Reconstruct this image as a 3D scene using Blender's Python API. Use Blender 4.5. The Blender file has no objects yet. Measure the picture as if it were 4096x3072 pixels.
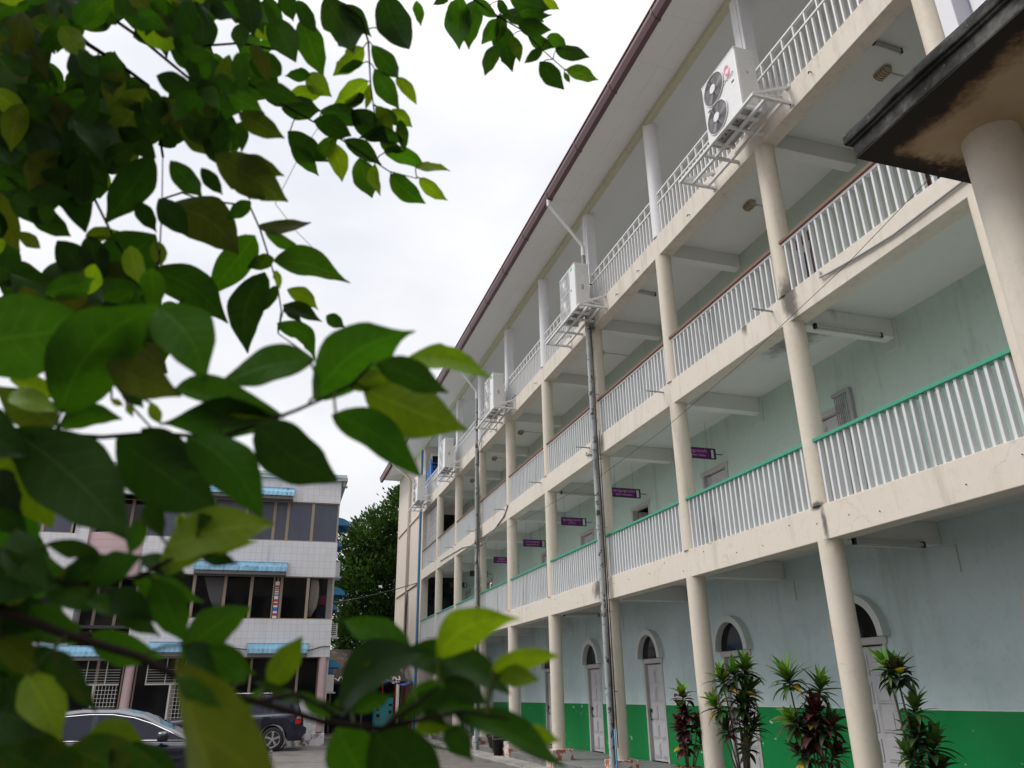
import bpy, bmesh, math, random
from mathutils import Vector, Matrix, noise
random.seed(11)
SC = bpy.context.scene
COL = SC.collection
R = math.radians

# ------------------------------------------------------------------ camera, sky, sun, exposure
cd = bpy.data.cameras.new('camera')
cam = bpy.data.objects.new('camera', cd)
COL.objects.link(cam)
CR, CU, CF = Vector((.9544710, -.2979523, -.0144769)), Vector((-.0988557, -.3617206, .9270306)), Vector((.2814475, .8833927, .3747061))
m = Matrix((CR, CU, -CF)).transposed().to_4x4()
m.translation = Vector((-7.27276, 0, 1.6435))
cam.matrix_world = m
cd.sensor_width = 36
cd.lens = 26.891
cd.clip_start = .05
cd.clip_end = 3000
cd.dof.use_dof = True
cd.dof.focus_distance = 14
cd.dof.aperture_fstop = 8
SC.camera = cam

SUN_EL, SUN_AZ = 50, 292        # azimuth measured from +Y towards +X
wd = bpy.data.worlds.new("World")
SC.world = wd
wd.use_nodes = True
nt = wd.node_tree
bg = nt.nodes['Background']
sky = nt.nodes.new('ShaderNodeTexSky')
sky.sky_type = 'NISHITA'
sky.sun_disc = False
sky.sun_elevation = R(SUN_EL)
sky.sun_rotation = R(SUN_AZ)
sky.air_density, sky.dust_density = 1.5, 3.0
tc = nt.nodes.new('ShaderNodeTexCoord')
sep = nt.nodes.new('ShaderNodeSeparateXYZ')
nt.links.new(tc.outputs['Generated'], sep.inputs[0])
mr = nt.nodes.new('ShaderNodeMapRange')           # overcast dome: brighter overhead
mr.inputs[1].default_value, mr.inputs[2].default_value = 0, 1
mr.inputs[3].default_value, mr.inputs[4].default_value = 8.8, 10.6
nt.links.new(sep.outputs[2], mr.inputs[0])
mz = nt.nodes.new('ShaderNodeMapRange')           # the cloud is thinnest and brightest round the zenith
mz.interpolation_type = 'SMOOTHSTEP'
for i_, v_ in ((1, .70), (2, .95), (3, 0), (4, 26)): mz.inputs[i_].default_value = v_
nt.links.new(sep.outputs[2], mz.inputs[0])
ms_ = nt.nodes.new('ShaderNodeMath')
nt.links.new(mr.outputs[0], ms_.inputs[0])
nt.links.new(mz.outputs[0], ms_.inputs[1])
mp = nt.nodes.new('ShaderNodeMapping')
mp.inputs['Scale'].default_value = (1.6, 1.6, 3.2)
nt.links.new(tc.outputs['Generated'], mp.inputs[0])
nz = nt.nodes.new('ShaderNodeTexNoise')
nz.inputs['Scale'].default_value = 1.7
nz.inputs['Detail'].default_value = 6
nz.inputs['Roughness'].default_value = .5
nt.links.new(mp.outputs[0], nz.inputs['Vector'])
cr = nt.nodes.new('ShaderNodeValToRGB')
cr.color_ramp.elements[0].position, cr.color_ramp.elements[0].color = .32, (.79, .81, .88, 1)
cr.color_ramp.elements[1].position, cr.color_ramp.elements[1].color = .62, (1.0, 1.0, 1.015, 1)
nt.links.new(nz.outputs[0], cr.inputs[0])
mul = nt.nodes.new('ShaderNodeVectorMath')
mul.operation = 'SCALE'
nt.links.new(cr.outputs[0], mul.inputs[0])
nt.links.new(ms_.outputs[0], mul.inputs['Scale'])
mx = nt.nodes.new('ShaderNodeMixRGB')
mx.inputs[0].default_value = .93
nt.links.new(sky.outputs[0], mx.inputs[1])
nt.links.new(mul.outputs[0], mx.inputs[2])
nt.links.new(mx.outputs[0], bg.inputs[0])
bg.inputs[1].default_value = .1

sd = bpy.data.lights.new('sun', 'SUN')
sd.energy = 1.5
sd.angle = R(22)
sd.color = (1, .96, .9)
sun = bpy.data.objects.new('sun', sd)
COL.objects.link(sun)
sv = Vector((math.sin(R(SUN_AZ)) * math.cos(R(SUN_EL)), math.cos(R(SUN_AZ)) * math.cos(R(SUN_EL)), math.sin(R(SUN_EL))))
sun.rotation_euler = sv.to_track_quat('Z', 'Y').to_euler()
SC.view_settings.view_transform = 'Standard'
SC.view_settings.look = 'None'
SC.view_settings.exposure = .14
SC.view_settings.gamma = 1
SC.render.resolution_x, SC.render.resolution_y = 1024, 768
SC.render.engine = 'CYCLES'
SC.cycles.max_bounces = 8
SC.cycles.transparent_max_bounces = 12
SC.cycles.caustics_reflective = SC.cycles.caustics_refractive = False

# ------------------------------------------------------------------ helpers
def wloc(o):
    v = Vector((0, 0, 0))
    while o:
        v = v + o.location
        o = o.parent
    return v

def tag(o, label=None, cat=None, group=None, kind=None):
    if label: o['label'] = label
    if cat: o['category'] = cat
    if group: o['group'] = group
    if kind: o['kind'] = kind
    return o

def thing(name, loc, label, cat, group=None):
    o = bpy.data.objects.new(name, None)
    o.empty_display_size = .1
    COL.objects.link(o)
    o.location = loc
    return tag(o, label, cat, group)

def copy_tree(o, parent=None):
    c = o.copy()
    COL.objects.link(c)
    c.parent = parent
    for ch in list(o.children):
        copy_tree(ch, c)
    return c

class MB:
    """collects shapes given in world coordinates and links them as one mesh object"""
    def __init__(s):
        s.v, s.f, s.mi, s.sm, s.uv = [], [], [], [], None
    def add(s, vs, fs, mi=0, smooth=False):
        k = len(s.v)
        s.v += [tuple(p) for p in vs]
        s.f += [tuple(i + k for i in f) for f in fs]
        s.mi += [mi] * len(fs)
        s.sm += [smooth] * len(fs)
        return s
    def box(s, x0, x1, y0, y1, z0, z1, mi=0):
        vs = [(x, y, z) for x in (x0, x1) for y in (y0, y1) for z in (z0, z1)]
        return s.add(vs, [(0, 1, 3, 2), (4, 6, 7, 5), (0, 4, 5, 1), (2, 3, 7, 6), (0, 2, 6, 4), (1, 5, 7, 3)], mi)
    def bar(s, a, b, w, h, mi=0, up=(0, 0, 1)):
        a, b = Vector(a), Vector(b)
        d = (b - a).normalized()
        u = Vector(up)
        if abs(d.dot(u)) > .98: u = Vector((1, 0, 0))
        x = d.cross(u).normalized() * w / 2
        z = x.cross(d).normalized() * h / 2
        vs = [p + sx * x + sz * z for p in (a, b) for sx, sz in ((-1, -1), (1, -1), (1, 1), (-1, 1))]
        return s.add(vs, [(0, 3, 2, 1), (4, 5, 6, 7), (0, 1, 5, 4), (1, 2, 6, 5), (2, 3, 7, 6), (3, 0, 4, 7)], mi)
    def tube(s, pts, r, n=8, r2=None, mi=0, cap=True):
        pts = [Vector(p) for p in pts]
        m_ = len(pts)
        vs, prev = [], None
        for i, p in enumerate(pts):
            d = (pts[min(i + 1, m_ - 1)] - pts[max(i - 1, 0)]).normalized()
            if prev is None:
                a = d.orthogonal().normalized()
            else:
                a = (prev - d * prev.dot(d)).normalized()
            prev = a
            b = d.cross(a)
            rr = r if r2 is None else r + (r2 - r) * i / max(1, m_ - 1)
            vs += [p + (a * math.cos(t) + b * math.sin(t)) * rr for t in [2 * math.pi * k / n for k in range(n)]]
        fs = [(i * n + k, i * n + (k + 1) % n, (i + 1) * n + (k + 1) % n, (i + 1) * n + k) for i in range(m_ - 1) for k in range(n)]
        s.add(vs, fs, mi, True)
        if cap:
            k0 = len(s.v) - len(vs)
            s.f += [tuple(k0 + k for k in reversed(range(n))), tuple(k0 + (m_ - 1) * n + k for k in range(n))]
            s.mi += [mi, mi]
            s.sm += [False, False]
        return s
    def lathe(s, c, prof, n=24, axis='z', mi=0, smooth=True):
        c = Vector(c)
        vs = []
        for r, h in prof:
            for k in range(n):
                t = 2 * math.pi * k / n
                p = (r * math.cos(t), r * math.sin(t), h)
                if axis == 'x': p = (h, p[0], p[1])
                if axis == 'y': p = (p[0], h, p[1])
                vs.append(c + Vector(p))
        m_ = len(prof)
        fs = [(i * n + k, i * n + (k + 1) % n, (i + 1) * n + (k + 1) % n, (i + 1) * n + k) for i in range(m_ - 1) for k in range(n)]
        return s.add(vs, fs, mi, smooth)
    def cyl(s, c, r, h0, h1, n=24, axis='z', mi=0):
        s.lathe(c, [(1e-4, h0), (r, h0)], n, axis, mi, False)
        s.lathe(c, [(r, h0), (r, h1)], n, axis, mi, True)
        return s.lathe(c, [(r, h1), (1e-4, h1)], n, axis, mi, False)
    def ring(s, c, r, t, n=24, axis='x', mi=0):
        c = Vector(c)
        pts = []
        for k in range(n + 1):
            a = 2 * math.pi * k / n
            q = (0, r * math.cos(a), r * math.sin(a)) if axis == 'x' else ((r * math.cos(a), 0, r * math.sin(a)) if axis == 'y' else (r * math.cos(a), r * math.sin(a), 0))
            pts.append(c + Vector(q))
        return s.tube(pts, t, 5, mi=mi, cap=False)
    def prism(s, poly, axis, a, b, mi=0):
        """poly of 2-D points extruded along an axis from a to b"""
        def P(p, t):
            return {'x': (t, p[0], p[1]), 'y': (p[0], t, p[1]), 'z': (p[0], p[1], t)}[axis]
        n = len(poly)
        vs = [P(p, a) for p in poly] + [P(p, b) for p in poly]
        fs = [tuple(range(n)), tuple(reversed(range(n, 2 * n)))] + [(i, i + n, (i + 1) % n + n, (i + 1) % n) for i in range(n)]
        return s.add(vs, fs, mi)
    def loft(s, rows, mi=0, smooth=True, close=False, flip=False):
        n = len(rows[0])
        vs = [p for r in rows for p in r]
        fs = []
        for i in range(len(rows) - 1):
            for k in range(n if close else n - 1):
                q = (i * n + k, i * n + (k + 1) % n, (i + 1) * n + (k + 1) % n, (i + 1) * n + k)
                fs.append(q[::-1] if flip else q)
        return s.add(vs, fs, mi, smooth)
    def build(s, name, mat, parent=None, bevel=0, fixn=True, solid=0):
        off = wloc(parent) if parent else Vector((0, 0, 0))
        me = bpy.data.meshes.new(name)
        me.from_pydata([(p[0] - off[0], p[1] - off[1], p[2] - off[2]) for p in s.v], [], s.f)
        for mt in (mat if isinstance(mat, (list, tuple)) else [mat]):
            me.materials.append(mt)
        me.polygons.foreach_set('material_index', s.mi)
        me.polygons.foreach_set('use_smooth', s.sm)
        if fixn:
            bm = bmesh.new()
            bm.from_mesh(me)
            bmesh.ops.recalc_face_normals(bm, faces=bm.faces)
            bm.to_mesh(me)
            bm.free()
        me.update()
        o = bpy.data.objects.new(name, me)
        COL.objects.link(o)
        o.parent = parent
        if bevel:
            b = o.modifiers.new('bevel', 'BEVEL')
            b.width = bevel
            b.segments = 2
            b.limit_method = 'ANGLE'
            b.angle_limit = R(50)
        if solid:
            b = o.modifiers.new('solid', 'SOLIDIFY')
            b.thickness = solid
        return o

def text_mesh(name, body, size, mat, parent, loc, rot, align='CENTER', ext=.001, sx=1, sy=1):
    cu = bpy.data.curves.new(name, 'FONT')
    cu.body = body
    cu.size = size
    cu.align_x = align
    cu.align_y = 'CENTER'
    cu.extrude = ext
    cu.resolution_u = 2
    t = bpy.data.objects.new(name, cu)
    me = bpy.data.meshes.new_from_object(t)
    bpy.data.objects.remove(t)
    M_ = Matrix.Translation(Vector(loc)) @ rot.to_4x4() @ Matrix.Diagonal((sx, sy, 1, 1))
    me.transform(M_)
    me.materials.clear()
    me.materials.append(mat)
    o = bpy.data.objects.new(name, me)
    COL.objects.link(o)
    o.parent = parent
    return o

# ------------------------------------------------------------------ materials
def new_mat(name):
    mt = bpy.data.materials.new(name)
    mt.use_nodes = True
    n = mt.node_tree
    return mt, n, n.nodes['Principled BSDF']

def N(n, t, **k):
    x = n.nodes.new('ShaderNode' + t)
    for a, b in k.items():
        setattr(x, a, b)
    return x

def mixc(n, fac, a, b, mode='MIX'):
    x = N(n, 'MixRGB', blend_type=mode)
    for i, v in ((0, fac), (1, a), (2, b)):
        if isinstance(v, (int, float)): x.inputs[i].default_value = v
        elif isinstance(v, tuple): x.inputs[i].default_value = (*v, 1) if len(v) == 3 else v
        else: n.links.new(v, x.inputs[i])
    return x.outputs[0]

def ramp(n, src, p0, p1, v0=0., v1=1.):
    x = N(n, 'MapRange', clamp=True)
    x.interpolation_type = 'SMOOTHSTEP'
    for i, v in ((1, p0), (2, p1), (3, v0), (4, v1)): x.inputs[i].default_value = v
    n.links.new(src, x.inputs[0])
    return x.outputs[0]

def noise_n(n, vec, scale, detail=5, rough=.55, stretch=None):
    x = N(n, 'TexNoise')
    x.inputs['Scale'].default_value = scale
    x.inputs['Detail'].default_value = detail
    x.inputs['Roughness'].default_value = rough
    if stretch:
        m_ = N(n, 'Mapping')
        m_.inputs['Scale'].default_value = stretch
        n.links.new(vec, m_.inputs[0])
        vec = m_.outputs[0]
    n.links.new(vec, x.inputs['Vector'])
    return x.outputs[0]

def mathn(n, op, a, b):
    x = N(n, 'Math', operation=op)
    for i, v in ((0, a), (1, b)):
        if isinstance(v, (int, float)): x.inputs[i].default_value = v
        else: n.links.new(v, x.inputs[i])
    return x.outputs[0]

def paint(name, col, rough=.65, var=.14, warm=(.55, .48, .38), streak=.12, spots=(), spotcol=(.085, .078, .062), bump=.15, chips=None, spec=.3, drips=(), cracks=0):
    mt, n, p = new_mat(name)
    pos = N(n, 'NewGeometry').outputs['Position']
    big = noise_n(n, pos, .55, 6, .6)
    fine = noise_n(n, pos, 9, 5, .65)
    st = noise_n(n, pos, 3.0, 4, .6, (1, 1, .12))
    dark = tuple(c * .72 for c in col)
    c = mixc(n, ramp(n, big, .35, .72, 0, var * 2.2), col, tuple(a * .55 + b * .45 * sum(col) / 1.6 for a, b in zip(col, warm)))
    c = mixc(n, ramp(n, fine, .48, .75, 0, var * 1.6), c, dark)
    c = mixc(n, ramp(n, st, .55, .8, 0, streak * 2.0), c, tuple(a * .5 for a in warm))
    if cracks:
        vo = N(n, 'TexVoronoi', feature='DISTANCE_TO_EDGE')
        vo.inputs['Scale'].default_value = .9
        wv = N(n, 'VectorMath', operation='ADD')
        wn = N(n, 'TexNoise')
        wn.inputs['Scale'].default_value = 2.2
        wn.inputs['Detail'].default_value = 7
        n.links.new(pos, wn.inputs['Vector'])
        n.links.new(pos, wv.inputs[0])
        n.links.new(wn.outputs['Color'], wv.inputs[1])
        n.links.new(wv.outputs[0], vo.inputs['Vector'])
        cm = mathn(n, 'MULTIPLY', ramp(n, vo.outputs['Distance'], .012, .002, 0, cracks), ramp(n, noise_n(n, pos, .8, 3, .5), .5, .6))
        c = mixc(n, cm, c, (.16, .14, .12))
        pt = ramp(n, noise_n(n, pos, .9, 8, .66), .55, .60, 0, .30)
        c = mixc(n, pt, c, tuple(min(.9, a * 1.04 + .02) for a in (col[0], col[1] * .985, col[2] * 1.07)))
    if drips:
        sp0 = N(n, 'SeparateXYZ')
        n.links.new(pos, sp0.inputs[0])
        dn = noise_n(n, pos, 7.0, 6, .7, (1, 1, .10))
        for zt in drips:
            near_ = ramp(n, mathn(n, 'SUBTRACT', zt, sp0.outputs[2]), .42, .0)
            below = ramp(n, mathn(n, 'SUBTRACT', zt, sp0.outputs[2]), -.02, -.01, 1, 0)
            e0 = mathn(n, 'ADD', mathn(n, 'MULTIPLY', near_, .36), mathn(n, 'MULTIPLY', mathn(n, 'SUBTRACT', dn, .5), 1.3))
            c = mixc(n, mathn(n, 'MULTIPLY', mathn(n, 'MULTIPLY', ramp(n, e0, .34, .75), below), .26), c, (.20, .175, .14))
    if chips:
        ch = noise_n(n, pos, 5.5, 8, .7)
        c = mixc(n, ramp(n, ch, chips[0], chips[0] + .012), c, chips[1])
    if spots:
        sn = noise_n(n, pos, 5, 7, .72, (1, 1, .45))
        tot = None
        for ce, ra, k in spots:
            s_ = N(n, 'VectorMath', operation='SUBTRACT')
            n.links.new(pos, s_.inputs[0])
            s_.inputs[1].default_value = ce
            d_ = N(n, 'VectorMath', operation='DIVIDE')
            n.links.new(s_.outputs[0], d_.inputs[0])
            d_.inputs[1].default_value = ra
            l_ = N(n, 'VectorMath', operation='LENGTH')
            n.links.new(d_.outputs[0], l_.inputs[0])
            f_ = ramp(n, l_.outputs['Value'], 1.0, .1, 0, k)
            tot = f_ if tot is None else mathn(n, 'MAXIMUM', tot, f_)
        e_ = mathn(n, 'ADD', tot, mathn(n, 'MULTIPLY', mathn(n, 'SUBTRACT', sn, .5), 1.5))
        fac = mathn(n, 'MULTIPLY', ramp(n, e_, .22, .95), ramp(n, tot, .0, .25))
        c = mixc(n, mathn(n, 'MULTIPLY', fac, .92), c, spotcol)
    n.links.new(c, p.inputs['Base Color'])
    p.inputs['Roughness'].default_value = rough
    p.inputs['Specular IOR Level'].default_value = spec
    if bump:
        b_ = N(n, 'Bump')
        b_.inputs['Strength'].default_value = bump
        b_.inputs['Distance'].default_value = .01
        n.links.new(noise_n(n, pos, 26, 4, .6), b_.inputs['Height'])
        n.links.new(b_.outputs[0], p.inputs['Normal'])
    return mt

def plain(name, col, rough=.5, metal=0., spec=.5, coat=0., emit=None):
    mt, n, p = new_mat(name)
    pos = N(n, 'NewGeometry').outputs['Position']
    c = mixc(n, ramp(n, noise_n(n, pos, 14, 5, .65), .45, .75, 0, .35), col, tuple(a * .7 for a in col))
    n.links.new(c, p.inputs['Base Color'])
    p.inputs['Roughness'].default_value = rough
    p.inputs['Metallic'].default_value = metal
    p.inputs['Specular IOR Level'].default_value = spec
    p.inputs['Coat Weight'].default_value = coat
    p.inputs['Coat Roughness'].default_value = .04
    return mt

Y0 = 8.672
BAY = 3.6
CY = {-1: 5.25}
for i in list(range(0, 8)): CY[i] = Y0 + BAY * i
CY[-2], CY[-3] = 1.6, -2.0

M = {}
mould_c2 = [((-.16, CY[2] - .0, z), (.2, .20, 2.7), 1.3) for z in (2.0, 5.4, 8.6)] + [((-.2, CY[2] + .05, 7.0), (.3, .75, .5), 1.2), ((-.2, CY[2] + .25, 3.8), (.3, .8, .5), 1.2), ((-.2, CY[2] - .1, 10.2), (.3, .35, .5), 1.2)]
mould_c5 = [((-.16, CY[5] - .02, z), (.2, .24, 2.7), 1.35) for z in (1.2, 4.6, 7.6)] + [((-.2, CY[5], 6.9), (.3, .9, .6), 1.2)]
mould_c0 = [((-.15, CY[0] - .16, 7.15), (.3, .36, .75), .95), ((-.15, CY[0] - .14, 7.0), (.2, .22, .4), 1.0), ((-.15, CY[0] - .10, 3.72), (.2, .10, .5), .9), ((-.15, 8.66, 3.97), (.25, .26, .10), .9), ((-.15, 9.7, 7.2), (.2, .15, .3), .7)]
M['beam'] = paint('beige_beam_paint', (.70, .64, .56), .6, .18, streak=.20, cracks=.2, drips=(3.97, 7.23), spots=mould_c2 + mould_c5 + mould_c0 + [((-.15, 14.95, 3.5), (.2, 3, .5), .22), ((-.15, 11, 3.98), (.2, 3, .08), .4)])
M['column'] = paint('cream_column_paint', (.69, .625, .525), .55, .19, streak=.26, cracks=.15, spots=mould_c2 + mould_c5 + mould_c0)
M['white_column'] = paint('white_column_paint', (.78, .78, .80), .5, .06, streak=.04)
M['ceiling'] = paint('ceiling_paint', (.70, .71, .70), .8, .10, streak=0, spots=[((.75, 9.5, 7.05), (.8, 1.6, .5), .85), ((.6, 16.4, 7.05), (.6, .9, .5), .85)], spotcol=(.22, .22, .21))
M['eave_soffit'] = paint('soffit_board_paint', (.82, .82, .81), .7, .06, streak=0)
M['yellow_trim'] = paint('yellowed_trim_paint', (.56, .55, .38), .7, .2, streak=.2)
M['inner_upper'] = paint('mint_wall_paint', (.56, .70, .635), .7, .18, streak=.16, warm=(.38, .42, .36), spots=[((1.8, 7.3, 5.9), (.4, 1.6, .5), .3)], spotcol=(.25, .3, .27))
M['inner_second'] = paint('grey_green_wall_paint', (.52, .60, .52), .7, .16, streak=.14, warm=(.38, .42, .36))
M['inner_top'] = paint('white_wall_paint', (.74, .77, .77), .7, .06, streak=.04)
M['end_wall'] = paint('pinkish_end_wall_paint', (.66, .58, .51), .7, .10, streak=.22)
M['rail'] = paint('white_rail_paint', (.80, .80, .80), .45, .05, streak=.05, bump=.05)
M['fin'] = paint('lavender_fin_paint', (.74, .74, .80), .55, .10, streak=.16)
M['slat'] = paint('grey_white_slat_paint', (.70, .715, .73), .6, .12, streak=.3, warm=(.3, .3, .3))
M['handrail_green'] = paint('green_handrail_paint', (.055, .33, .215), .5, .06, streak=0)
M['handrail_brown'] = paint('brown_handrail_paint', (.21, .105, .07), .5, .2, streak=0)
M['gutter'] = paint('maroon_gutter_paint', (.115, .045, .058), .4, .2, streak=.1, bump=.03, spec=.5)
M['dark_metal'] = plain('dark_metal', (.03, .03, .032), .5)
M['roof'] = paint('roof_sheet', (.16, .07, .06), .6, .2)
M['door'] = paint('greyed_white_door_paint', (.56, .555, .58), .6, .16, streak=.3, warm=(.25, .23, .22))
M['door_frame'] = paint('greyed_frame_paint', (.50, .49, .48), .6, .18, streak=.3, warm=(.3, .27, .22))
M['hood'] = paint('arch_hood_paint', (.62, .67, .66), .65, .1, streak=.1)
M['hull'] = paint('rear_wall_paint', (.55, .5, .44), .7)

def dado_mat():
    mt, n, p = new_mat('aqua_wall_with_green_dado')
    pos = N(n, 'NewGeometry').outputs['Position']
    sp = N(n, 'SeparateXYZ')
    n.links.new(pos, sp.inputs[0])
    big = noise_n(n, pos, .7, 6, .6)
    fine = noise_n(n, pos, 8, 5, .65)
    st = noise_n(n, pos, 3, 4, .6, (1, 1, .12))
    aq = mixc(n, ramp(n, big, .42, .62, 0, .6), (.585, .71, .735), (.47, .60, .59))
    aq = mixc(n, ramp(n, fine, .5, .75, 0, .35), aq, (.40, .47, .47))
    aq = mixc(n, ramp(n, st, .54, .8, 0, .42), aq, (.3, .34, .31))
    aq = mixc(n, ramp(n, noise_n(n, pos, 1.3, 8, .7), .60, .66, 0, .35), aq, (.64, .74, .73))
    gr = mixc(n, ramp(n, big, .35, .75, 0, .5), (.003, .25, .06), (.002, .18, .045))
    gr = mixc(n, ramp(n, fine, .5, .8, 0, .25), gr, (.004, .12, .04))
    ch = noise_n(n, pos, 4.2, 8, .62, (1, 1, 1.7))
    gr = mixc(n, ramp(n, ch, .665, .672), gr, (.62, .66, .64))
    edge = mathn(n, 'ADD', sp.outputs[2], mathn(n, 'MULTIPLY', mathn(n, 'SUBTRACT', fine, .5), .01))
    c = mixc(n, ramp(n, edge, 1.336, 1.340), gr, (.72, .74, .72))
    c = mixc(n, ramp(n, edge, 1.350, 1.356), c, aq)
    n.links.new(c, p.inputs['Base Color'])
    n.links.new(ramp(n, edge, 1.33, 1.34, .32, .7), p.inputs['Roughness'])
    p.inputs['Specular IOR Level'].default_value = .35
    return mt
M['dado'] = dado_mat()

def glass_mat(name, col, rough=.05, trans=0.):
    mt, n, p = new_mat(name)
    pos = N(n, 'NewGeometry').outputs['Position']
    c = mixc(n, ramp(n, noise_n(n, pos, 1.2, 5, .6, (1, 1, .3)), .4, .75, 0, .5), col, tuple(a * .6 for a in col))
    n.links.new(c, p.inputs['Base Color'])
    p.inputs['Roughness'].default_value = rough
    p.inputs['Specular IOR Level'].default_value = .35
    if trans:
        tr = N(n, 'BsdfTransparent')
        ms = N(n, 'MixShader')
        ms.inputs[0].default_value = trans
        n.links.new(p.outputs[0], ms.inputs[1])
        n.links.new(tr.outputs[0], ms.inputs[2])
        n.links.new(ms.outputs[0], n.nodes['Material Output'].inputs[0])
    return mt
M['dark_glass'] = glass_mat('dark_glass', (.006, .0065, .008), .06)
M['film_glass'] = glass_mat('grey_filmed_glass', (.085, .09, .125), .28)
M['clear_glass'] = glass_mat('smoky_glass', (.006, .0065, .009), .03, .72)
M['ac_white'] = plain('white_enamel', (.76, .76, .76), .35)
M['ac_side'] = plain('offwhite_enamel', (.70, .69, .66), .4)
M['grille'] = plain('grey_wire', (.36, .36, .37), .45)
M['fan_dark'] = plain('fan_recess', (.10, .10, .105), .6)
M['pink'] = plain('pink_logo_paint', (.75, .16, .28), .5)
M['grey_text'] = plain('grey_logo_paint', (.22, .22, .23), .5)
M['teal'] = plain('teal_logo_paint', (.12, .62, .46), .5)
M['galv'] = paint('white_bracket_paint', (.72, .72, .72), .45, .12, streak=.15, bump=0)
M['sign_purple'] = plain('purple_sign_face', (.19, .006, .21), .45)
M['sign_text'] = plain('white_sign_letters', (.62, .55, .62), .5)
M['black'] = plain('black_plastic', (.012, .012, .013), .45)
M['pvc'] = paint('weathered_white_pvc', (.46, .48, .48), .5, .3, streak=.6, warm=(.08, .08, .07), bump=0, chips=(.56, (.06, .058, .05)))
M['blue_pipe'] = plain('blue_pvc', (.05, .25, .45), .45)
M['lamp'] = plain('yellowed_lamp_cover', (.40, .33, .22), .4)
M['tube'] = plain('grey_light_batten', (.50, .50, .48), .5)
M['cable'] = plain('black_cable', (.02, .02, .02), .6)
# ------------------------------------------------------------------ ground
def ground_mat(name, a, b, wet, sc=1.0):
    mt, n, p = new_mat(name)
    pos = N(n, 'NewGeometry').outputs['Position']
    big = noise_n(n, pos, .35 * sc, 7, .62)
    f = noise_n(n, pos, 40, 4, .7)
    c = mixc(n, ramp(n, big, .35, .68), a, b)
    c = mixc(n, ramp(n, f, .4, .75, 0, .45), c, tuple(v * .6 for v in a))
    ck = N(n, 'TexVoronoi', feature='DISTANCE_TO_EDGE')
    ck.inputs['Scale'].default_value = .55
    w_ = N(n, 'VectorMath', operation='ADD')
    n.links.new(pos, w_.inputs[0])
    wn = N(n, 'TexNoise')
    wn.inputs['Scale'].default_value = 1.1
    wn.inputs['Detail'].default_value = 6
    n.links.new(pos, wn.inputs['Vector'])
    n.links.new(wn.outputs['Color'], w_.inputs[1])
    n.links.new(w_.outputs[0], ck.inputs['Vector'])
    c = mixc(n, ramp(n, ck.outputs['Distance'], .012, .0, 0, .6), c, (.03, .03, .028))
    n.links.new(c, p.inputs['Base Color'])
    n.links.new(ramp(n, big, .4, .62, wet, .9), p.inputs['Roughness'])
    b_ = N(n, 'Bump')
    b_.inputs['Strength'].default_value = .35
    b_.inputs['Distance'].default_value = .01
    n.links.new(f, b_.inputs['Height'])
    n.links.new(b_.outputs[0], p.inputs['Normal'])
    return mt
M['road'] = ground_mat('worn_damp_concrete', (.165, .148, .135), (.105, .095, .09), .32)
M['earth'] = ground_mat('bare_ground', (.11, .095, .075), (.07, .062, .05), .7)
M['floor'] = ground_mat('corridor_concrete', (.20, .20, .195), (.14, .14, .135), .45, 1.6)
M['kerb'] = ground_mat('kerb_concrete', (.33, .31, .29), (.18, .17, .155), .8, 3)

tag(MB().add([(-500, -500, -.068), (500, -500, -.068), (500, 500, -.068), (-500, 500, -.068)], [(0, 1, 2, 3)]).build('ground', M['earth']), kind='structure')
tag(MB().add([(-40, -14, .0), (-3, -14, .0), (-.9, -14, -.06), (-40, 46, .0), (-3, 46, .0), (-.9, 46, -.06)], [(0, 1, 4, 3), (1, 2, 5, 4)]).build('road', M['road']), kind='structure')
k = MB()
k.box(-.92, -.22, -8, 37.2, -.3, -.03)
for j in range(24):                                   # drain covers with open joints
    y = -7 + j * 1.85
    k.box(-.74, -.40, y, y + 1.8, -.03, -.018)
tag(k.build('drain_strip', M['kerb'], bevel=.006), kind='structure')
tag(MB().box(-.22, 1.8, -8, 37.2, -.3, .12).build('corridor_floor', M['floor'], bevel=.012), kind='structure')
gr = MB()
rg = random.Random(5)
for j in range(900):
    y = rg.uniform(25.2, 35.5)
    x = -.98 + rg.gauss(0, .10) - (.15 if y > 27.5 else 0)
    h = rg.uniform(.03, .13)
    a = rg.uniform(0, 6.28)
    dx, dy = math.cos(a) * .012, math.sin(a) * .012
    lx, ly = rg.uniform(-.05, .05), rg.uniform(-.05, .05)
    gr.add([(x - dx, y - dy, -.06), (x + dx, y + dy, -.06), (x + lx, y + ly, h - .06)], [(0, 1, 2)])
M['grass'] = plain('short_grass', (.07, .13, .03), .8)
tag(gr.build('grass', M['grass'], fixn=False), label='thin line of short grass along the far kerb of the road', kind='stuff')

# ------------------------------------------------------------------ school building
school = thing('school_building', (.8, 20, 0), 'long three-tier beige school block with round columns and open railed balconies above a green dado', 'building')
B = [(3.50, 3.97), (6.77, 7.23), (10.06, 10.53)]
YN, YE, YW = -5.6, 37.3, 45.0
XW = 1.8
TOPZ = 13.47
for z0, z1 in B:
    MB().box(-.13, .15, YN, YE, z0, z1).build('floor_beam', M['beam'], school, bevel=.008)
for (z0, z1), zb in zip(B, (3.82, 7.06, 10.37)):
    MB().box(.15, 8, YN, YE, zb, z1 - .01).build('floor_slab', M['ceiling'], school)
    for i in CY:
        MB().box(.15, XW, CY[i] - .11, CY[i] + .11, zb - .32, zb).build('cross_beam', M['ceiling'], school, bevel=.01)

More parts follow.
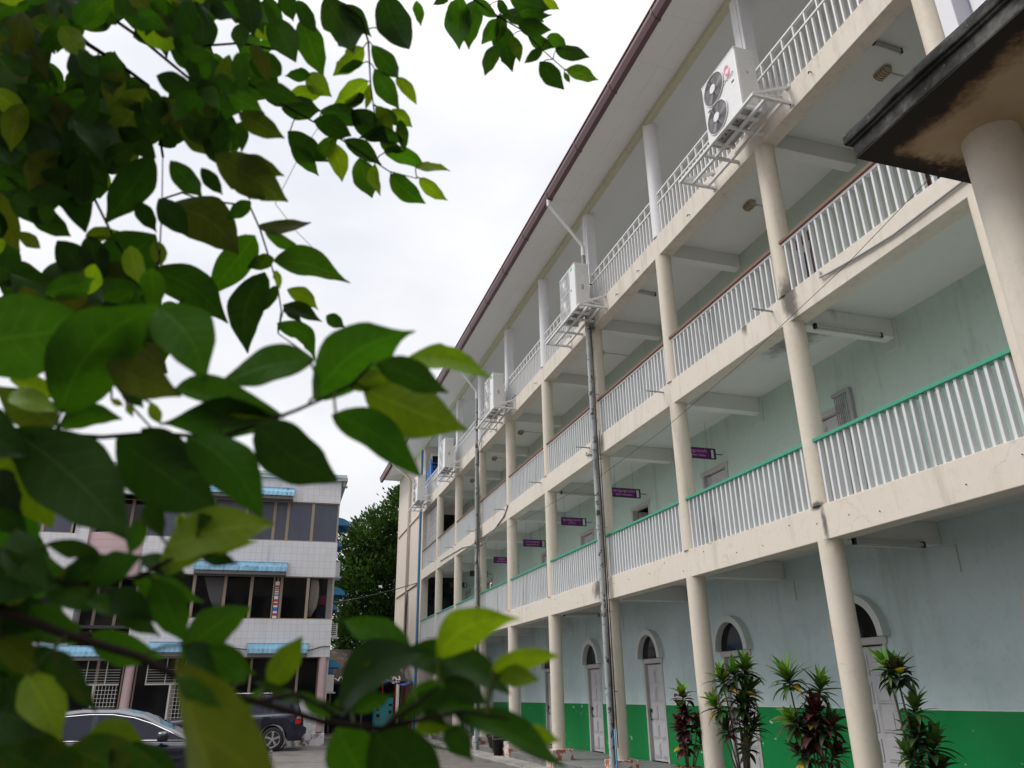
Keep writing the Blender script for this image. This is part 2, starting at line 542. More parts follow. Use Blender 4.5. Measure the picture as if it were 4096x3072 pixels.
def column(y, z0, z1, r, mat, base=False):
    c = MB()
    n = 40
    c.lathe((0, y, 0), [(1e-4, z0), (r, z0)], n, smooth=False)
    c.lathe((0, y, 0), [(r, z0), (r, z1)], n)
    o = c.build('column', mat, school)
    return o
M['plinth'] = paint('peeling_plinth_paint', (.62, .57, .53), .7, .3, streak=.3, chips=(.50, (.36, .13, .075)))
for i, y in CY.items():
    c = column(y, .36, B[0][0], .165, M['column'])
    MB().box(-.27, .27, y - .25, y + .25, -.1, .36).build('plinth', M['plinth'], c, bevel=.012)
    column(y, B[0][1], B[1][0], .16, M['column'])
    column(y, B[1][1], B[2][0], .16, M['column'])
    if i % 2:
        column(y, B[2][1], TOPZ, .16, M['white_column'])
    else:
        MB().box(-.125, .115, y - .12, y + .12, B[2][1], TOPZ).box(-.14, -.125, y - .05, y + .12, B[2][1], TOPZ).build('column', M['white_column'], school, bevel=.012)

# inner wall, floor by floor, with real door openings
DC = [Y0 + 1.8 + BAY * i for i in range(-2, 8)]
def inner_wall(z0, z1, doors, mat, name='wall'):
    w = MB()
    e = YN
    for d0, d1, zt in doors:
        w.box(XW, XW + .16, e, d0, z0, z1)
        w.box(XW, XW + .16, d0, d1, zt, z1)
        e = d1
    w.box(XW, XW + .16, e, YE, z0, z1)
    return w.build(name, mat, school)
g_doors = [(y - .5, y + .5, 2.36) for y in DC]
inner_wall(.02, 3.82, g_doors, M['dado'])
f_doors = [(y - .52, y + .52, 6.12) for y in DC if y > 8]
inner_wall(3.96, 7.06, f_doors, M['inner_upper'])
s_doors = [(y - .55, y + .55, 9.6) for y in DC]
inner_wall(7.22, 10.37, s_doors, M['inner_second'])
inner_wall(10.52, 13.5, [(y - .5, y + .5, 12.7) for y in DC], M['inner_top'])

def panel_door(y0, y1, z0, z1, x, parent, open_=False, panels=5):
    d = MB().box(x, x + .045, y0, y1, z0, z1)
    w = (y1 - y0)
    hs = (z1 - z0 - .1) / panels
    for r_ in range(panels):
        for c_ in range(2):
            a = y0 + .07 + c_ * (w / 2 - .025)
            b = a + w / 2 - .115
            za = z0 + .08 + r_ * hs
            zb = za + hs - .09
            d.box(x - .016, x, a, b, za, zb)
            d.box(x - .028, x - .016, a + .035, b - .035, za + .035, zb - .035)
    return d.build('door', M['door'], parent, bevel=.006)

rd = random.Random(3)
for k, y in enumerate(DC):
    dr = panel_door(y - .42, y + .42, .13, 2.24, XW + .07, school)
    f = MB()
    f.box(XW - .02, XW + .14, y - .5, y - .42, .12, 2.26).box(XW - .02, XW + .14, y + .42, y + .5, .12, 2.26).box(XW - .025, XW + .14, y - .53, y + .53, 2.26, 2.36)
    f.build('door_frame', M['door_frame'], dr, bevel=.006)
    n = 22
    ro, ri, ho, hi = .62, .50, .66, .54
    vs = []
    h = MB()
    rows = []
    for j in range(n + 1):
        t = math.pi * j / n
        o_ = (y + ro * math.cos(t), 2.37 + ho * math.sin(t))
        i_ = (y + ri * math.cos(t), 2.37 + hi * math.sin(t))
        rows.append([(XW, *o_), (XW - .15, *o_), (XW - .15, *i_), (XW, *i_)])
    h.loft(rows, smooth=False, close=True)
    h.f += [(0, 1, 2, 3), tuple(len(h.v) - 4 + q for q in (3, 2, 1, 0))]
    h.mi += [0, 0]
    h.sm += [False, False]
    h.build('arch_hood', M['hood'], dr)
    fl = MB()
    pts = [(y + .499 * math.cos(math.pi * j / n), 2.37 + .539 * math.sin(math.pi * j / n)) for j in range(n + 1)]
    fl.prism(pts, 'x', XW - .01, XW - .004)
    fl.build('fanlight', M['dark_glass'], dr)
    lk = MB().box(XW + .02, XW + .07, y + .28, y + .38, 1.17, 1.25).tube([(XW + .01, y + .33, 1.18), (XW + .01, y + .34, 1.1), (XW + .03, y + .34, 1.05)], .012).cyl((XW + .05, y + .36, 1.02), .02, -.03, .03, 10, 'y')
    lk.build('padlock', M['dark_metal'], dr)
    # first floor door
    if y > 8:
        shut = k not in (4, 8)
        if shut:
            dr = panel_door(y - .44, y + .44, 3.97, 6.03, XW + .08, school, panels=4)
        else:
            dr = MB().box(XW + .17, XW + 1.0, y + .40, y + .445, 3.97, 6.03).build('door', M['door'], school)
        f = MB()
        f.box(XW - .02, XW + .15, y - .52, y - .44, 3.96, 6.05).box(XW - .02, XW + .15, y + .44, y + .52, 3.96, 6.05).box(XW - .023, XW + .15, y - .55, y + .55, 6.05, 6.14)
        f.build('door_frame', M['door_frame'], dr, bevel=.006)
    # second floor doorway: dark red frame with barred leaf, top floor plain door
    dr = panel_door(y - .48, y + .48, 7.24, 9.5, XW + .08, school, panels=4)
    MB().box(XW - .02, XW + .15, y - .55, y - .48, 7.22, 9.52).box(XW - .02, XW + .15, y + .48, y + .55, 7.22, 9.52).box(XW - .023, XW + .15, y - .57, y + .57, 9.52, 9.61).build('door_frame', M['handrail_brown'], dr)
    MB().box(XW + .04, XW + .06, y - .38, y - .06, 7.5, 9.3).build('louvre', M['dark_metal'], dr)
    MB().box(XW + .04, XW + .06, y + .06, y + .38, 7.5, 9.3).build('louvre', M['dark_metal'], dr)
    panel_door(y - .45, y + .45, 10.54, 12.6, XW + .08, school, panels=4)

# folded steel gate beside the first-floor door of the nearest bay
g = MB()
gy = DC[1 + 1] - .75
for j in range(9):
    y = 9.72 + j * .045
    g.box(XW - .045, XW - .033, y, y + .012, 4.0, 6.28)
g.box(XW - .07, XW - .0, 9.68, 9.74, 3.98, 6.32)
g.box(XW - .06, XW, 9.7, 10.13, 6.28, 6.34)
for z in (4.4, 4.9, 5.4, 5.9): g.box(XW - .056, XW - .05, 9.72, 10.1, z, z + .012)
g.build('folding_gate', M['grille'], school)

# hull: rear walls, roof, eave
h = MB()
h.box(8, 8.2, YN, YW, 0, 13.6).box(XW + .16, 8, YN - .2, YN, 0, 13.6).box(-.13, XW + .16, YN - .2, YN, 0, 13.6)
h.build('rear_wall', M['hull'], school)
MB().box(XW + 1.6, XW + 1.7, YN, YE, .05, 13.4).build('room_partition', M['hull'], school)
MB().box(-.03, 8.0, YN, YE, 13.47, 13.55).build('top_ceiling', M['ceiling'], school)
sf = MB()
for j in range(42):
    y = -6.4 + j * 1.22
    sf.box(-1.12, -.60, y, min(y + 1.217, 45.4), 13.60, 13.62)
    sf.box(-.597, -.155, y, min(y + 1.217, 45.4), 13.60, 13.62)
sf.build('eave_soffit', M['eave_soffit'], school)
MB().box(-.155, -.03, YN - .2, YW, 13.44, 13.62).build('yellowed_fascia', M['yellow_trim'], school, bevel=.006)
gt = MB()
for j in range(26):
    y = -6.4 + j * 2.0
    gt.prism([(-1.12, 13.575), (-1.235, 13.575), (-1.29, 13.70), (-1.29, 13.80), (-1.12, 13.80)], 'y', y, min(y + 1.99, 45.45))
    gt.prism([(-1.11, 13.565), (-1.242, 13.565), (-1.30, 13.70), (-1.30, 13.81), (-1.11, 13.81)], 'y', y - .03, y + .03)
gt.build('gutter', M['gutter'], school)
rf = MB()
rf.box(-1.31, -1.11, -6.5, 45.5, 13.815, 13.845)
rf.prism([(-1.31, 13.85), (4, 15.9), (9.3, 13.85), (9.3, 13.80), (4, 15.84), (-1.31, 13.80 + .045)], 'y', -6.5, 45.5)
rf.prism([(-1.1, 13.63), (4, 15.8), (9.2, 13.63)], 'y', 44.9, 45.02)
rf.build('roof', M['roof'], school)

# unseen wing added behind the viewpoint to block sky and darken facing sides
wg = MB().box(-24, -.14, -16, -7.5, -.1, 12.6).box(-24.3, 0, -16.3, -7.1, 12.6, 12.9)
wg.build('added_shade_wing', M['hull'], school)
for zz in (1.0, 4.4, 7.8):
    for j in range(9):
        MB().box(-23 + j * 2.5, -21.4 + j * 2.5, -7.5, -7.46, zz, zz + 1.7).build('added_wing_window', M['film_glass'], school)

# end block beyond the last column
MB().box(-.13, XW + .16, YE, YW, 0, 13.5).build('end_wall', M['end_wall'], school)
lg = MB()
for z in (10.13, 6.74): lg.box(-.20, -.13, YE + .9, YW - .4, z - .05, z + .05)
lg.build('ledge', M['end_wall'], school, bevel=.01)
MB().box(.25, 1.2, YE - .03, YE - .005, 10.54, 13.0).build('doorway_shade_sheet', M['dark_glass'], school)  # flat dark sheets put in for the unlit depth of the end openings
MB().box(-.1, -.06, YE - .06, YE - .002, 10.54, 13.1).box(.17, .25, YE - .06, YE - .002, 10.54, 13.1).box(.25, 1.2, YE - .06, YE - .002, 13.0, 13.1).build('doorway_frame', M['white_column'], school)
MB().box(.16, 1.75, YE - .03, YE - .005, 7.3, 10.0).build('doorway_shade_sheet', M['dark_glass'], school)
MB().box(.2, 1.75, YE - .03, YE - .005, 4.1, 6.9).build('doorway_shade_sheet', M['dark_glass'], school)

# railings, one per bay and floor, each with its handrail
rfin = random.Random(17)
def fins(y0, y1, z0, z1, x0, x1, w, step, mat):
    r_ = MB()
    n = max(1, round((y1 - y0) / step))
    for j in range(n):
        y = y0 + (j + .5) * (y1 - y0) / n + rfin.gauss(0, .0035)
        k0 = len(r_.v)
        r_.box(x0, x1, y - w / 2, y + w / 2, z0, z1)
        sh = rfin.gauss(0, .005)
        r_.v[k0:] = [(p[0], p[1] + sh * (p[2] - z0) / (z1 - z0), p[2]) for p in r_.v[k0:]]
    return r_
bays = sorted(CY.values()) + [YE]
for a, b in zip(bays, bays[1:]):
    a2, b2 = a + .13, b - (.13 if b < 37 else 0)
    r1 = fins(a2, b2, B[0][1], 4.86, -.09, -.025, .038, .134, None).build('railing', M['slat'], school)
    MB().box(-.115, .02, a2 - .02, b2 + .02, 4.86, 4.91).build('handrail', M['handrail_green'], r1, bevel=.005)
    r2 = fins(a2, b2, B[1][1], 8.06, -.085, -.025, .034, .142, None)
    r2.box(-.09, -.01, a2 - .02, b2 + .02, 8.06, 8.10)
    r2 = r2.build('railing', M['slat'], school)
    MB().box(-.12, .03, a2 - .03, b2 + .03, 8.103, 8.165).build('handrail', M['handrail_brown'], r2, bevel=.012)
    r3 = MB()
    n = round((b2 - a2) / .142)
    for j in range(n):
        y = a2 + (j + .5) * (b2 - a2) / n
        r3.box(-.07, -.025, y - .015, y + .015, B[2][1], 11.54 if j % 2 == 0 else 11.30)
    r3.box(-.085, -.07, a2 - .02, b2 + .02, 11.29, 11.325)
    r3 = r3.build('railing', M['rail'], school)
    MB().box(-.075, -.015, a2 - .02, b2 + .02, 11.54, 11.575).build('handrail', M['rail'], r3)

# tall concrete screen fins on the bay next to the porch, and the wall behind them
sc_ = MB()
y = 5.07
while y > YN + .3:
    sc_.box(-.12, .16, y - .20, y, B[1][1] + .9, B[2][0])
    y -= .40
sc_.build('screen_fins', M['fin'], school, bevel=.01)
MB().box(.17, .27, YN, 5.1, B[1][1], B[2][0]).build('screen_wall', M['fin'], school)
sc_ = MB()
y = 5.07
while y > YN + .3:
    sc_.box(-.12, .16, y - .20, y, B[2][1], TOPZ)
    y -= .40
sc_.build('screen_fins', M['fin'], school, bevel=.01)

# folding steel grilles in the last bay
for zb, zt in ((7.3, 9.9),):
    g = MB()
    for j in range(12):
        y = 34.15 + j * .26
        g.box(.05, .07, y, y + .02, zb, zt)
    for j in range(24):
        for r_ in range(9):
            y = 34.2 + j * .13
            z = zb + .15 + r_ * .27
            g.tube([(.055, y, z), (.055, y + .065, z + .135), (.055, y, z + .27)], .008, 4, cap=False)
            g.tube([(.055, y + .13, z), (.055, y + .065, z + .135), (.055, y + .13, z + .27)], .008, 4, cap=False)
    g.build('scissor_grille', M['ac_white'], school)

# rainwater pipes
def pipe_from_gutter(y, mat=M['pvc']):
    p = MB()
    p.tube([(-1.2, y, 13.60), (-1.2, y, 13.44), (-1.14, y, 13.36), (-.36, y, 12.42), (-.30, y, 12.32), (-.30, y, 12.1)], .045, 10)
    p.cyl((-1.2, y, 0), .055, 13.40, 13.6, 12).cyl((-.3, y, 0), .058, 12.05, 12.3, 12)
    o = p.build('downpipe_elbow', M['rail'], school)
    p = MB().cyl((-.30, y, 0), .055, .0, 12.1, 14)
    for z in (1.6, 3.2, 5.0, 6.6, 8.2, 9.9, 11.2):
        p.cyl((-.30, y, 0), .066, z, z + .09, 14)
        p.bar((-.30, y, z + .045), (-.10, y, z + .045), .03, .02)
    o = p.build('downpipe', mat, school)
    MB().tube([(-.26, y - .10, 10.0), (-.27, y - .11, 7), (-.25, y - .10, 4), (-.27, y - .1, .3)], .017, 6).tube([(-.22, y - .14, 7.3), (-.23, y - .15, 4), (-.22, y - .14, .6)], .010, 6).build('conduit', M['cable'], o)
    MB().tube([(-.28, y - .16, .95), (-.28, y - .17, .25), (-.36, y - .17, .2), (-.40, y - .10, .2)], .018, 8).build('water_pipe', M['blue_pipe'], o)
for y in (15.66, 26.34): pipe_from_gutter(y)
MB().tube([(-1.2, 40.9, 13.6), (-1.18, 40.9, 13.4), (-.3, 40.9, 12.75), (-.22, 40.9, 12.6), (-.22, 40.9, .0)], .07, 10).build('downpipe', M['end_wall'], school)
MB().cyl((-.19, 37.75, 0), .055, 0, 13.4, 12).build('blue_downpipe', M['blue_pipe'], school)
MB().tube([(-.2, 40.75, 6.5), (-.25, 40.7, 5.9), (-.2, 40.8, 5.2), (-.22, 40.7, 4.2), (-.2, 40.9, 3.0)], .03, 6).tube([(-.2, 40.6, 6.5), (-.22, 40.6, 5.5), (-.2, 40.75, 4.6)], .022, 6).build('cable_bundle', M['cable'], school)
# overflow spouts through the beams
for y, z in ((8.95, 7.12), (12.55, 7.12), (19.85, 7.14), (27.1, 7.16), (30.6, 7.16), (34.2, 7.16), (23.4, 7.15), (34.0, 3.9), (16.3, 7.1)):
    MB().tube([(-.1, y, z), (-.5, y, z + .005)], .017, 8).build('spout', M['grille'], school)
# hooks on the top beam and loose conduit
for y, z in ((7.2, 10.33), (10.9, 10.2), (13.1, 10.2), (24.9, 10.3), (26.0, 10.28), (20.0, 10.25), (14.2, 10.2)):
    MB().tube([(-.13, y, z), (-.18, y, z - .01), (-.19, y, z - .05)], .010, 5).build('beam_hook', M['dark_metal'], school)
rb = random.Random(8)
for j in range(26):
    y = 5 + j * .75 + rb.uniform(-.3, .3)
    z = 3.6 + rb.uniform(0, .28)
    MB().cyl((-.13, y, z), .007, -.012, .0, 7, 'x').build('anchor_bolt', M['dark_metal'], school)
MB().tube([(-.15, 7.78, 7.17), (-.17, 7.77, 7.07), (-.155, 7.6, 7.05), (-.155, 7.0, 6.98), (-.155, 6.4, 6.93), (-.155, 5.2, 6.97), (-.155, 4.4, 7.02), (-.155, 1, 7.05)], .017, 8).build('conduit', M['grille'], school)
MB().tube([(-.15, 16.5, 7.05), (-.15, 16.5, 6.98), (-.16, 15.9, 6.86), (-.2, 15.65, 6.80)], .02, 8).build('conduit', M['pvc'], school)
MB().tube([(-.15, 23.0, 7.2), (-.15, 23.4, 6.95), (-.16, 25.4, 6.55), (-.2, 26.3, 6.45)], .02, 8).tube([(-.15, 26.6, 6.6), (-.15, 29, 6.9), (-.15, 33, 7.0)], .016, 6).build('conduit', M['pvc'], school)
MB().tube([(-.15, 22.0, 10.6), (-.16, 24, 10.57), (-.16, 26.2, 10.5), (-.2, 26.4, 10.2), (-.2, 26.4, 9.4)], .014, 6).build('conduit', M['cable'], school)
tag(MB().tube([(-.32, 2.0, 7.95), (-.32, 5.57, 7.17), (-.32, 7.1, 6.86), (-.32, 9.67, 6.51), (-.32, 12.4, 6.26), (-.32, 15.34, 6.15), (-.32, 19.17, 6.25), (-.25, 23.0, 6.42), (-.15, 25.9, 6.7)], .0045, 6).build('wire', M['cable']),
    'thin black wire sagging across the middle storeys of the balconies', 'wire')
tag(MB().tube([(-.15, 37.9, 6.72), (-1.0, 39.2, 6.55), (-2.4, 43, 6.5), (-3.4, 47, 6.7)], .02, 6).build('overhead_cable', M['cable']),
    'black cable strung from the end of the arcade towards the dark tree', 'cable')
# dark cracks where the beam meets the mint wall on the first floor and trunking
for i in range(0, 8):
    MB().box(XW - .03, XW, CY[i] - .16, CY[i] - .112, 6.6, 7.06).box(XW - .03, XW, CY[i] - .16, CY[i] + .14, 6.56, 6.60).build('wall_trunking', M['hood'], school)
    MB().box(XW - .025, XW, CY[i] - .34, CY[i] - .16, 3.42, 3.46).box(XW - .025, XW, CY[i] - .34, CY[i] - .3, 3.1, 3.42).build('wall_trunking', M['hood'], school)

# ------------------------------------------------------------------ lamps on the balconies
def bulkhead(loc, label):
    t = thing('bulkhead_lamp', (0, 0, 0), label, 'lamp', 'oval ceiling lamps on the second floor')
    c = MB()
    rows = []
    for s_, z in ((1, 0), (1, -.03)):
        rows.append([(math.copysign(abs(math.cos(a)) ** .6, math.cos(a)) * .085 * s_, math.copysign(abs(math.sin(a)) ** .6, math.sin(a)) * .14 * s_, z) for a in [2 * math.pi * q / 24 for q in range(24)]])
    c.loft(rows, close=True)
    c.build('lamp_base', M['tube'], t)
    c = MB()
    rows = []
    for s_, z in ((.93, -.03), (.9, -.07), (.75, -.10), (.3, -.112), (.01, -.114)):
        rows.append([(math.copysign(abs(math.cos(a)) ** .6, math.cos(a)) * .085 * s_, math.copysign(abs(math.sin(a)) ** .6, math.sin(a)) * .14 * s_, z) for a in [2 * math.pi * q / 24 for q in range(24)]])
    c.loft(rows, close=True)
    c.build('lamp_cover', M['lamp'], t)
    g = MB()
    for y in (-.09, -.045, 0, .045, .09):
        g.tube([(-.085, y, -.04), (-.07, y, -.105), (0, y, -.122), (.07, y, -.105), (.085, y, -.04)], .005, 5)
    g.build('lamp_guard', M['handrail_brown'], t)
    MB().box(.09, .85, -.012, .012, -.015, 0).build('lamp_conduit', M['tube'], t)
    t.location = loc
    return t
bulkhead((.93, 6.9, 10.37), 'yellowed ceiling lamp above the second-floor bay beside the mossy porch')
for y, l in ((10.45, 'ceiling lamp above the second-floor bay between the two nearest whole columns'), (17.67, 'second-floor ceiling lamp just past the mouldy column with the first downpipe'),
             (24.8, 'second-floor ceiling lamp in the bay just before the second downpipe'), (28.2, 'second-floor ceiling lamp in the first bay past the second downpipe'), (31.7, 'farthest ceiling lamp visible on the second floor, by the barred end bay')):
    bulkhead((.93, y, 10.37), l)

def batten(a, b, label, up=(0, 0, 1), mat=M['tube']):
    t = thing('tube_light', a, label, 'tube light', 'unlit tube lights under the balconies')
    a, b = Vector(a), Vector(b)
    MB().bar(a, b, .05, .045).build('batten', mat, t)
    d = (b - a).normalized()
    e = MB()
    for p, s_ in ((a, 1), (b, -1)): e.bar(p + d * s_ * .0, p + d * s_ * .035, .055, .085)
    e.build('lamp_holder', M['dark_metal'], t)
    MB().tube([a + d * .03 + Vector((0, 0, -.05)), b - d * .03 + Vector((0, 0, -.05))], .014, 8).build('glass_tube', M['ac_side'], t)
batten((.25, CY[0] - .14, 6.72), (1.5, CY[0] - .14, 6.72), 'dirty tube light on the cross beam of the first-floor bay nearest the porch')
batten((.25, CY[0] - .14, 3.48), (1.45, CY[0] - .14, 3.48), 'tube light on the ground-floor cross beam behind the nearest whole column')
batten((.2, CY[3] - .14, 3.52), (1.2, CY[3] - .14, 3.52), 'tube light on the ground-floor cross beam past the column with the first downpipe')
batten((.25, CY[3] - .14, 6.75), (1.4, CY[3] - .14, 6.75), 'first-floor tube light seen between the third and fourth signs')
batten((.3, 14.15, 10.33), (.85, 14.2, 10.33), 'short tube light on the second-floor ceiling before the first downpipe')
batten((.35, 6.45, 10.33), (.9, 6.48, 10.33), 'short tube light on the second-floor ceiling beside the porch')

# ------------------------------------------------------------------ hanging room signs
RX = Matrix.Rotation(R(90), 3, 'X')
SIGNS = [('မိခင်များအသင်း', "Mothers' Union", 'purple hanging sign reading Mothers Union'), ('ယောက်ျားများအသင်း', "Men's  Association", "purple hanging sign reading Men's Association"),
         ('လူငယ်များအသင်း', 'A.Y.P.A', 'purple hanging sign lettered AYPA'), ('သာသနာရေးရာ', 'Religion Educt Inc', 'purple hanging sign reading Religion Educt Inc'),
         ('ဖွံ့ဖြိုးရေး', 'Development', 'purple hanging sign reading Development, half behind a column'), (None, None, 'dark blank hanging sign past the second downpipe'), (None, None, 'farthest dark hanging sign by the dim end doorway')]
for k, (my, en, lab) in enumerate(SIGNS):
    t = thing('hanging_sign', (0, 0, 0), lab, 'sign', 'signs hung along the first-floor balcony')
    x0, x1, z0, z1 = (-.40, .38, -.115, .115)
    f = MB().box(x0, x1, -.03, .03, z1 - .014, z1).box(x0, x1, -.03, .03, z0, z0 + .014).box(x0, x0 + .016, -.03, .03, z0 + .014, z1 - .014).box(x1 - .016, x1, -.03, .03, z0 + .014, z1 - .014).box(.24, .265, -.03, .03, z0 + .014, z1 - .014)
    f.build('sign_frame', M['black'], t)
    MB().box(x0 + .016, .24, -.022, .022, z0 + .014, z1 - .014).build('sign_face', M['sign_purple'] if my else M['dark_metal'], t)
    for a_, b_, r_ in (((x0 + .1, 0, z1), (x0 + .1, 0, z1 + .6), .003), ((.2, 0, z1), (.2, 0, z1 + .6), .003), ((x1, 0, 0), (x1 + .2, 0, 0), .010)): MB().tube([a_, b_], r_, 5).build('sign_hanger', M['dark_metal'], t)
    if my:
        text_mesh('lettering', my, .075, M['sign_text'], t, (-.08, -.0235, .045), RX, ext=.001)
        text_mesh('lettering', en, .068 if len(en) < 16 else .06, M['sign_text'], t, (-.08, -.0235, -.05), RX, ext=.001)
    t.location = (1.245, 13.7 + 3.6 * k, 6.315)
# ------------------------------------------------------------------ condensers on steel shelves
def shelf(y0, y1, label):
    t = thing('condenser_shelf', (0, 0, 0), label, 'bracket', 'steel shelves bolted to the top beam')
    L = y1 - y0
    fr = MB()
    for y in (0, L * .33, L * .66, L):
        fr.bar((0, y, 0), (-.70, y, 0), .045, .05)
    for x in (-.70, -.46, -.16): fr.bar((x, -.02, .0), (x, L + .02, .0), .046, .046)
    fr.build('shelf_frame', M['galv'], t)
    for y in (0, L):
        br_ = MB()
        br_.bar((0, y, .33), (-.70, y, .02), .05, .05)
        br_.bar((0, y, -.03), (0, y, .36), .05, .025)
        br_.box(-.02, 0, y - .05, y + .05, -.05, .02).box(-.02, 0, y - .05, y + .05, .30, .38)
        br_.build('brace', M['galv'], t)
    bo = MB()
    for y in (0, L):
        for z in (-.02, .34): bo.cyl((-.02, y, z), .014, -.02, .0, 8, 'x')
    bo.build('bolt', M['dark_metal'], t)
    t.location = (-.13, y0, 10.17)
    return t

def condenser(kind):
    t = thing('air_conditioner', (0, 0, 0), 'x', 'air conditioner', 'condensers along the top balcony')
    W_, D_, H_ = 1.02, .38, 1.26
    MB().box(-D_, 0, 0, W_, .0, H_).build('casing', M['ac_white'], t, bevel=.022)
    top = MB().box(-D_ - .006, .006, -.006, W_ + .006, H_ - .03, H_ + .008)
    top.build('casing_lid', M['ac_white'], t, bevel=.012)
    MB().box(-D_ + .03, -.03, -.008, -.002, .10, H_ - .06).build('side_panel', M['ac_side'], t)
    ft = MB()
    for y in (.14, W_ - .2):
        ft.box(-D_ - .01, .01, y, y + .06, -.06, 0)
    ft.build('foot', M['galv'], t)
    un = MB().box(-D_ + .02, -.02, .04, W_ - .04, -.012, -.002)
    for j in range(6): un.cyl((-D_ + .09, .2 + j * .11, 0), .017, -.02, -.011, 8, mi=1)
    un.cyl((-D_ + .25, .3, 0), .026, -.02, -.011, 10, mi=1)
    un.build('base_pan', [M['grille'], M['black']], t)
    xf = -D_
    if kind == 0:
        for zc in (.935, .335):
            yc = .655
            r_ = .283
            MB().cyl((xf, yc, zc), r_, -.006, -.002, 40, 'x').build('fan_recess', M['fan_dark'], t)
            fb = MB()
            for j in range(5):
                a = j * 2 * math.pi / 5
                pts = [(xf - .009, yc + rr * math.cos(a + q), zc + rr * math.sin(a + q)) for rr, q in ((.07, 0), (.25, .1), (.26, .55), (.08, .7))]
                fb.add(pts, [(0, 1, 2, 3)])
            fb.build('fan', M['grille'], t)
            g = MB()
            for j in range(15): g.ring((xf - .028, yc, zc), .08 + j * .0142, .0022, 32, 'x')
            for j in range(8):
                a = j * math.pi / 4 + .3
                g.tube([(xf - .03, yc + .06 * math.cos(a), zc + .06 * math.sin(a)), (xf - .03, yc + .28 * math.cos(a), zc + .28 * math.sin(a)), (xf - .002, yc + .29 * math.cos(a), zc + .29 * math.sin(a))], .004, 5)
            g.build('fan_guard', M['grille'], t)
            MB().ring((xf - .012, yc, zc), .29, .012, 40, 'x').cyl((xf - .0, yc, zc), .082, -.04, -.022, 28, 'x').build('guard_hub', M['ac_white'], t)
        hs = MB()
        for y, z in ((.11, .63), (.83, .62)): hs.box(xf - .004, xf + .001, y, y + .07, z, z + .035)
        hs.build('hand_slot', M['black'], t)
        # round swirl emblem with the maker's lettering below
        em = MB()
        for s_ in range(2):
            pts_o, pts_i = [], []
            n = 16
            for j in range(n + 1):
                q = j / n
                a = s_ * math.pi + .4 + q * 2.9
                ro = .03 + .065 * math.sin(math.pi * min(1, q * .62 + .12))
                w_ = .052 * math.sin(math.pi * (q * .92 + .06))
                pts_o.append((xf - .004, .255 - (ro) * math.cos(a) * .95, .965 + (ro) * math.sin(a) * 1.35))
                pts_i.append((xf - .004, .255 - (ro - w_) * math.cos(a) * .95, .965 + (ro - w_) * math.sin(a) * 1.35))
            em.loft([pts_o, pts_i], smooth=False)
        em.build('emblem', M['pink'], t, solid=.002)
        rot = Matrix(((0, 0, -1), (-1, 0, 0), (0, 1, 0)))
        text_mesh('lettering', 'CHIGO', .105, M['grey_text'], t, (xf - .0035, .25, .80), rot, ext=.001, sx=.95)
        text_mesh('lettering', 'V', .09, M['grey_text'], t, (-.19, -.0105, .74), Matrix.Rotation(R(90), 3, 'X'), ext=.001)
    else:
        for zc in (.93, .35):
            yc, w2, h2 = .665, .30, .265
            MB().box(xf - .006, xf - .001, yc - w2, yc + w2, zc - h2, zc + h2).build('fan_recess', M['fan_dark'] if 0 else M['grille'], t)
            g = MB()
            for j in range(44):
                a = j * 2 * math.pi / 44
                pts = []
                for q in range(5):
                    rr = .05 + q * .062
                    aa = a + q * .10
                    pts.append((xf - .018, yc + max(-w2, min(w2, rr * math.cos(aa))), zc + max(-h2, min(h2, rr * math.sin(aa)))))
                g.tube(pts, .0045, 4, cap=False)
            for rr in (.12, .19, .255): g.ring((xf - .017, yc, zc), rr, .003, 32, 'x')
            g.build('fan_guard', M['ac_white'], t)
            MB().cyl((xf, yc, zc), .05, -.03, -.012, 20, 'x').box(xf - .016, xf, yc - w2 - .012, yc - w2, zc - h2, zc + h2).box(xf - .016, xf, yc + w2, yc + w2 + .012, zc - h2, zc + h2).box(xf - .016, xf, yc - w2, yc + w2, zc + h2, zc + h2 + .012).box(xf - .016, xf, yc - w2, yc + w2, zc - h2 - .012, zc - h2).build('guard_hub', M['ac_white'], t)
        MB().box(xf - .004, xf + .001, .24, .30, .58, .62).box(xf - .004, xf, .97, 1.0, .6, .63).build('hand_slot', M['black'], t)
        em = MB().prism([(.14, 1.13), (.27, 1.13), (.29, 1.17), (.16, 1.17)], 'x', xf - .004, xf)
        em.prism([(.15, 1.18), (.29, 1.18), (.30, 1.20), (.16, 1.20)], 'x', xf - .004, xf)
        em.build('emblem', M['teal'], t)
        MB().box(-.22, -.16, -.013, -.007, .52, .66).box(-.20, -.17, -.02, -.012, .56, .6).build('valve_cover', M['grille'], t)
    pp = MB()
    pp.tube([(-.06, -.01, .18), (-.02, -.10, .16), (.14, -.14, .10), (.42, -.1, .08)], .016, 6).tube([(-.06, -.01, .24), (.0, -.12, .22), (.2, -.16, .2), (.42, -.14, .3)], .012, 6)
    pp.build('refrigerant_pipe', M['ac_side'], t)
    return t
chA = condenser(0)
chB = condenser(1)
ACS = [(chA, 8.06, 'white condenser with two round fans and a pink swirl emblem', 7.72, 9.98, 'steel shelf carrying the condenser with the pink emblem'),
       (chB, 15.17, 'white square-grilled condenser just above the first downpipe with a teal mark', 14.85, 17.16, 'steel shelf at the mouldy column, second from the porch'),
       (None, 22.45, 'square-grilled condenser midway along the top balcony', 22.1, 24.3, 'steel shelf midway along the beam, just before the second downpipe'),
       (None, 29.65, 'square-grilled condenser in front of the blue stacked chairs', 29.3, 31.56, 'steel shelf under the condenser by the blue chairs'),
       (None, 35.6, 'last white condenser with two round fans on the end wall', 35.2, 37.55, 'last steel shelf, at the corner of the end wall')]
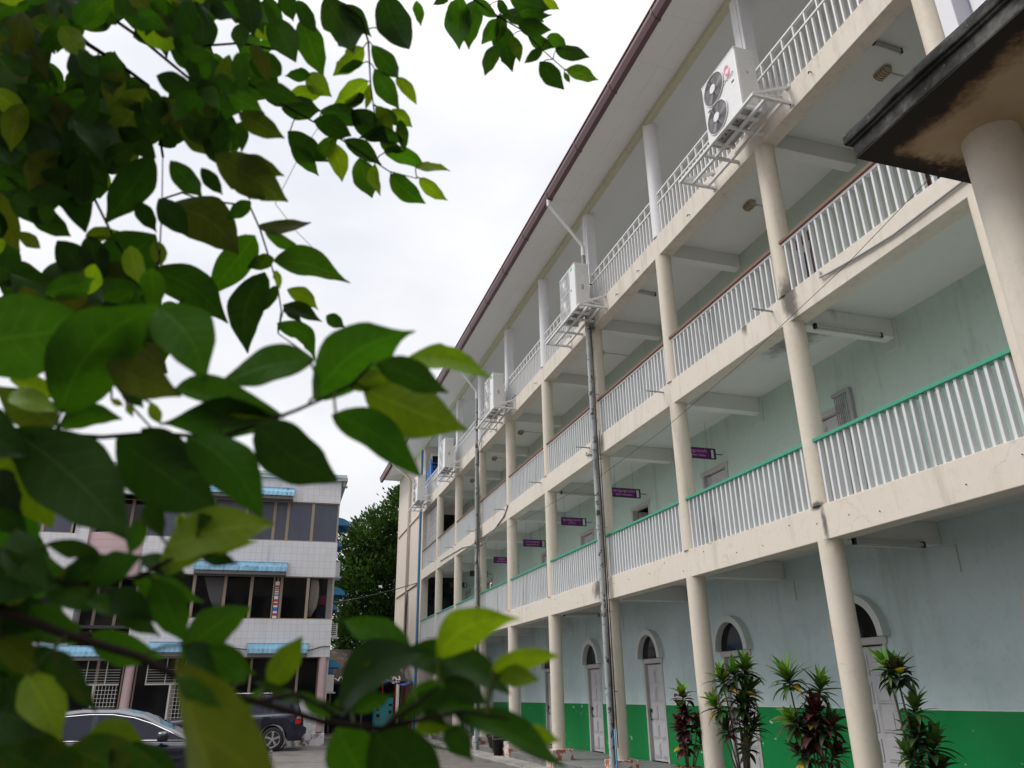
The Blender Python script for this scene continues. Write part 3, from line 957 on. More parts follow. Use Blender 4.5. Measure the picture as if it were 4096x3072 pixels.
for k, (t, y, lab, a, b, lab2) in enumerate(ACS):
    if t is None: t = copy_tree(chA if k == 4 else chB)
    t['label'] = lab
    t.location = (-.40, y, 10.245)
    shelf(a, b, lab2)
    if k in (1, 2, 3): MB

# ------------------------------------------------------------------ blue chairs stacked on the top balcony
M['chair_blue'] = plain('blue_chair_plastic', (.02, .17, .55), .35)
def chair():
    t = thing('plastic_chair', (0, 0, 0), 'x', 'chair', 'blue plastic chairs stacked on the top balcony')
    s = MB()
    s.box(-.22, .22, -.21, .21, .42, .45)
    s.box(-.24, .24, -.23, -.19, .36, .45)
    s.build('seat', M['chair_blue'], t, bevel=.012)
    b = MB()
    rows = []
    for z, w, y in ((.45, .20, .20), (.6, .215, .235), (.75, .21, .265), (.86, .16, .285)):
        rows.append([(w * q, y - .03 * (1 - q * q) * -1, z) for q in (-1, -.6, -.2, .2, .6, 1)])
    b.loft(rows)
    b.build('backrest', M['chair_blue'], t, solid=.02)
    for x, y in ((-.2, -.19), (.2, -.19), (-.2, .19), (.2, .19)):
        MB().bar((x, y, .43), (x * 1.12, y * 1.15, 0), .05, .035).build('leg', M['chair_blue'], t)
    for x in (-.225, .225):
        MB().bar((x, .22, .66), (x, -.15, .64), .045, .03).bar((x, -.15, .64), (x, -.2, .42), .04, .03).build('armrest', M['chair_blue'], t)
    return t
c0 = chair()
nth = ['lowest', 'second', 'third', 'fourth', 'fifth', 'sixth', 'topmost']
first = True
for si, (x, y, n, nm) in enumerate(((.27, 36.45, 7, 'tall'), (.27, 36.98, 5, 'middle'), (.80, 36.9, 4, 'short inner'))):
    for j in range(n):
        c = c0 if first else copy_tree(c0)
        first = False
        c.location = (x, y, B[2][1] + j * .19)
        c.rotation_euler.z = R((90, 86, 95)[si])
        w_ = nth[j] if j < n - 1 else 'topmost'
        c['label'] = f'{w_} blue plastic chair of the {nm} stack behind the top railing'

# ------------------------------------------------------------------ potted plants along the corridor edge
def leafcol_mat(name, spec=.4, trans=.35, veins=False):
    """leaf colour comes from a per-leaf colour attribute: each leaf has its own age and tint; near-tree tints also hold painted shade and backlight"""
    mt, n, p = new_mat(name)
    at = N(n, 'Attribute', attribute_name='tint')
    pos = N(n, 'NewGeometry').outputs['Position']
    sp = noise_n(n, pos, 60, 4, .6)
    c = mixc(n, ramp(n, sp, .42, .72, 0, .45), at.outputs['Color'], mixc(n, 1.0, at.outputs['Color'], (.55, .6, .5), 'MULTIPLY'))
    if veins:
        va = N(n, 'Attribute', attribute_name='vein')
        sp_ = N(n, 'SeparateXYZ')
        n.links.new(va.outputs['Vector'], sp_.inputs[0])
        ae = mathn(n, 'ABSOLUTE', sp_.outputs[1], 0)
        mid = ramp(n, ae, .075, .03)
        ph = mathn(n, 'MULTIPLY', mathn(n, 'SUBTRACT', sp_.outputs[0], mathn(n, 'MULTIPLY', mathn(n, 'POWER', ae, 1.3), .17)), 50)
        side = mathn(n, 'MULTIPLY', ramp(n, mathn(n, 'SINE', ph, 0), .84, .99), ramp(n, ae, 1.0, .5))
        vn = mathn(n, 'MAXIMUM', mid, mathn(n, 'MULTIPLY', side, .55))
        c = mixc(n, mathn(n, 'MULTIPLY', vn, .42), c, mixc(n, 1.0, c, (2.0, 1.7, 2.4), 'MULTIPLY'))
        bl = noise_n(n, pos, 95, 5, .7)
        c = mixc(n, ramp(n, bl, .60, .75, 0, .28), c, mixc(n, 1.0, c, (1.5, .95, .7), 'MULTIPLY'))
        bp = N(n, 'Bump')
        bp.inputs['Strength'].default_value = .5
        bp.inputs['Distance'].default_value = .0006
        bp.invert = True
        n.links.new(vn, bp.inputs['Height'])
        n.links.new(bp.outputs[0], p.inputs['Normal'])
    n.links.new(c, p.inputs['Base Color'])
    p.inputs['Roughness'].default_value = .45
    p.inputs['Specular IOR Level'].default_value = spec
    tr = N(n, 'BsdfTranslucent')
    n.links.new(mixc(n, 1.0, c, (1.5, 1.45, .5), 'MULTIPLY'), tr.inputs[0])
    ms = N(n, 'MixShader')
    ms.inputs[0].default_value = trans
    n.links.new(p.outputs[0], ms.inputs[1])
    n.links.new(tr.outputs[0], ms.inputs[2])
    n.links.new(ms.outputs[0], n.nodes['Material Output'].inputs[0])
    return mt
M['plant_leaf'] = leafcol_mat('cordyline_leaf', .35, .28)
M['stem'] = plain('grey_brown_stem', (.10, .08, .06), .8)
M['pot'] = paint('dark_clay_pot', (.09, .075, .065), .7, .25, streak=.3)

def set_tint(o, cols):
    ca = o.data.color_attributes.new('tint', 'FLOAT_COLOR', 'POINT')
    ca.data.foreach_set('color', [q for c in cols for q in (*c, 1)])

def blade(mb, cols, base, d, up, L, W, bend, col, rg, fold=.25, n=7, twist=0.):
    d = Vector(d).normalized()
    sd_ = d.cross(up)
    if sd_.length < .05: sd_ = d.orthogonal()
    sd_.normalize()
    p = Vector(base)
    nrm = sd_.cross(d)
    rows = []
    for j in range(n + 1):
        t = j / n
        w = W * .5 * (math.sin(math.pi * min(1, t ** .75 * .97 + .03)) ** .9) + .0015
        if j == n: w = .0008
        rows.append([p - sd_ * w + nrm * w * fold, p - sd_ * w * .5 + nrm * w * fold * .4, p.copy(), p + sd_ * w * .5 + nrm * w * fold * .4, p + sd_ * w + nrm * w * fold])
        d = (d + Vector((0, 0, -1)) * bend / n * (.4 + t)).normalized()
        nrm = sd_.cross(d)
        p = p + d * L / n
    k = len(mb.v)
    mb.loft(rows)
    for j, r_ in enumerate(rows):
        for q in range(5):
            e = 1.0 if q != 2 else 1.18
            cols.append(tuple(min(1, c * e) for c in col))

GREENS = [(.10, .22, .025), (.055, .13, .018), (.035, .085, .014), (.022, .055, .012)]
REDS = [(.11, .014, .025), (.07, .012, .018), (.05, .014, .018), (.065, .02, .018)]
def rosette(mb, cols, c, axis, n, L, W, pal, rg, yellow=.03, young=.35):
    axis = Vector(axis).normalized()
    a0 = axis.orthogonal().normalized()
    a1 = axis.cross(a0)
    for j in range(n):
        q = j / n
        az = j * 2.399 + rg.uniform(-.25, .25)
        el = 1.35 - 1.55 * q ** .85 + rg.uniform(-.12, .12)
        d = (a0 * math.cos(az) + a1 * math.sin(az)) * math.cos(el) + axis * math.sin(el)
        col = pal[0] if q < young * .5 else (pal[1] if q < young else pal[2 + (rg.random() < .5)])
        if rg.random() < yellow and q > .5: col = (.42, .30, .03)
        col = tuple(v * rg.uniform(.75, 1.25) for v in col)
        blade(mb, cols, c - axis * .16 * q, d, axis, L * rg.uniform(.65, 1.2) * (.8 + .3 * math.sin(math.pi * q)), W * rg.uniform(1.1, 1.6), rg.uniform(.4, 1.9) * (.4 + q), col, rg)

def potted(name, label, loc, h, heads, seed, pot_r=.21, pot_h=.36):
    rg = random.Random(seed)
    t = thing(name, (0, 0, 0), label, 'potted plant', 'potted plants along the corridor edge')
    pt = MB().lathe((0, 0, 0), [(.001, 0), (pot_r * .72, 0), (pot_r * .95, pot_h * .85), (pot_r * 1.06, pot_h * .86), (pot_r * 1.06, pot_h), (pot_r * .93, pot_h), (pot_r * .9, pot_h - .05)], 28)
    pt = pt.build('pot', M['pot'], t)
    MB().cyl((0, 0, 0), pot_r * .92, pot_h - .07, pot_h - .05, 24).build('soil', M['earth'], pt)
    st, lf, cols = MB(), MB(), []
    for (x, y, z, n, L, W, pal, lean) in heads:
        c = Vector((x, y, z))
        b0 = Vector((x * .25, y * .25, pot_h - .08))
        mid = (b0 + c) / 2 + Vector((rg.uniform(-.03, .03), rg.uniform(-.03, .03), 0))
        st.tube([b0, mid, c - Vector((lean[0], lean[1], 1)).normalized() * .05, c], .014, 7, r2=.008)
        rosette(lf, cols, c, (lean[0], lean[1], 1), int(n * 1.3), L * .78, W * .9, pal, rg, .05)
    for j in range(26):                                       # low leaves and runners round the rim
        a = rg.uniform(0, 6.28)
        b0 = Vector((math.cos(a) * pot_r * .6, math.sin(a) * pot_r * .6, pot_h - .04))
        blade(lf, cols, b0, (math.cos(a), math.sin(a), rg.uniform(.3, 1.3)), Vector((0, 0, 1)), rg.uniform(.08, .22), .035, rg.uniform(.8, 2), rg.choice([(.05, .10, .02), (.03, .07, .015), (.12, .10, .03), (.25, .18, .03)]), rg)
    st.build('stem', M['stem'], t)
    o = lf.build('foliage', M['plant_leaf'], t, fixn=False)
    set_tint(o, cols)
    t.location = loc
    return t
G_, R_ = GREENS, REDS
GR = [(.10, .20, .03), (.12, .02, .03), (.04, .08, .015), (.07, .015, .02)]
potted('potted_cordyline', 'low potted plant with crimson leaves under a green top, left of the front column', (-.33, 12.55, .12), 1.4,
       [(.0, -.02, 1.50, 16, .34, .10, [G_[0], G_[0], G_[1], R_[1]], (-.1, 0)), (.02, .0, 1.22, 26, .34, .085, R_, (-.35, .0)), (-.05, .02, .98, 24, .33, .085, [R_[0], R_[1], R_[3], R_[2]], (-.3, -.2)), (.2, -.1, 1.02, 22, .30, .08, [R_[1], R_[2], G_[2], G_[3]], (.5, 0)), (.24, -.12, .78, 14, .26, .075, G_, (.3, -.2)), (.0, .05, .72, 18, .28, .09, [R_[1], R_[1], R_[3], R_[2]], (.0, -.4))], 1)
potted('potted_dracaena', 'tallest bushy green potted plant with two leafy crowns, in front of the arched door', (-.30, 10.95, .12), 1.9,
       [(-.14, .1, 1.70, 28, .40, .06, G_, (-.3, 0)), (.18, -.06, 1.86, 30, .42, .062, G_, (.25, 0)), (.02, -.0, 1.80, 24, .38, .055, G_, (0, 0)), (.17, -.06, 1.50, 30, .42, .06, [G_[1], G_[2], G_[3], G_[3]], (.5, .0)), (-.28, .14, 1.34, 26, .36, .065, [G_[0], G_[1], G_[2], (.3, .22, .02)], (-.5, 0)), (.05, -.1, 1.36, 24, .38, .06, [G_[2], G_[3], G_[3], G_[3]], (.1, -.4)), (.08, -.05, 1.12, 16, .34, .085, [R_[0], R_[1], G_[2], R_[2]], (.2, -.2)), (-.16, .1, 1.02, 18, .32, .07, [G_[1], R_[3], R_[2], G_[3]], (-.4, 0)), (.2, -.08, 1.02, 20, .36, .055, [G_[3], G_[3], G_[2], G_[3]], (.6, 0)), (.1, .02, .78, 18, .28, .065, G_, (-.2, -.3))], 2)
potted('potted_cordyline', 'bushy potted plant with lime spikes over dark red leaves beside peeling green paint', (-.30, 9.28, .12), 1.8,
       [(-.16, .12, 1.68, 34, .44, .055, G_, (-.25, 0)), (.17, -.1, 1.58, 30, .40, .05, [G_[0], G_[1], G_[2], G_[3]], (.3, 0)), (-.17, .14, 1.16, 20, .36, .07, [G_[0], G_[0], G_[1], G_[2]], (-.6, 0)), (.05, -.06, 1.26, 26, .40, .09, [R_[0], R_[2], R_[3], R_[2]], (.1, -.2)), (.0, .0, 1.0, 28, .40, .09, [R_[1], R_[3], R_[3], R_[2]], (-.2, -.3)), (.22, -.12, 1.1, 24, .40, .07, [G_[2], G_[3], R_[3], G_[3]], (.5, 0)), (-.1, .06, .78, 22, .34, .075, [G_[2], G_[3], R_[3], G_[3]], (-.3, -.2)), (.24, -.1, .76, 18, .34, .07, [R_[1], G_[3], R_[3], G_[3]], (.6, -.2))], 3)
potted('potted_dracaena', 'leggy potted plant with dark rosettes on a bare stem, right of the front column', (-.30, 7.5, .12), 1.9,
       [(-.05, .04, 1.72, 34, .34, .085, [G_[2], G_[3], (.014, .03, .012), (.02, .04, .012)], (.05, 0)), (-.14, .1, 1.80, 16, .34, .05, [G_[0], G_[0], G_[1], G_[2]], (-.6, 0)), (.05, -.02, 1.34, 22, .36, .05, [G_[0], G_[1], G_[2], G_[3]], (.05, -.1)), (.03, 0, 1.08, 26, .32, .07, [G_[2], G_[3], G_[3], G_[3]], (-.1, -.2)), (.15, -.09, .98, 22, .34, .07, [G_[1], G_[2], G_[3], G_[3]], (.3, 0)), (-.08, .05, .86, 22, .27, .055, [G_[1], G_[2], G_[3], G_[3]], (-.3, 0)), (.13, -.08, .72, 26, .32, .085, [G_[2], G_[3], G_[3], (.03, .04, .02)], (.3, -.3))], 4)
potted('potted_cordyline', 'potted plant at the far right edge of the corridor, only its leaf tips showing', (-.30, 5.55, .12), 1.8,
       [(-.06, .04, 1.62, 24, .36, .07, G_, (-.3, 0)), (.05, .0, 1.25, 24, .36, .08, [R_[0], R_[1], G_[2], R_[2]], (-.2, 0)), (.0, .05, .9, 22, .36, .07, [G_[1], G_[2], G_[3], G_[3]], (-.4, -.2))], 5)

def tub(loc, lab, tilt=0):
    t = thing('flower_tub', (0, 0, 0), lab, 'plant tub', 'black plant tubs by the far columns')
    b = MB().lathe((0, 0, 0), [(.001, 0), (.22, 0), (.30, .30), (.33, .31), (.33, .34), (.29, .34), (.27, .28), (.001, .27)], 28)
    b.build('tub', M['black'], t)
    rg = random.Random(len(lab))
    lf, cols = MB(), []
    for j in range(30):
        a = rg.uniform(0, 6.28)
        blade(lf, cols, (math.cos(a) * .15, math.sin(a) * .15, .28), (math.cos(a), math.sin(a), rg.uniform(.4, 1.6)), Vector((0, 0, 1)), rg.uniform(.12, .35), .04, rg.uniform(.6, 1.6), rg.choice([(.03, .07, .015), (.10, .09, .05), (.02, .05, .012)]), rg)
    o = lf.build('foliage', M['plant_leaf'], t, fixn=False)
    set_tint(o, cols)
    t.location = loc
tub((-.10, 24.6, .12), 'black tub of weeds on the corridor edge beside the second downpipe')
t = thing('plastic_bucket', (0, 0, 0), 'narrow black bucket leaning behind a peeling column plinth', 'bucket')
MB().lathe((0, 0, 0), [(.001, 0), (.11, 0), (.17, .42), (.185, .42), (.185, .45), (.16, .44), (.10, .03)], 24).build('bucket_body', M['black'], t)
MB().ring((0, 0, .45), .16, .008, 20, 'y').build('bucket_handle', M['grille'], t)
t.location = (-.36, 23.6, -.03)

# ------------------------------------------------------------------ mossy porch canopy by the camera
def moss_mat():
    mt, n, p = new_mat('mossy_black_concrete')
    pos = N(n, 'NewGeometry').outputs['Position']
    a = noise_n(n, pos, 9, 8, .7)
    b = noise_n(n, pos, 2.2, 6, .6)
    c = mixc(n, ramp(n, a, .40, .72), (.012, .012, .011), (.055, .055, .055))
    c = mixc(n, ramp(n, b, .47, .64, 0, .8), c, (.20, .20, .19))
    c = mixc(n, ramp(n, noise_n(n, pos, 20, 7, .78), .63, .68), c, (.40, .38, .35))
    n.links.new(c, p.inputs['Base Color'])
    p.inputs['Roughness'].default_value = .9
    b_ = N(n, 'Bump')
    b_.inputs['Strength'].default_value = .9
    b_.inputs['Distance'].default_value = .02
    n.links.new(a, b_.inputs['Height'])
    n.links.new(b_.outputs[0], p.inputs['Normal'])
    return mt
M['moss'] = moss_mat()
PX, PY, PZ = -4.32, 2.79, 4.43
def under_mat():
    mt, n, p = new_mat('damp_ochre_soffit')
    pos = N(n, 'NewGeometry').outputs['Position']
    sp = N(n, 'SeparateXYZ')
    n.links.new(pos, sp.inputs[0])
    ns = noise_n(n, pos, 4.2, 8, .72)
    w = mathn(n, 'MULTIPLY', mathn(n, 'SUBTRACT', ns, .5), .42)
    ex = mathn(n, 'ADD', mathn(n, 'SUBTRACT', sp.outputs[0], PX), w)          # distance in from the street edge
    ey = mathn(n, 'ADD', mathn(n, 'SUBTRACT', PY, sp.outputs[1]), w)          # distance in from the far edge
    e = mathn(n, 'MINIMUM', ex, mathn(n, 'MULTIPLY', ey, 1.5))
    c = mixc(n, ramp(n, noise_n(n, pos, 1.6, 6, .6), .35, .7), (.52, .40, .25), (.42, .30, .17))
    c = mixc(n, ramp(n, e, .30, .13), c, (.10, .045, .018))
    c = mixc(n, ramp(n, e, .19, .12), c, (.018, .014, .011))
    n.links.new(c, p.inputs['Base Color'])
    p.inputs['Roughness'].default_value = .85
    return mt
M['porch_under'] = under_mat()
M['porch_column'] = paint('porch_column_paint', (.68, .625, .54), .6, .24, streak=.4, warm=(.5, .42, .36))
porch = thing('porch', (PX + .5, 0, 0), 'black mossy concrete porch canopy with a stained ochre underside on a round column', 'porch')
rngp = random.Random(2)
def rough_edge(lst):
    return lst
s = MB()
NSEG = 36
def slab_strip(off, z0, z1, jit):
    """front band and far band of the canopy edge as gently uneven strips"""
    pts = []
    for j in range(NSEG + 1):
        y = -4.5 + (PY + off + 4.5) * j / NSEG
        q = noise.noise(Vector((y * 3, z0, 0))) * jit
        pts.append((PX - off + q, y))
    for j in range(1, 17):
        x = PX - off + (-.18 - PX + off) * j / 16
        pts.append((x, PY + off + noise.noise(Vector((x * 3, z0, 5))) * jit))
    inner = [(-.18, -4.5)]
    poly = pts + inner
    s.prism(poly, 'z', z0, z1)
slab_strip(0, PZ, PZ + .088, .008)
slab_strip(.018, PZ + .088, PZ + .104, .010)
slab_strip(.034, PZ + .104, PZ + .162, .022)
slab_strip(.020, PZ + .162, PZ + .182, .012)
s.build('canopy_slab', M['moss'], porch, bevel=.014)
MB().box(PX + .004, -.2, -4.4, PY - .004, PZ - .006, PZ - .001).build('canopy_underside', M['porch_under'], porch)
for (cx, cy) in ((-3.73, 2.43), (-3.73, -3.2)):
    MB().lathe((cx, cy, 0), [(.142, -.1), (.142, PZ - .006)], 40).build('porch_column', M['porch_column'], porch)
# ------------------------------------------------------------------ tiled building across the yard
def tile_mat():
    mt, n, p = new_mat('white_wall_tile')
    tcn = N(n, 'TexCoord')
    sp = N(n, 'SeparateXYZ')
    n.links.new(tcn.outputs['Object'], sp.inputs[0])
    cb = N(n, 'CombineXYZ')
    ad = mathn(n, 'ADD', sp.outputs[0], sp.outputs[1])
    n.links.new(ad, cb.inputs[0])
    n.links.new(sp.outputs[2], cb.inputs[1])
    bk = N(n, 'TexBrick', offset=0.)
    bk.inputs['Scale'].default_value = 1.0
    bk.inputs['Brick Width'].default_value = .215
    bk.inputs['Row Height'].default_value = .26
    bk.inputs['Mortar Size'].default_value = .004
    bk.inputs['Mortar Smooth'].default_value = .2
    bk.inputs['Color1'].default_value = (.72, .71, .735, 1)
    bk.inputs['Color2'].default_value = (.68, .675, .70, 1)
    bk.inputs['Mortar'].default_value = (.40, .40, .41, 1)
    n.links.new(cb.outputs[0], bk.inputs['Vector'])
    pos = tcn.outputs['Object']
    st = noise_n(n, pos, 2.2, 5, .65, (1, 1, .12))
    c = mixc(n, ramp(n, st, .52, .8, 0, .45), bk.outputs['Color'], (.33, .31, .30))
    ru = mathn(n, 'MULTIPLY', ramp(n, noise_n(n, pos, 3.5, 7, .7), .47, .62), ramp(n, sp.outputs[2], .75, .15))
    c = mixc(n, ru, c, (.14, .075, .045))
    n.links.new(c, p.inputs['Base Color'])
    p.inputs['Roughness'].default_value = .35
    return mt
M['tile'] = tile_mat()
M['pink_tile'] = paint('pink_wall_paint', (.60, .43, .44), .5, .08, streak=.12)
M['mullion'] = paint('tan_window_frame', (.34, .27, .20), .5, .2, streak=.1, bump=0)
M['awning'] = paint('pale_blue_awning_sheet', (.24, .45, .60), .5, .4, streak=.9, warm=(.16, .22, .25), bump=0)
M['awning_bright'] = paint('bright_blue_awning', (.04, .23, .44), .4, .15, streak=.15, bump=0)
M['awning_soffit'] = paint('grey_awning_underside', (.16, .15, .15), .6, .1)
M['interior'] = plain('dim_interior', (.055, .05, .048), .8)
M['cream_cloth'] = plain('cream_curtain', (.62, .55, .47), .8)
M['red_cloth'] = plain('maroon_cloth', (.25, .03, .06), .8)
M['navy_cloth'] = plain('navy_cloth', (.02, .02, .05), .8)
M['lace'] = plain('grey_lace', (.42, .42, .43), .8)
M['fascia'] = paint('pale_teal_fascia', (.50, .62, .62), .5, .15, streak=.3)

SB = .9426
YF = 30.98
def bx(v): return -7.2728 + (v + 7.2728) * SB
def bz(v): return 1.6435 + (v - 1.6435) * SB
X0 = bx(-4.572)
ann = thing('tiled_building', (X0, YF, 0), 'three-storey white tiled building with blue awnings and tinted windows across the yard', 'building')
zs = dict(r1=bz(10.4), r0=bz(10.2), a1=bz(9.24), a0=bz(7.59), b1=bz(6.17), b0=bz(4.5), g=bz(3.08))
XB, XP, XL = bx(-12.0), bx(-14.29), bx(-22)
def bands(x0, x1):
    w = MB()
    w.box(x0, x1, YF, YF + .25, zs['a1'], zs['r0']).box(x0, x1, YF, YF + .25, zs['b1'], zs['a0']).box(x0, x1, YF, YF + .25, zs['g'], zs['b0'])
    return w
w = bands(XB, X0)
w.box(X0 - .25, X0, YF + .25, YF + 13, -.1, zs['r0'])
w.box(XB, XB + .25, YF + .25, YF + 1.2, zs['g'], zs['r0'])
w.build('wall', M['tile'], ann)
w = bands(XL, XP)
w.box(XP + .30, XB, YF, YF + .25, zs['a1'], zs['r0'])
w.box(XP, XP + .30, YF - .12, YF + 1.2, zs['g'], zs['r0'])
w.box(XP - .25, XP, YF + .25, YF + 1.2, zs['g'], zs['r0'])
w.build('wall', M['tile'], ann)
MB().box(XL, X0, YF + 12.8, YF + 13, 0, zs['r0']).box(XL, XL + .2, YF + .25, YF + 12.8, 0, zs['r0']).build('wall', M['hull'], ann)
MB().box(XL, X0 + .16, YF - .14, YF + 13.1, zs['r0'], zs['r1'] - .07).box(XL, X0 + .19, YF - .18, YF + 13.1, zs['r1'] - .07, zs['r1'] + .05).build('roof_edge', M['fascia'], ann)
MB().box(X0 - .02, X0 + .22, YF - .22, YF + 12.8, zs['r0'] - .02, zs['r0'] + .12).tube([(X0 + .1, YF - .1, zs['r0']), (X0 + .1, YF - .1, zs['r0'] - .18), (X0 + .22, YF - .05, zs['r0'] - .24)], .05, 8).build('roof_gutter', M['grille'], ann)
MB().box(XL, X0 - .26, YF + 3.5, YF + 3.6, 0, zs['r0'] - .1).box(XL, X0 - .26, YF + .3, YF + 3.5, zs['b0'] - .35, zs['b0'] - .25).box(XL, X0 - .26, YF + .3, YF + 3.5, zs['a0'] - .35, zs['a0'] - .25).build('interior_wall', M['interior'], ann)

def window(x0, x1, z0, z1, y, glass, fw=.055):
    f = MB()
    f.box(x0, x0 + fw, y, y + .08, z0, z1).box(x1 - fw, x1, y, y + .08, z0, z1).box(x0 + fw, x1 - fw, y, y + .08, z1 - fw * .7, z1).box(x0 + fw, x1 - fw, y, y + .08, z0, z0 + fw * .7)
    f = f.build('window', M['mullion'], ann)
    MB().box(x0 + fw, x1 - fw, y + .03, y + .036, z0 + fw * .7, z1 - fw * .7).build('pane', glass, f)
def win_run(edges, z0, z1, y, glass):
    for a, b in zip(edges, edges[1:]): window(bx(a), bx(b) , z0, z1, y, glass)
win_run([-12.0, -10.75, -9.6, -8.3, -7.2], zs['a0'], zs['a1'], YF + .06, M['film_glass'])
win_run([-7.2, -6.66], zs['a0'], zs['a1'], YF + .06, M['film_glass'])
win_run([-6.66, -5.66, -4.60], zs['a0'], zs['a1'], YF + .05, M['film_glass'])
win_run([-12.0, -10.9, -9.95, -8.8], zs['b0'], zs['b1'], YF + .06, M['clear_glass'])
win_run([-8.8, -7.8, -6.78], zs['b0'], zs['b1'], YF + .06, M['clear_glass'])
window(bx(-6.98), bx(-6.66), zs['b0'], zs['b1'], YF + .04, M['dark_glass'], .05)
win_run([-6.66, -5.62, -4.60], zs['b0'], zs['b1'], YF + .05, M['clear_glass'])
win_run([-22, -20, -18.2, -16.7, -15.64, -14.6], zs['a0'], zs['a1'], YF + .06, M['film_glass'])
win_run([-22, -20, -18.2, -16.7, -15.64, -14.6], zs['b0'], zs['b1'], YF + .06, M['clear_glass'])
win_run([-14.25, -13.5, -12.75, -12.02], zs['a0'] - .5, zs['a1'], YF + .9, M['dark_glass'])
win_run([-14.25, -13.5, -12.75, -12.02], zs['b0'] - .5, zs['b1'], YF + .9, M['dark_glass'])
ge = [-4.95, -5.75, -6.6, -7.5, -8.35, -9.3, -10.2, -11.6]
for a, b in zip(ge[1:], ge): window(bx(a), bx(b), bz(1.55) if b > -7.0 else .05, zs['g'], YF + .3, M['clear_glass'], .045)
ge = [-12.0, -12.9, -13.9, -14.9, -16.2, -18, -20, -22]
for a, b in zip(ge[1:], ge): window(bx(a), bx(b), .05, zs['g'], YF + .3, M['clear_glass'], .045)
MB().box(bx(-7.0), bx(-4.9), YF + .02, YF + .3, -.05, bz(1.55)).build('low_wall', M['tile'], ann)
# security grilles on the ground floor
gg = MB()
for x0, x1 in ((-13.9, -12.1), (-11.2, -9.5)):
    a, b = bx(x0), bx(x1)
    for j in range(6): gg.box(a, b, YF + .22, YF + .235, bz(2.2) + j * .085, bz(2.2) + j * .085 + .012)
    gg.box(a, b, YF + .2, YF + .24, bz(2.12), bz(2.17))
    x = a
    while x < b:
        gg.box(x, x + .03, YF + .2, YF + .24, bz(2.17), zs['g'])
        x += .62
    x = b - .72
    while x < b:
        gg.box(x, x + .014, YF + .2, YF + .215, .5, bz(2.1))
        x += .11
    for j in range(12): gg.box(b - .72, b, YF + .216, YF + .23, .5 + j * .13, .515 + j * .13)
    gg.box(b - .80, b - .74, YF + .19, YF + .24, .4, bz(2.12))
gg.build('security_grille', M['ac_side'], ann)
# balcony front, bowed
bal = MB()
rows_t, n = [], 18
for zi in range(6):
    z0 = bz(5.9) + zi * .275
    for z, o in ((z0, 0), (z0 + .262, 0), (z0 + .264, -.012), (z0 + .274, -.012)):
        rows_t.append([(XB + (XP + .3 - XB) * q / n, YF - (.34 + o) * math.sin(math.pi * q / n) ** .8 + .05, z) for q in range(n + 1)])
bal.loft(rows_t, smooth=False)
bal.build('balcony_front', M['pink_tile'], ann, solid=.08)
for xx in (-4.80, -11.78):
    x = bx(xx)
    pc = MB()
    pc.lathe((x, YF + .16, 0), [(.155, .45)] + [q for j in range(9) for q in ((.155, .45 + j * .285 + .277), (.146, .45 + j * .285 + .279), (.146, .45 + j * .285 + .285), (.155, .45 + j * .285 + .287))][:-1] + [(.155, zs['g'])], 28, smooth=False)
    pc = pc.build('round_column', M['pink_tile'], ann)
    MB().box(x - .24, x + .22, YF - .08, YF + .4, -.1, .40).build('column_block', M['tile'], pc, bevel=.01)
MB().box(bx(-4.99), bx(-4.95), YF + .1, YF + .3, bz(1.55), zs['g']).build('door_post', M['handrail_brown'], ann)

def awning(x0, x1, z, proj=.5, drop=.36):
    a = MB()
    a.box(x0 - .02, x1 + .02, YF - .16, YF, z - .005, z + .03)
    n = max(4, round((x1 - x0) / .085))
    rows = [[], [], []]
    for j in range(n + 1):
        x = x0 + (x1 - x0) * j / n
        o = .02 if j % 2 else -.02
        if j % 6 == 0: o = -.045
        rows[0].append((x, YF - .14 + o * .4, z))
        rows[1].append((x, YF - proj + .05 + o, z - drop * .55))
        rows[2].append((x, YF - proj + o, z - drop))
    a.loft(rows, smooth=False)
    o = a.build('awning', M['awning'], ann)
    MB().box(x0 + .02, x1 - .02, YF - proj + .04, YF, z - drop - .13, z - drop + .01).build('awning_box', M['awning_soffit'], o)
awning(bx(-9.9), bx(-6.5), bz(9.74))
awning(bx(-10.0), bx(-6.5), bz(6.66))
awning(bx(-7.7), bx(-5.45), bz(3.56), .45, .34)
awning(bx(-11.2), bx(-8.9), bz(3.60), .45, .34)
awning(bx(-14.9), bx(-12.1), bz(3.46), .45, .34)

def side_awning(y, z, w=1.6, r=.50):
    a = MB()
    rows = []
    for j in range(9):
        t = j / 8 * math.pi / 2
        rows.append([(X0 + r * math.sin(t), yy, z + r * .62 * math.cos(t)) for yy in (y, y + w)])
    a.loft(rows)
    for yy in (y, y + w):
        a.prism([(X0, z)] + [(X0 + r * math.sin(j / 8 * math.pi / 2), z + r * .62 * math.cos(j / 8 * math.pi / 2)) for j in range(9)], 'y', yy, yy + .01)
    a.build('side_awning', M['awning_bright'], ann)
for y, z in ((32.0, bz(8.55)), (32.0, bz(5.60)), (32.0, bz(2.72)), (35.6, bz(8.3)), (35.6, bz(5.35)), (35.6, bz(2.6)), (39, bz(8.3)), (39, bz(5.35))): side_awning(y, z)

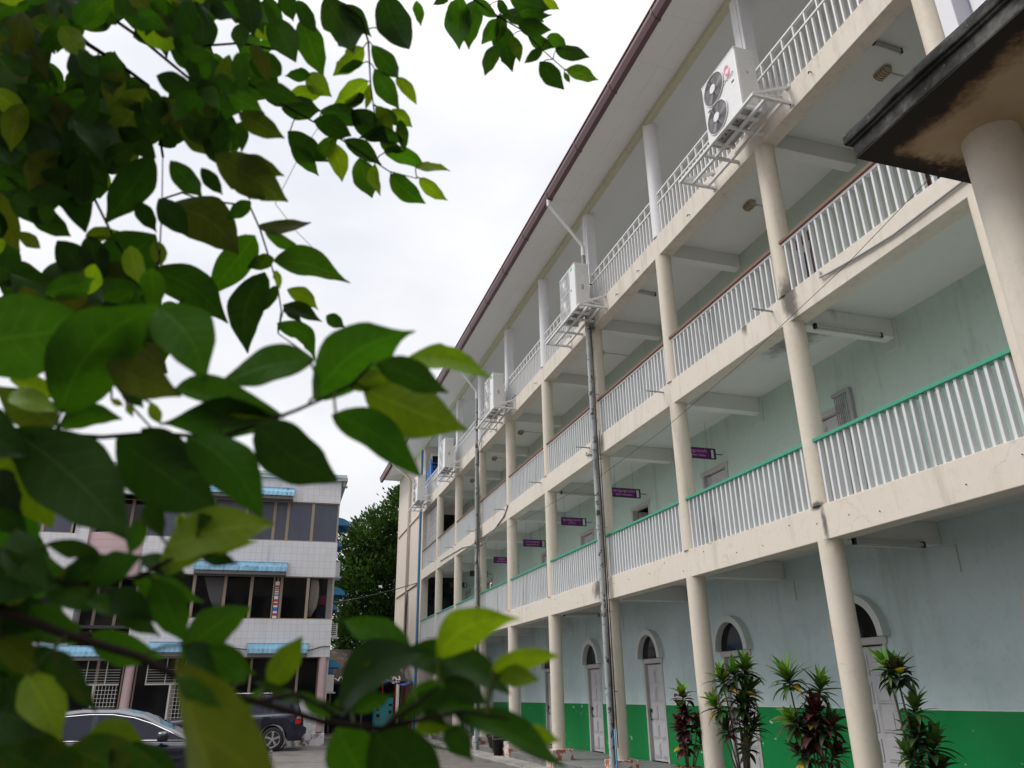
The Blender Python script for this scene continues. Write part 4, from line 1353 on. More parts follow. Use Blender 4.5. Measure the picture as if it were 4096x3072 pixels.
def side_ac(y, z, lab, h=.55, grille=True):
    t = thing('window_air_conditioner', (X0, y, z), lab, 'air conditioner', 'air conditioners on the side of the tiled building')
    MB().box(X0, X0 + .30, y, y + .75, z, z + h).build('casing', M['ac_side'], t, bevel=.015)
    g = MB()
    for j in range(6): g.box(X0 + .06, X0 + .25, y - .006, y - .001, z + .07 + j * .075, z + .115 + j * .075)
    if grille: g.build('side_vent', M['fan_dark'], t)
    MB().box(X0, X0 + .38, y - .05, y + .8, z - .05, z - .015).build('bracket', M['galv'], t)
side_ac(32.6, bz(6.45), 'small air conditioner box between the upper side awnings of the tiled building', .58, False)
side_ac(31.9, bz(3.9), 'vented air conditioner box on the tiled building just above the lowest side awning', .5)
side_ac(31.9, bz(1.8), 'plain grey air conditioner box low on the corner of the tiled building', .6, False)
MB().tube([(X0 - 1.1, YF - .03, bz(3.3)), (X0 - .8, YF - .04, bz(3.32)), (X0 - .3, YF - .05, bz(3.46)), (X0, YF - .03, bz(3.47))], .018, 6).tube([(X0 - 3.6, YF - .03, bz(3.42)), (X0 - 3, YF - .04, bz(3.36)), (X0 - 2.6, YF - .04, bz(3.3))], .015, 6).build('cable', M['cable'], ann)

# things seen through the middle-floor windows
c = MB()
rows = []
for z, a, b in ((bz(6.1), -5.50, -5.22), (bz(5.8), -5.52, -5.16), (bz(5.4), -5.52, -5.15), (bz(5.0), -5.53, -5.2), (bz(4.62), -5.55, -5.42)):
    rows.append([(bx(a + (b - a) * q / 6), YF + .22 + .02 * math.sin(q * 2), z) for q in range(7)])
c.loft(rows)
tag(c.build('curtain', M['cream_cloth'], solid=.01), 'cream curtain bulging inside the last middle-floor window of the tiled building', 'curtain')
c = MB()
rows = []
for z, a, b in ((bz(6.1), -9.6, -8.86), (bz(5.6), -9.45, -8.86), (bz(5.2), -9.3, -8.86), (bz(4.85), -9.1, -8.86)):
    rows.append([(bx(a + (b - a) * q / 10), YF + .22 + .025 * (q % 2), z) for q in range(11)])
c.loft(rows)
tag(c.build('curtain', M['lace'], solid=.006), 'grey lace curtain gathered to a point behind the middle-floor windows', 'curtain')
tag(MB().box(bx(-5.12), bx(-4.7), YF + .3, YF + .33, bz(5.1), bz(5.45)).build('cloth', M['red_cloth'], bevel=.01), 'maroon cloth hanging in the corner window of the tiled building', 'cloth')
tag(MB().box(bx(-5.2), bx(-4.7), YF + .36, YF + .40, bz(4.55), bz(5.1)).build('cloth', M['navy_cloth'], bevel=.01), 'dark navy cloth below the maroon one in the corner window', 'cloth')
tg = thing('hanging_banner', (bx(-6.82), YF, bz(5.3)), 'narrow banner of red, white and blue bands on a window post of the tiled building', 'banner')
yb = YF + .02
MB().box(bx(-6.90), bx(-6.74), yb, yb + .006, bz(4.52), bz(5.95)).build('banner_cloth', M['ac_white'], tg)
for nm, mt_, lst in (('red_band', plain('banner_red', (.5, .04, .05), .7), ((5.72, 5.80), (5.58, 5.63), (5.50, 5.53), (5.16, 5.26), (5.02, 5.12), (4.62, 4.72))), ('blue_band', plain('banner_blue', (.05, .16, .6), .7), ((4.80, 4.95), (5.38, 5.42), (5.44, 5.47))), ('black_band', M['black'], ((5.66, 5.70),))):
    b = MB()
    for a, c_ in lst: b.box(bx(-6.898), bx(-6.742), yb - .003, yb - .001, bz(a), bz(c_))
    b.build(nm, mt_, tg)
ann.rotation_euler.z = R(-1.2)

# ------------------------------------------------------------------ parked cars
def car_paint(name, col):
    mt, n, p = new_mat(name)
    p.inputs['Base Color'].default_value = (*col, 1)
    p.inputs['Metallic'].default_value = .0
    p.inputs['Specular IOR Level'].default_value = .2
    p.inputs['Roughness'].default_value = .35
    p.inputs['Coat Weight'].default_value = 1
    p.inputs['Coat Roughness'].default_value = .03
    return mt
M['car_navy'] = car_paint('navy_car_paint', (.008, .009, .028))
M['car_black'] = car_paint('black_car_paint', (.006, .007, .02))
M['car_glass'] = glass_mat('tinted_car_glass', (.015, .017, .035), .02)
M['chrome'] = plain('chrome', (.8, .8, .8), .12, 1)
M['tyre'] = plain('tyre_rubber', (.018, .018, .018), .85)
M['rim'] = plain('alloy_rim', (.48, .48, .48), .3, .7)
M['red_lens'] = plain('red_lens', (.5, .01, .02), .12)
M['clear_lens'] = plain('clear_lens', (.7, .7, .7), .1)

def interp(tab, x):
    for (x0, *a), (x1, *b) in zip(tab, tab[1:]):
        if x <= x1:
            t = max(0, (x - x0) / (x1 - x0))
            t = t * t * (3 - 2 * t) * .35 + t * .65
            return [p + (q - p) * t for p, q in zip(a, b)]
    return list(tab[-1][1:])

def build_car(name, label, low, roof, wins, wheels, wr, W_, mat, sill, T, extras, cat):
    """T maps (along, across, up) of the car to world; along runs from the nose to the tail"""
    t = thing(name, T((low[-1][0] / 2, 0, 0)), label, cat, None)
    Lc = low[-1][0]
    def put(mb):
        mb.v = [T(p) for p in mb.v]
        return mb
    rows = []
    n = 90
    for j in range(n + 1):
        x = Lc * j / n
        hw, zt = interp(low, x)
        zb = sill
        for wx in wheels:
            d = abs(x - wx)
            rr = wr + .07
            if d < rr: zb = max(zb, wr + math.sqrt(rr * rr - d * d))
        z1 = max(zb + .01, min(zt - .2, .55))
        rows.append([(x, -hw * .955, zb), (x, -hw * .99, min(zb + .08, z1)), (x, -hw, z1), (x, -hw * .995, max(z1 + .01, zt - .13)), (x, -hw * .965, zt - .035), (x, -hw * .90, zt), (x, -hw * .45, zt + .025), (x, 0, zt + .03),
                     (x, hw * .45, zt + .025), (x, hw * .90, zt), (x, hw * .965, zt - .035), (x, hw * .995, max(z1 + .01, zt - .13)), (x, hw, z1), (x, hw * .99, min(zb + .08, z1)), (x, hw * .955, zb)])
    b = MB().loft(rows)
    b.f += [tuple(range(15)), tuple(len(rows) * 15 - 15 + k for k in reversed(range(15)))]
    b.mi += [0, 0]
    b.sm += [False, False]
    put(b).build('body', mat, t)
    # cabin: painted roof and pillars, separate window panes
    gx0, gx1 = roof[0][0], roof[-1][0]
    m_ = 80
    cab = MB()
    panes = {(k, e): MB() for k in range(len(wins)) for e in (0, 1)}
    scr = [MB(), MB()]
    prev = None
    for j in range(m_ + 1):
        x = gx0 + (gx1 - gx0) * j / m_
        hw, zt = interp(low, x)
        zr = interp(roof, x)[0]
        hb = hw * .93
        k_ = min(1, max(0, (zr - zt) / .5))
        hr = hb - .17 * k_
        def lv(f_, s_): return (x, s_ * (hb + (hr - hb) * f_), zt - .02 + (zr - .045 - zt + .02) * f_)
        sec = []
        for s_ in (-1, 1):
            sec.append([lv(f_, s_) for f_ in (0, .09, .90, 1.)] + [(x, s_ * (hr - .07), zr), (x, 0, zr + .025)])
        if prev:
            xm = x - (gx1 - gx0) / m_ / 2
            slope = abs(interp(roof, x)[0] - interp(roof, x - .05)[0]) / .05
            for si in (0, 1):
                A_, B_ = prev[si], sec[si]
                for q in range(5):
                    quad = [A_[q], B_[q], B_[q + 1], A_[q + 1]]
                    tgt = cab
                    if q == 1:
                        for wi, (wa, wb) in enumerate(wins):
                            if wa < xm < wb: tgt = panes[wi, si]
                    if q == 4 and slope > .28: tgt = scr[0 if xm < (gx0 + gx1) / 2 else 1]
                    tgt.add(quad, [(0, 1, 2, 3)], 0, True)
        prev = sec
    put(cab).build('cabin', mat, t)
    for p in list(panes.values()):
        if p.v: put(p).build('side_window', M['car_glass'], t)
    for p, nm in zip(scr, ('windscreen', 'rear_window')):
        if p.v: put(p).build(nm, M['car_glass'], t)
    for wx in wheels:
        for s_ in (-1, 1):
            hw = interp(low, wx)[0]
            yc = s_ * (hw - .11)
            ty = MB().lathe((wx, yc, wr), [(wr * .66, -.11), (wr * .93, -.115), (wr, -.08), (wr, .08), (wr * .93, .115), (wr * .66, .11), (wr * .66, -.11)], 36, 'y')
            ty = put(ty).build('wheel', M['tyre'], t)
            ri = MB()
            yo = s_ * .10
            ri.ring((wx, yc + s_ * .095, wr), wr * .655, .018, 32, 'y')
            ri.cyl((wx, yc, wr), wr * .15, yo - .03, yo, 16, 'y')
            for j in range(5):
                for e in (-.13, .13):
                    a = j * 2 * math.pi / 5 + e + .3
                    a2 = j * 2 * math.pi / 5 + e * .62 + .3
                    ri.bar((wx + wr * .12 * math.cos(a), yc + yo - .01, wr + wr * .12 * math.sin(a)), (wx + wr * .65 * math.cos(a2), yc + yo - .015, wr + wr * .65 * math.sin(a2)), .038, .03, up=(0, 1, 0))
            put(ri).build('rim', M['rim'], ty)
            put(MB().cyl((wx, yc, wr), wr * .64, -.02, .02, 28, 'y')).build('brake_disc', M['fan_dark'], ty)
            put(MB().lathe((wx, s_ * (hw - .30), wr), [(wr + .085, -.25), (wr + .085, .22)], 30, 'y')).build('wheel_well', M['black'], t)
    for nm, mt_, mb in extras: put(mb).build(nm, mt_, t, bevel=0)
    return t

k = 1.0
suv_low = [(0, .55, .62), (.04, .74, .80), (.22, .87, .93), (.7, .90, 1.0), (1.25, .915, 1.05), (2.2, .92, 1.08), (3.2, .92, 1.11), (4.1, .91, 1.14), (4.5, .88, 1.14), (4.63, .84, 1.08), (4.7, .76, .92)]
suv_roof = [(1.1, 1.05), (1.55, 1.36), (2.05, 1.63), (2.5, 1.71), (3.3, 1.73), (4.1, 1.70), (4.38, 1.66), (4.48, 1.50), (4.62, 1.14)]
ex = []
for s_ in (-1, 1):
    ex.append(('tail_light', M['red_lens'], MB().prism([(4.42, .80), (4.60, .82), (4.655, 1.12), (4.53, 1.15), (4.44, .98)], 'y', s_ * .80, s_ * .893)))
    ex.append(('tail_light', M['clear_lens'], MB().box(4.47, 4.60, min(s_ * .89, s_ * .897), max(s_ * .89, s_ * .897), .97, 1.05)))
    ex.append(('door_handle', M['black'], MB().bar((2.32, s_ * .925, .99), (2.55, s_ * .925, 1.0), .035, .045)))
    ex.append(('door_handle', M['black'], MB().bar((3.38, s_ * .925, 1.01), (3.62, s_ * .925, 1.02), .035, .045)))
    ex.append(('chrome_strip', M['chrome'], MB().bar((1.5, s_ * .925, .545), (3.25, s_ * .925, .56), .02, .03)))
    ex.append(('door_seam', M['black'], MB().box(2.62, 2.635, min(s_ * .905, s_ * .922), max(s_ * .905, s_ * .922), .4, 1.07).box(3.72, 3.733, min(s_ * .90, s_ * .921), max(s_ * .90, s_ * .921), .85, 1.1)))
    ex.append(('mirror', M['car_navy'], MB().lathe((1.62, s_ * 1.0, 1.14), [(.001, -.08), (.07, -.06), (.09, 0), (.08, .05), (.001, .07)], 12, 'x')))
    ex.append(('headlight', M['clear_lens'], MB().prism([(.06, .68), (.30, .72), (.42, .84), (.12, .80)], 'y', s_ * .70, s_ * .872)))
    ex.append(('roof_rail', M['chrome'], MB().tube([(2.3, s_ * .62, 1.71), (2.5, s_ * .62, 1.76), (3.9, s_ * .62, 1.755), (4.1, s_ * .62, 1.70)], .018, 6)))
ex.append(('rear_bumper', M['car_black'], MB().prism([(4.2, .36), (4.66, .40), (4.80, .52), (4.80, .68), (4.70, .74), (4.3, .72)], 'y', -.86, .86)))
ex.append(('rear_spoiler', M['car_navy'], MB().prism([(4.25, 1.68), (4.55, 1.66), (4.57, 1.69), (4.25, 1.735)], 'y', -.60, .60)))
build_car('parked_suv', 'dark navy sport utility car parked tail outwards before the tiled building', suv_low, suv_roof, [(1.5, 1.62), (1.68, 2.55), (2.67, 3.42), (3.47, 3.67), (3.74, 4.33)], (.95, 3.75), .365, .92, M['car_navy'], .30,
          lambda p: (-5.62 - (4.7 - p[0]) * k, 29.38 + p[1] * k, p[2] * k), ex, 'car')
sed_low = [(0, .55, .55), (.05, .72, .68), (.25, .86, .80), (.7, .91, .88), (1.35, .925, .96), (2.2, .93, .985), (3.3, .93, 1.0), (4.0, .92, 1.03), (4.5, .90, 1.03), (4.85, .84, .96), (4.95, .74, .80)]
sed_roof = [(1.25, .95), (1.7, 1.17), (2.2, 1.40), (2.6, 1.475), (3.1, 1.485), (3.6, 1.43), (4.05, 1.24), (4.4, 1.03)]
ex = []
for s_ in (-1, 1):
    ex.append(('chrome_strip', M['chrome'], MB().tube([(1.36, s_ * .895, .975), (2.2, s_ * .90, .995), (3.3, s_ * .90, 1.01), (4.05, s_ * .89, 1.04)], .009, 6)))
    top = []
    for x in (1.42, 1.7, 2.0, 2.3, 2.65, 3.0, 3.35, 3.7, 4.0):
        hw, zt = interp(sed_low, x)
        zr = interp(sed_roof, x)[0]
        k_ = min(1, max(0, (zr - zt) / .5))
        f_ = .93
        top.append((x, s_ * (hw * .93 - .17 * k_ * f_ + .004), zt - .02 + (zr - .045 - zt + .02) * f_))
    ex.append(('chrome_strip', M['chrome'], MB().tube(top, .009, 6)))
    ex.append(('mirror', M['car_black'], MB().lathe((1.78, s_ * 1.04, 1.05), [(.001, -.10), (.065, -.085), (.085, -.02), (.075, .07), (.001, .09)], 14, 'x').bar((1.80, s_ * .9, 1.0), (1.80, s_ * 1.02, 1.02), .05, .04)))
    ex.append(('headlight', M['clear_lens'], MB().prism([(.10, .60), (.35, .66), (.58, .80), (.22, .74)], 'y', s_ * .74, s_ * .873)))
    ex.append(('tail_light', M['red_lens'], MB().prism([(4.6, .78), (4.86, .78), (4.86, .92), (4.5, .94)], 'y', s_ * .70, s_ * .872)))
    ex.append(('door_handle', M['chrome'], MB().bar((2.62, s_ * .935, .86), (2.84, s_ * .935, .865), .02, .03)))
    ex.append(('door_handle', M['chrome'], MB().bar((3.62, s_ * .932, .88), (3.82, s_ * .932, .885), .02, .03)))
    ex.append(('door_seam', M['black'], MB().box(2.92, 2.932, min(s_ * .915, s_ * .932), max(s_ * .915, s_ * .932), .35, .98)))
gr_ = MB()
for j in range(7): gr_.box(-.05, .03, -.48, .48, .40 + j * .045, .42 + j * .045)
gr_.box(-.045, .0, -.5, .5, .38, .40).box(-.045, .0, -.5, .5, .72, .745)
ex.append(('front_grille', M['chrome'], gr_))
ex.append(('front_bumper', M['car_black'], MB().prism([(-.06, .25), (.35, .20), (.35, .40), (-.08, .38)], 'y', -.82, .82)))
build_car('parked_sedan', 'glossy dark blue sedan with chrome window trim parked behind the near leaves', sed_low, sed_roof, [(1.5, 1.72), (1.76, 2.86), (2.95, 3.68), (3.72, 4.02)], (.98, 3.88), .335, .93, M['car_black'], .20,
          lambda p: (-6.90 - p[0], 16.35 + p[1], p[2]), ex, 'car')

# ------------------------------------------------------------------ shed and cabinet at the end of the yard
M['rust'] = paint('rusty_roof_sheet', (.05, .036, .028), .8, .4, streak=.5)
M['shed_wall'] = plain('dark_blue_boards', (.015, .03, .075), .7)
M['blue_tarp'] = plain('blue_tarpaulin', (.03, .09, .42), .5)
M['cabinet'] = paint('turquoise_cabinet_paint', (.05, .36, .42), .4, .12, streak=.1)
shed = thing('shed', (-2.6, 41, 0), 'low dark shed with a rusty corrugated roof between the two buildings', 'shed')
MB().box(-4.2, -.3, 42.4, 42.5, 0, 2.2).box(-4.2, -4.1, 40.2, 42.4, 0, 2.2).build('shed_wall', M['shed_wall'], shed)
rows = [[], []]
for j in range(61):
    x = -4.3 + j * 4.1 / 60
    o = .025 * (1 if j % 2 else -1)
    rows[0].append((x, 39.4, 2.25 + o))
    rows[1].append((x, 42.6, 3.0 + o))
MB().loft(rows, smooth=False).build('shed_roof', M['rust'], shed)
rl = random.Random(4)
for j in range(26):
    tb = MB()
    x = -4.2 + rl.uniform(0, 3.9)
    tb.bar((x, 39.45 + rl.uniform(0, .2), 2.3), (x + rl.uniform(-.3, .3), 40.2 + rl.uniform(0, .5), 2.5), .06, .02)
    tb.build('loose_batten', M['end_wall'], shed)
for x in (-3.9, -2.4, -.6): MB().box(x, x + .08, 39.6, 39.68, 0, 2.25).build('shed_post', M['handrail_brown'], shed)
sh2 = thing('rear_house', (-2, 46, 0), 'dark gabled outbuilding half hidden under the tree behind the shed', 'building')
MB().box(-4.0, -.2, 45.5, 46.0, 0, 3.0).build('house_wall', M['interior'], sh2)
MB().prism([(45.0, 3.0), (47, 4.1), (49, 3.0)], 'x', -4.2, .3).build('house_roof', M['rust'], sh2)
tp = MB()
rows = []
for j in range(9):
    rows.append([(-1.6 + 1.5 * q / 8, 38.6 + j * .2, 2.15 + .10 * math.sin(q * .9) + .02 * j) for q in range(9)])
tp.loft(rows)
tg = thing('tarpaulin', (-.85, 39, 0), 'bright blue tarpaulin on posts beside the blue rainwater pipe', 'tarpaulin')
tp.build('tarpaulin_sheet', M['blue_tarp'], tg, solid=.01)
for x in (-1.55, -.95, -.4, -.15): MB().cyl((x, 38.7, 0), .03, 0, 2.2, 8).build('tarpaulin_post', M['red_lens'], tg)
cb = thing('steel_cabinet', (-1.56, 38, 0), 'turquoise steel cabinet with small dark windows standing by the shed', 'cabinet')
MB().box(-1.98, -1.15, 37.9, 38.6, .08, 1.53).build('cabinet_body', M['cabinet'], cb, bevel=.02)
MB().box(-1.92, -1.80, 37.888, 37.898, .98, 1.15).box(-1.36, -1.20, 37.888, 37.898, 1.18, 1.28).box(-1.36, -1.22, 37.888, 37.898, .86, 1.0).box(-1.92, -1.75, 37.888, 37.898, .72, .86).build('cabinet_window', M['black'], cb)
text_mesh('lettering', '45.05', .12, M['red_lens'], cb, (-1.80 + 1.56, 37.888 - 38, .62), RX, ext=.002)
for x in (-1.9, -1.23): MB().box(x, x + .08, 38.0, 38.5, 0, .08).build('cabinet_foot', M['black'], cb)
tag(MB().box(-4.2, -4.1, 43.2, 50, 0, 2.4).box(-4.2, 2, 50, 50.2, 0, 3.2).build('boundary_wall', M['hull']), 'low grey boundary wall behind the shed', 'wall')

# ------------------------------------------------------------------ broadleaf tree behind the yard
M['tree_leaf'] = leafcol_mat('tree_leaf', .2, .18)
M['bark'] = plain('grey_bark', (.09, .075, .06), .9)
def crown_tree(name, label, base, blobs, n, seed, trunk_h, leaf=.16):
    rg = random.Random(seed)
    t = thing(name, base, label, 'tree')
    B_ = Vector(base)
    tr = MB()
    tr.tube([B_ - Vector((0, 0, .2)), B_ + Vector((.1, 0, trunk_h * .5)), B_ + Vector((0, .1, trunk_h))], .26, 10, r2=.16)
    for (cx, cy, cz, rx, ry, rz, _) in blobs:
        tr.tube([B_ + Vector((0, .1, trunk_h * rg.uniform(.6, 1))), (B_ + Vector((cx, cy, cz))) * .5 + Vector((0, 0, .6)), Vector((cx, cy, cz + rz * .3))], .10, 7, r2=.02)
    tr.build('trunk', M['bark'], t)
    lf, cols = MB(), []
    tot = sum(b[6] for b in blobs)
    for (cx, cy, cz, rx, ry, rz, wgt) in blobs:
        m_ = int(n * wgt / tot)
        clumps = []
        for j in range(max(6, m_ // 55)):
            u, v = rg.uniform(-1, 1), rg.uniform(0, 6.283)
            s_ = math.sqrt(1 - u * u)
            rr = rg.uniform(.72, 1.0)
            clumps.append((Vector((cx + rx * rr * s_ * math.cos(v), cy + ry * rr * s_ * math.sin(v), cz + rz * rr * u)), rg.uniform(.28, .6), rg.uniform(.55, 1.9), Vector((s_ * math.cos(v), s_ * math.sin(v), u))))
        for j in range(m_):
            c, rad, br_, out = rg.choice(clumps)
            d = Vector((rg.gauss(0, 1), rg.gauss(0, 1), rg.gauss(0, 1)))
            p = c + d * rad * .5 + Vector((0, 0, 1)) * rad * .3
            ax = (d.normalized() + out * .9 + Vector((0, 0, rg.uniform(-.1, 1.1)))).normalized()
            nr = (Vector((rg.gauss(0, .6), rg.gauss(0, .6), 1))).normalized()
            sd_ = ax.cross(nr)
            if sd_.length < .01: continue
            sd_.normalize()
            L_ = leaf * rg.uniform(.7, 1.25)
            w_ = L_ * .24
            k0 = len(lf.v)
            lf.add([p, p + ax * L_ * .5 - sd_ * w_, p + ax * L_ * .55 - nr * L_ * .03, p + ax * L_ * .5 + sd_ * w_, p + ax * L_], [(0, 1, 2), (0, 2, 3), (1, 4, 2), (2, 4, 3)])
            g_ = rg.uniform(.75, 1.3) * br_
            young = rg.random() < .08
            col = (.075 * g_, .13 * g_, .03 * g_) if young else (.032 * g_, .074 * g_, .016 * g_)
            cols += [col] * 5
    o = lf.build('crown', M['tree_leaf'], t, fixn=False)
    set_tint(o, cols)
    return t
crown_tree('broadleaf_tree', 'dense dark broadleaf tree filling the gap between the two buildings', (.2, 50.3, 0),
           [(.6, 48.5, 11.4, 1.6, 1.6, 2.2, 1.6), (-1.0, 48.6, 10.2, 1.7, 1.5, 2.3, 1.8), (-2.3, 48.8, 9.4, 1.1, 1.3, 2.1, 1.2), (-1.6, 48.3, 7.6, 1.8, 1.8, 2.0, 2.0), (.2, 48.0, 7.6, 1.8, 1.7, 2.4, 2.0), (-1.4, 48.2, 5.2, 1.9, 1.6, 1.7, 1.6), (.4, 48.2, 5.2, 1.6, 1.6, 1.8, 1.2), (-.6, 50.3, 7.0, 2.9, 1.2, 4.6, 4.0), (-1.2, 49.2, 3.2, 2.6, 1.0, 1.8, 1.6), (.4, 48.7, 13.1, .7, .8, .9, .35)], 42000, 21, 4.5, .26)

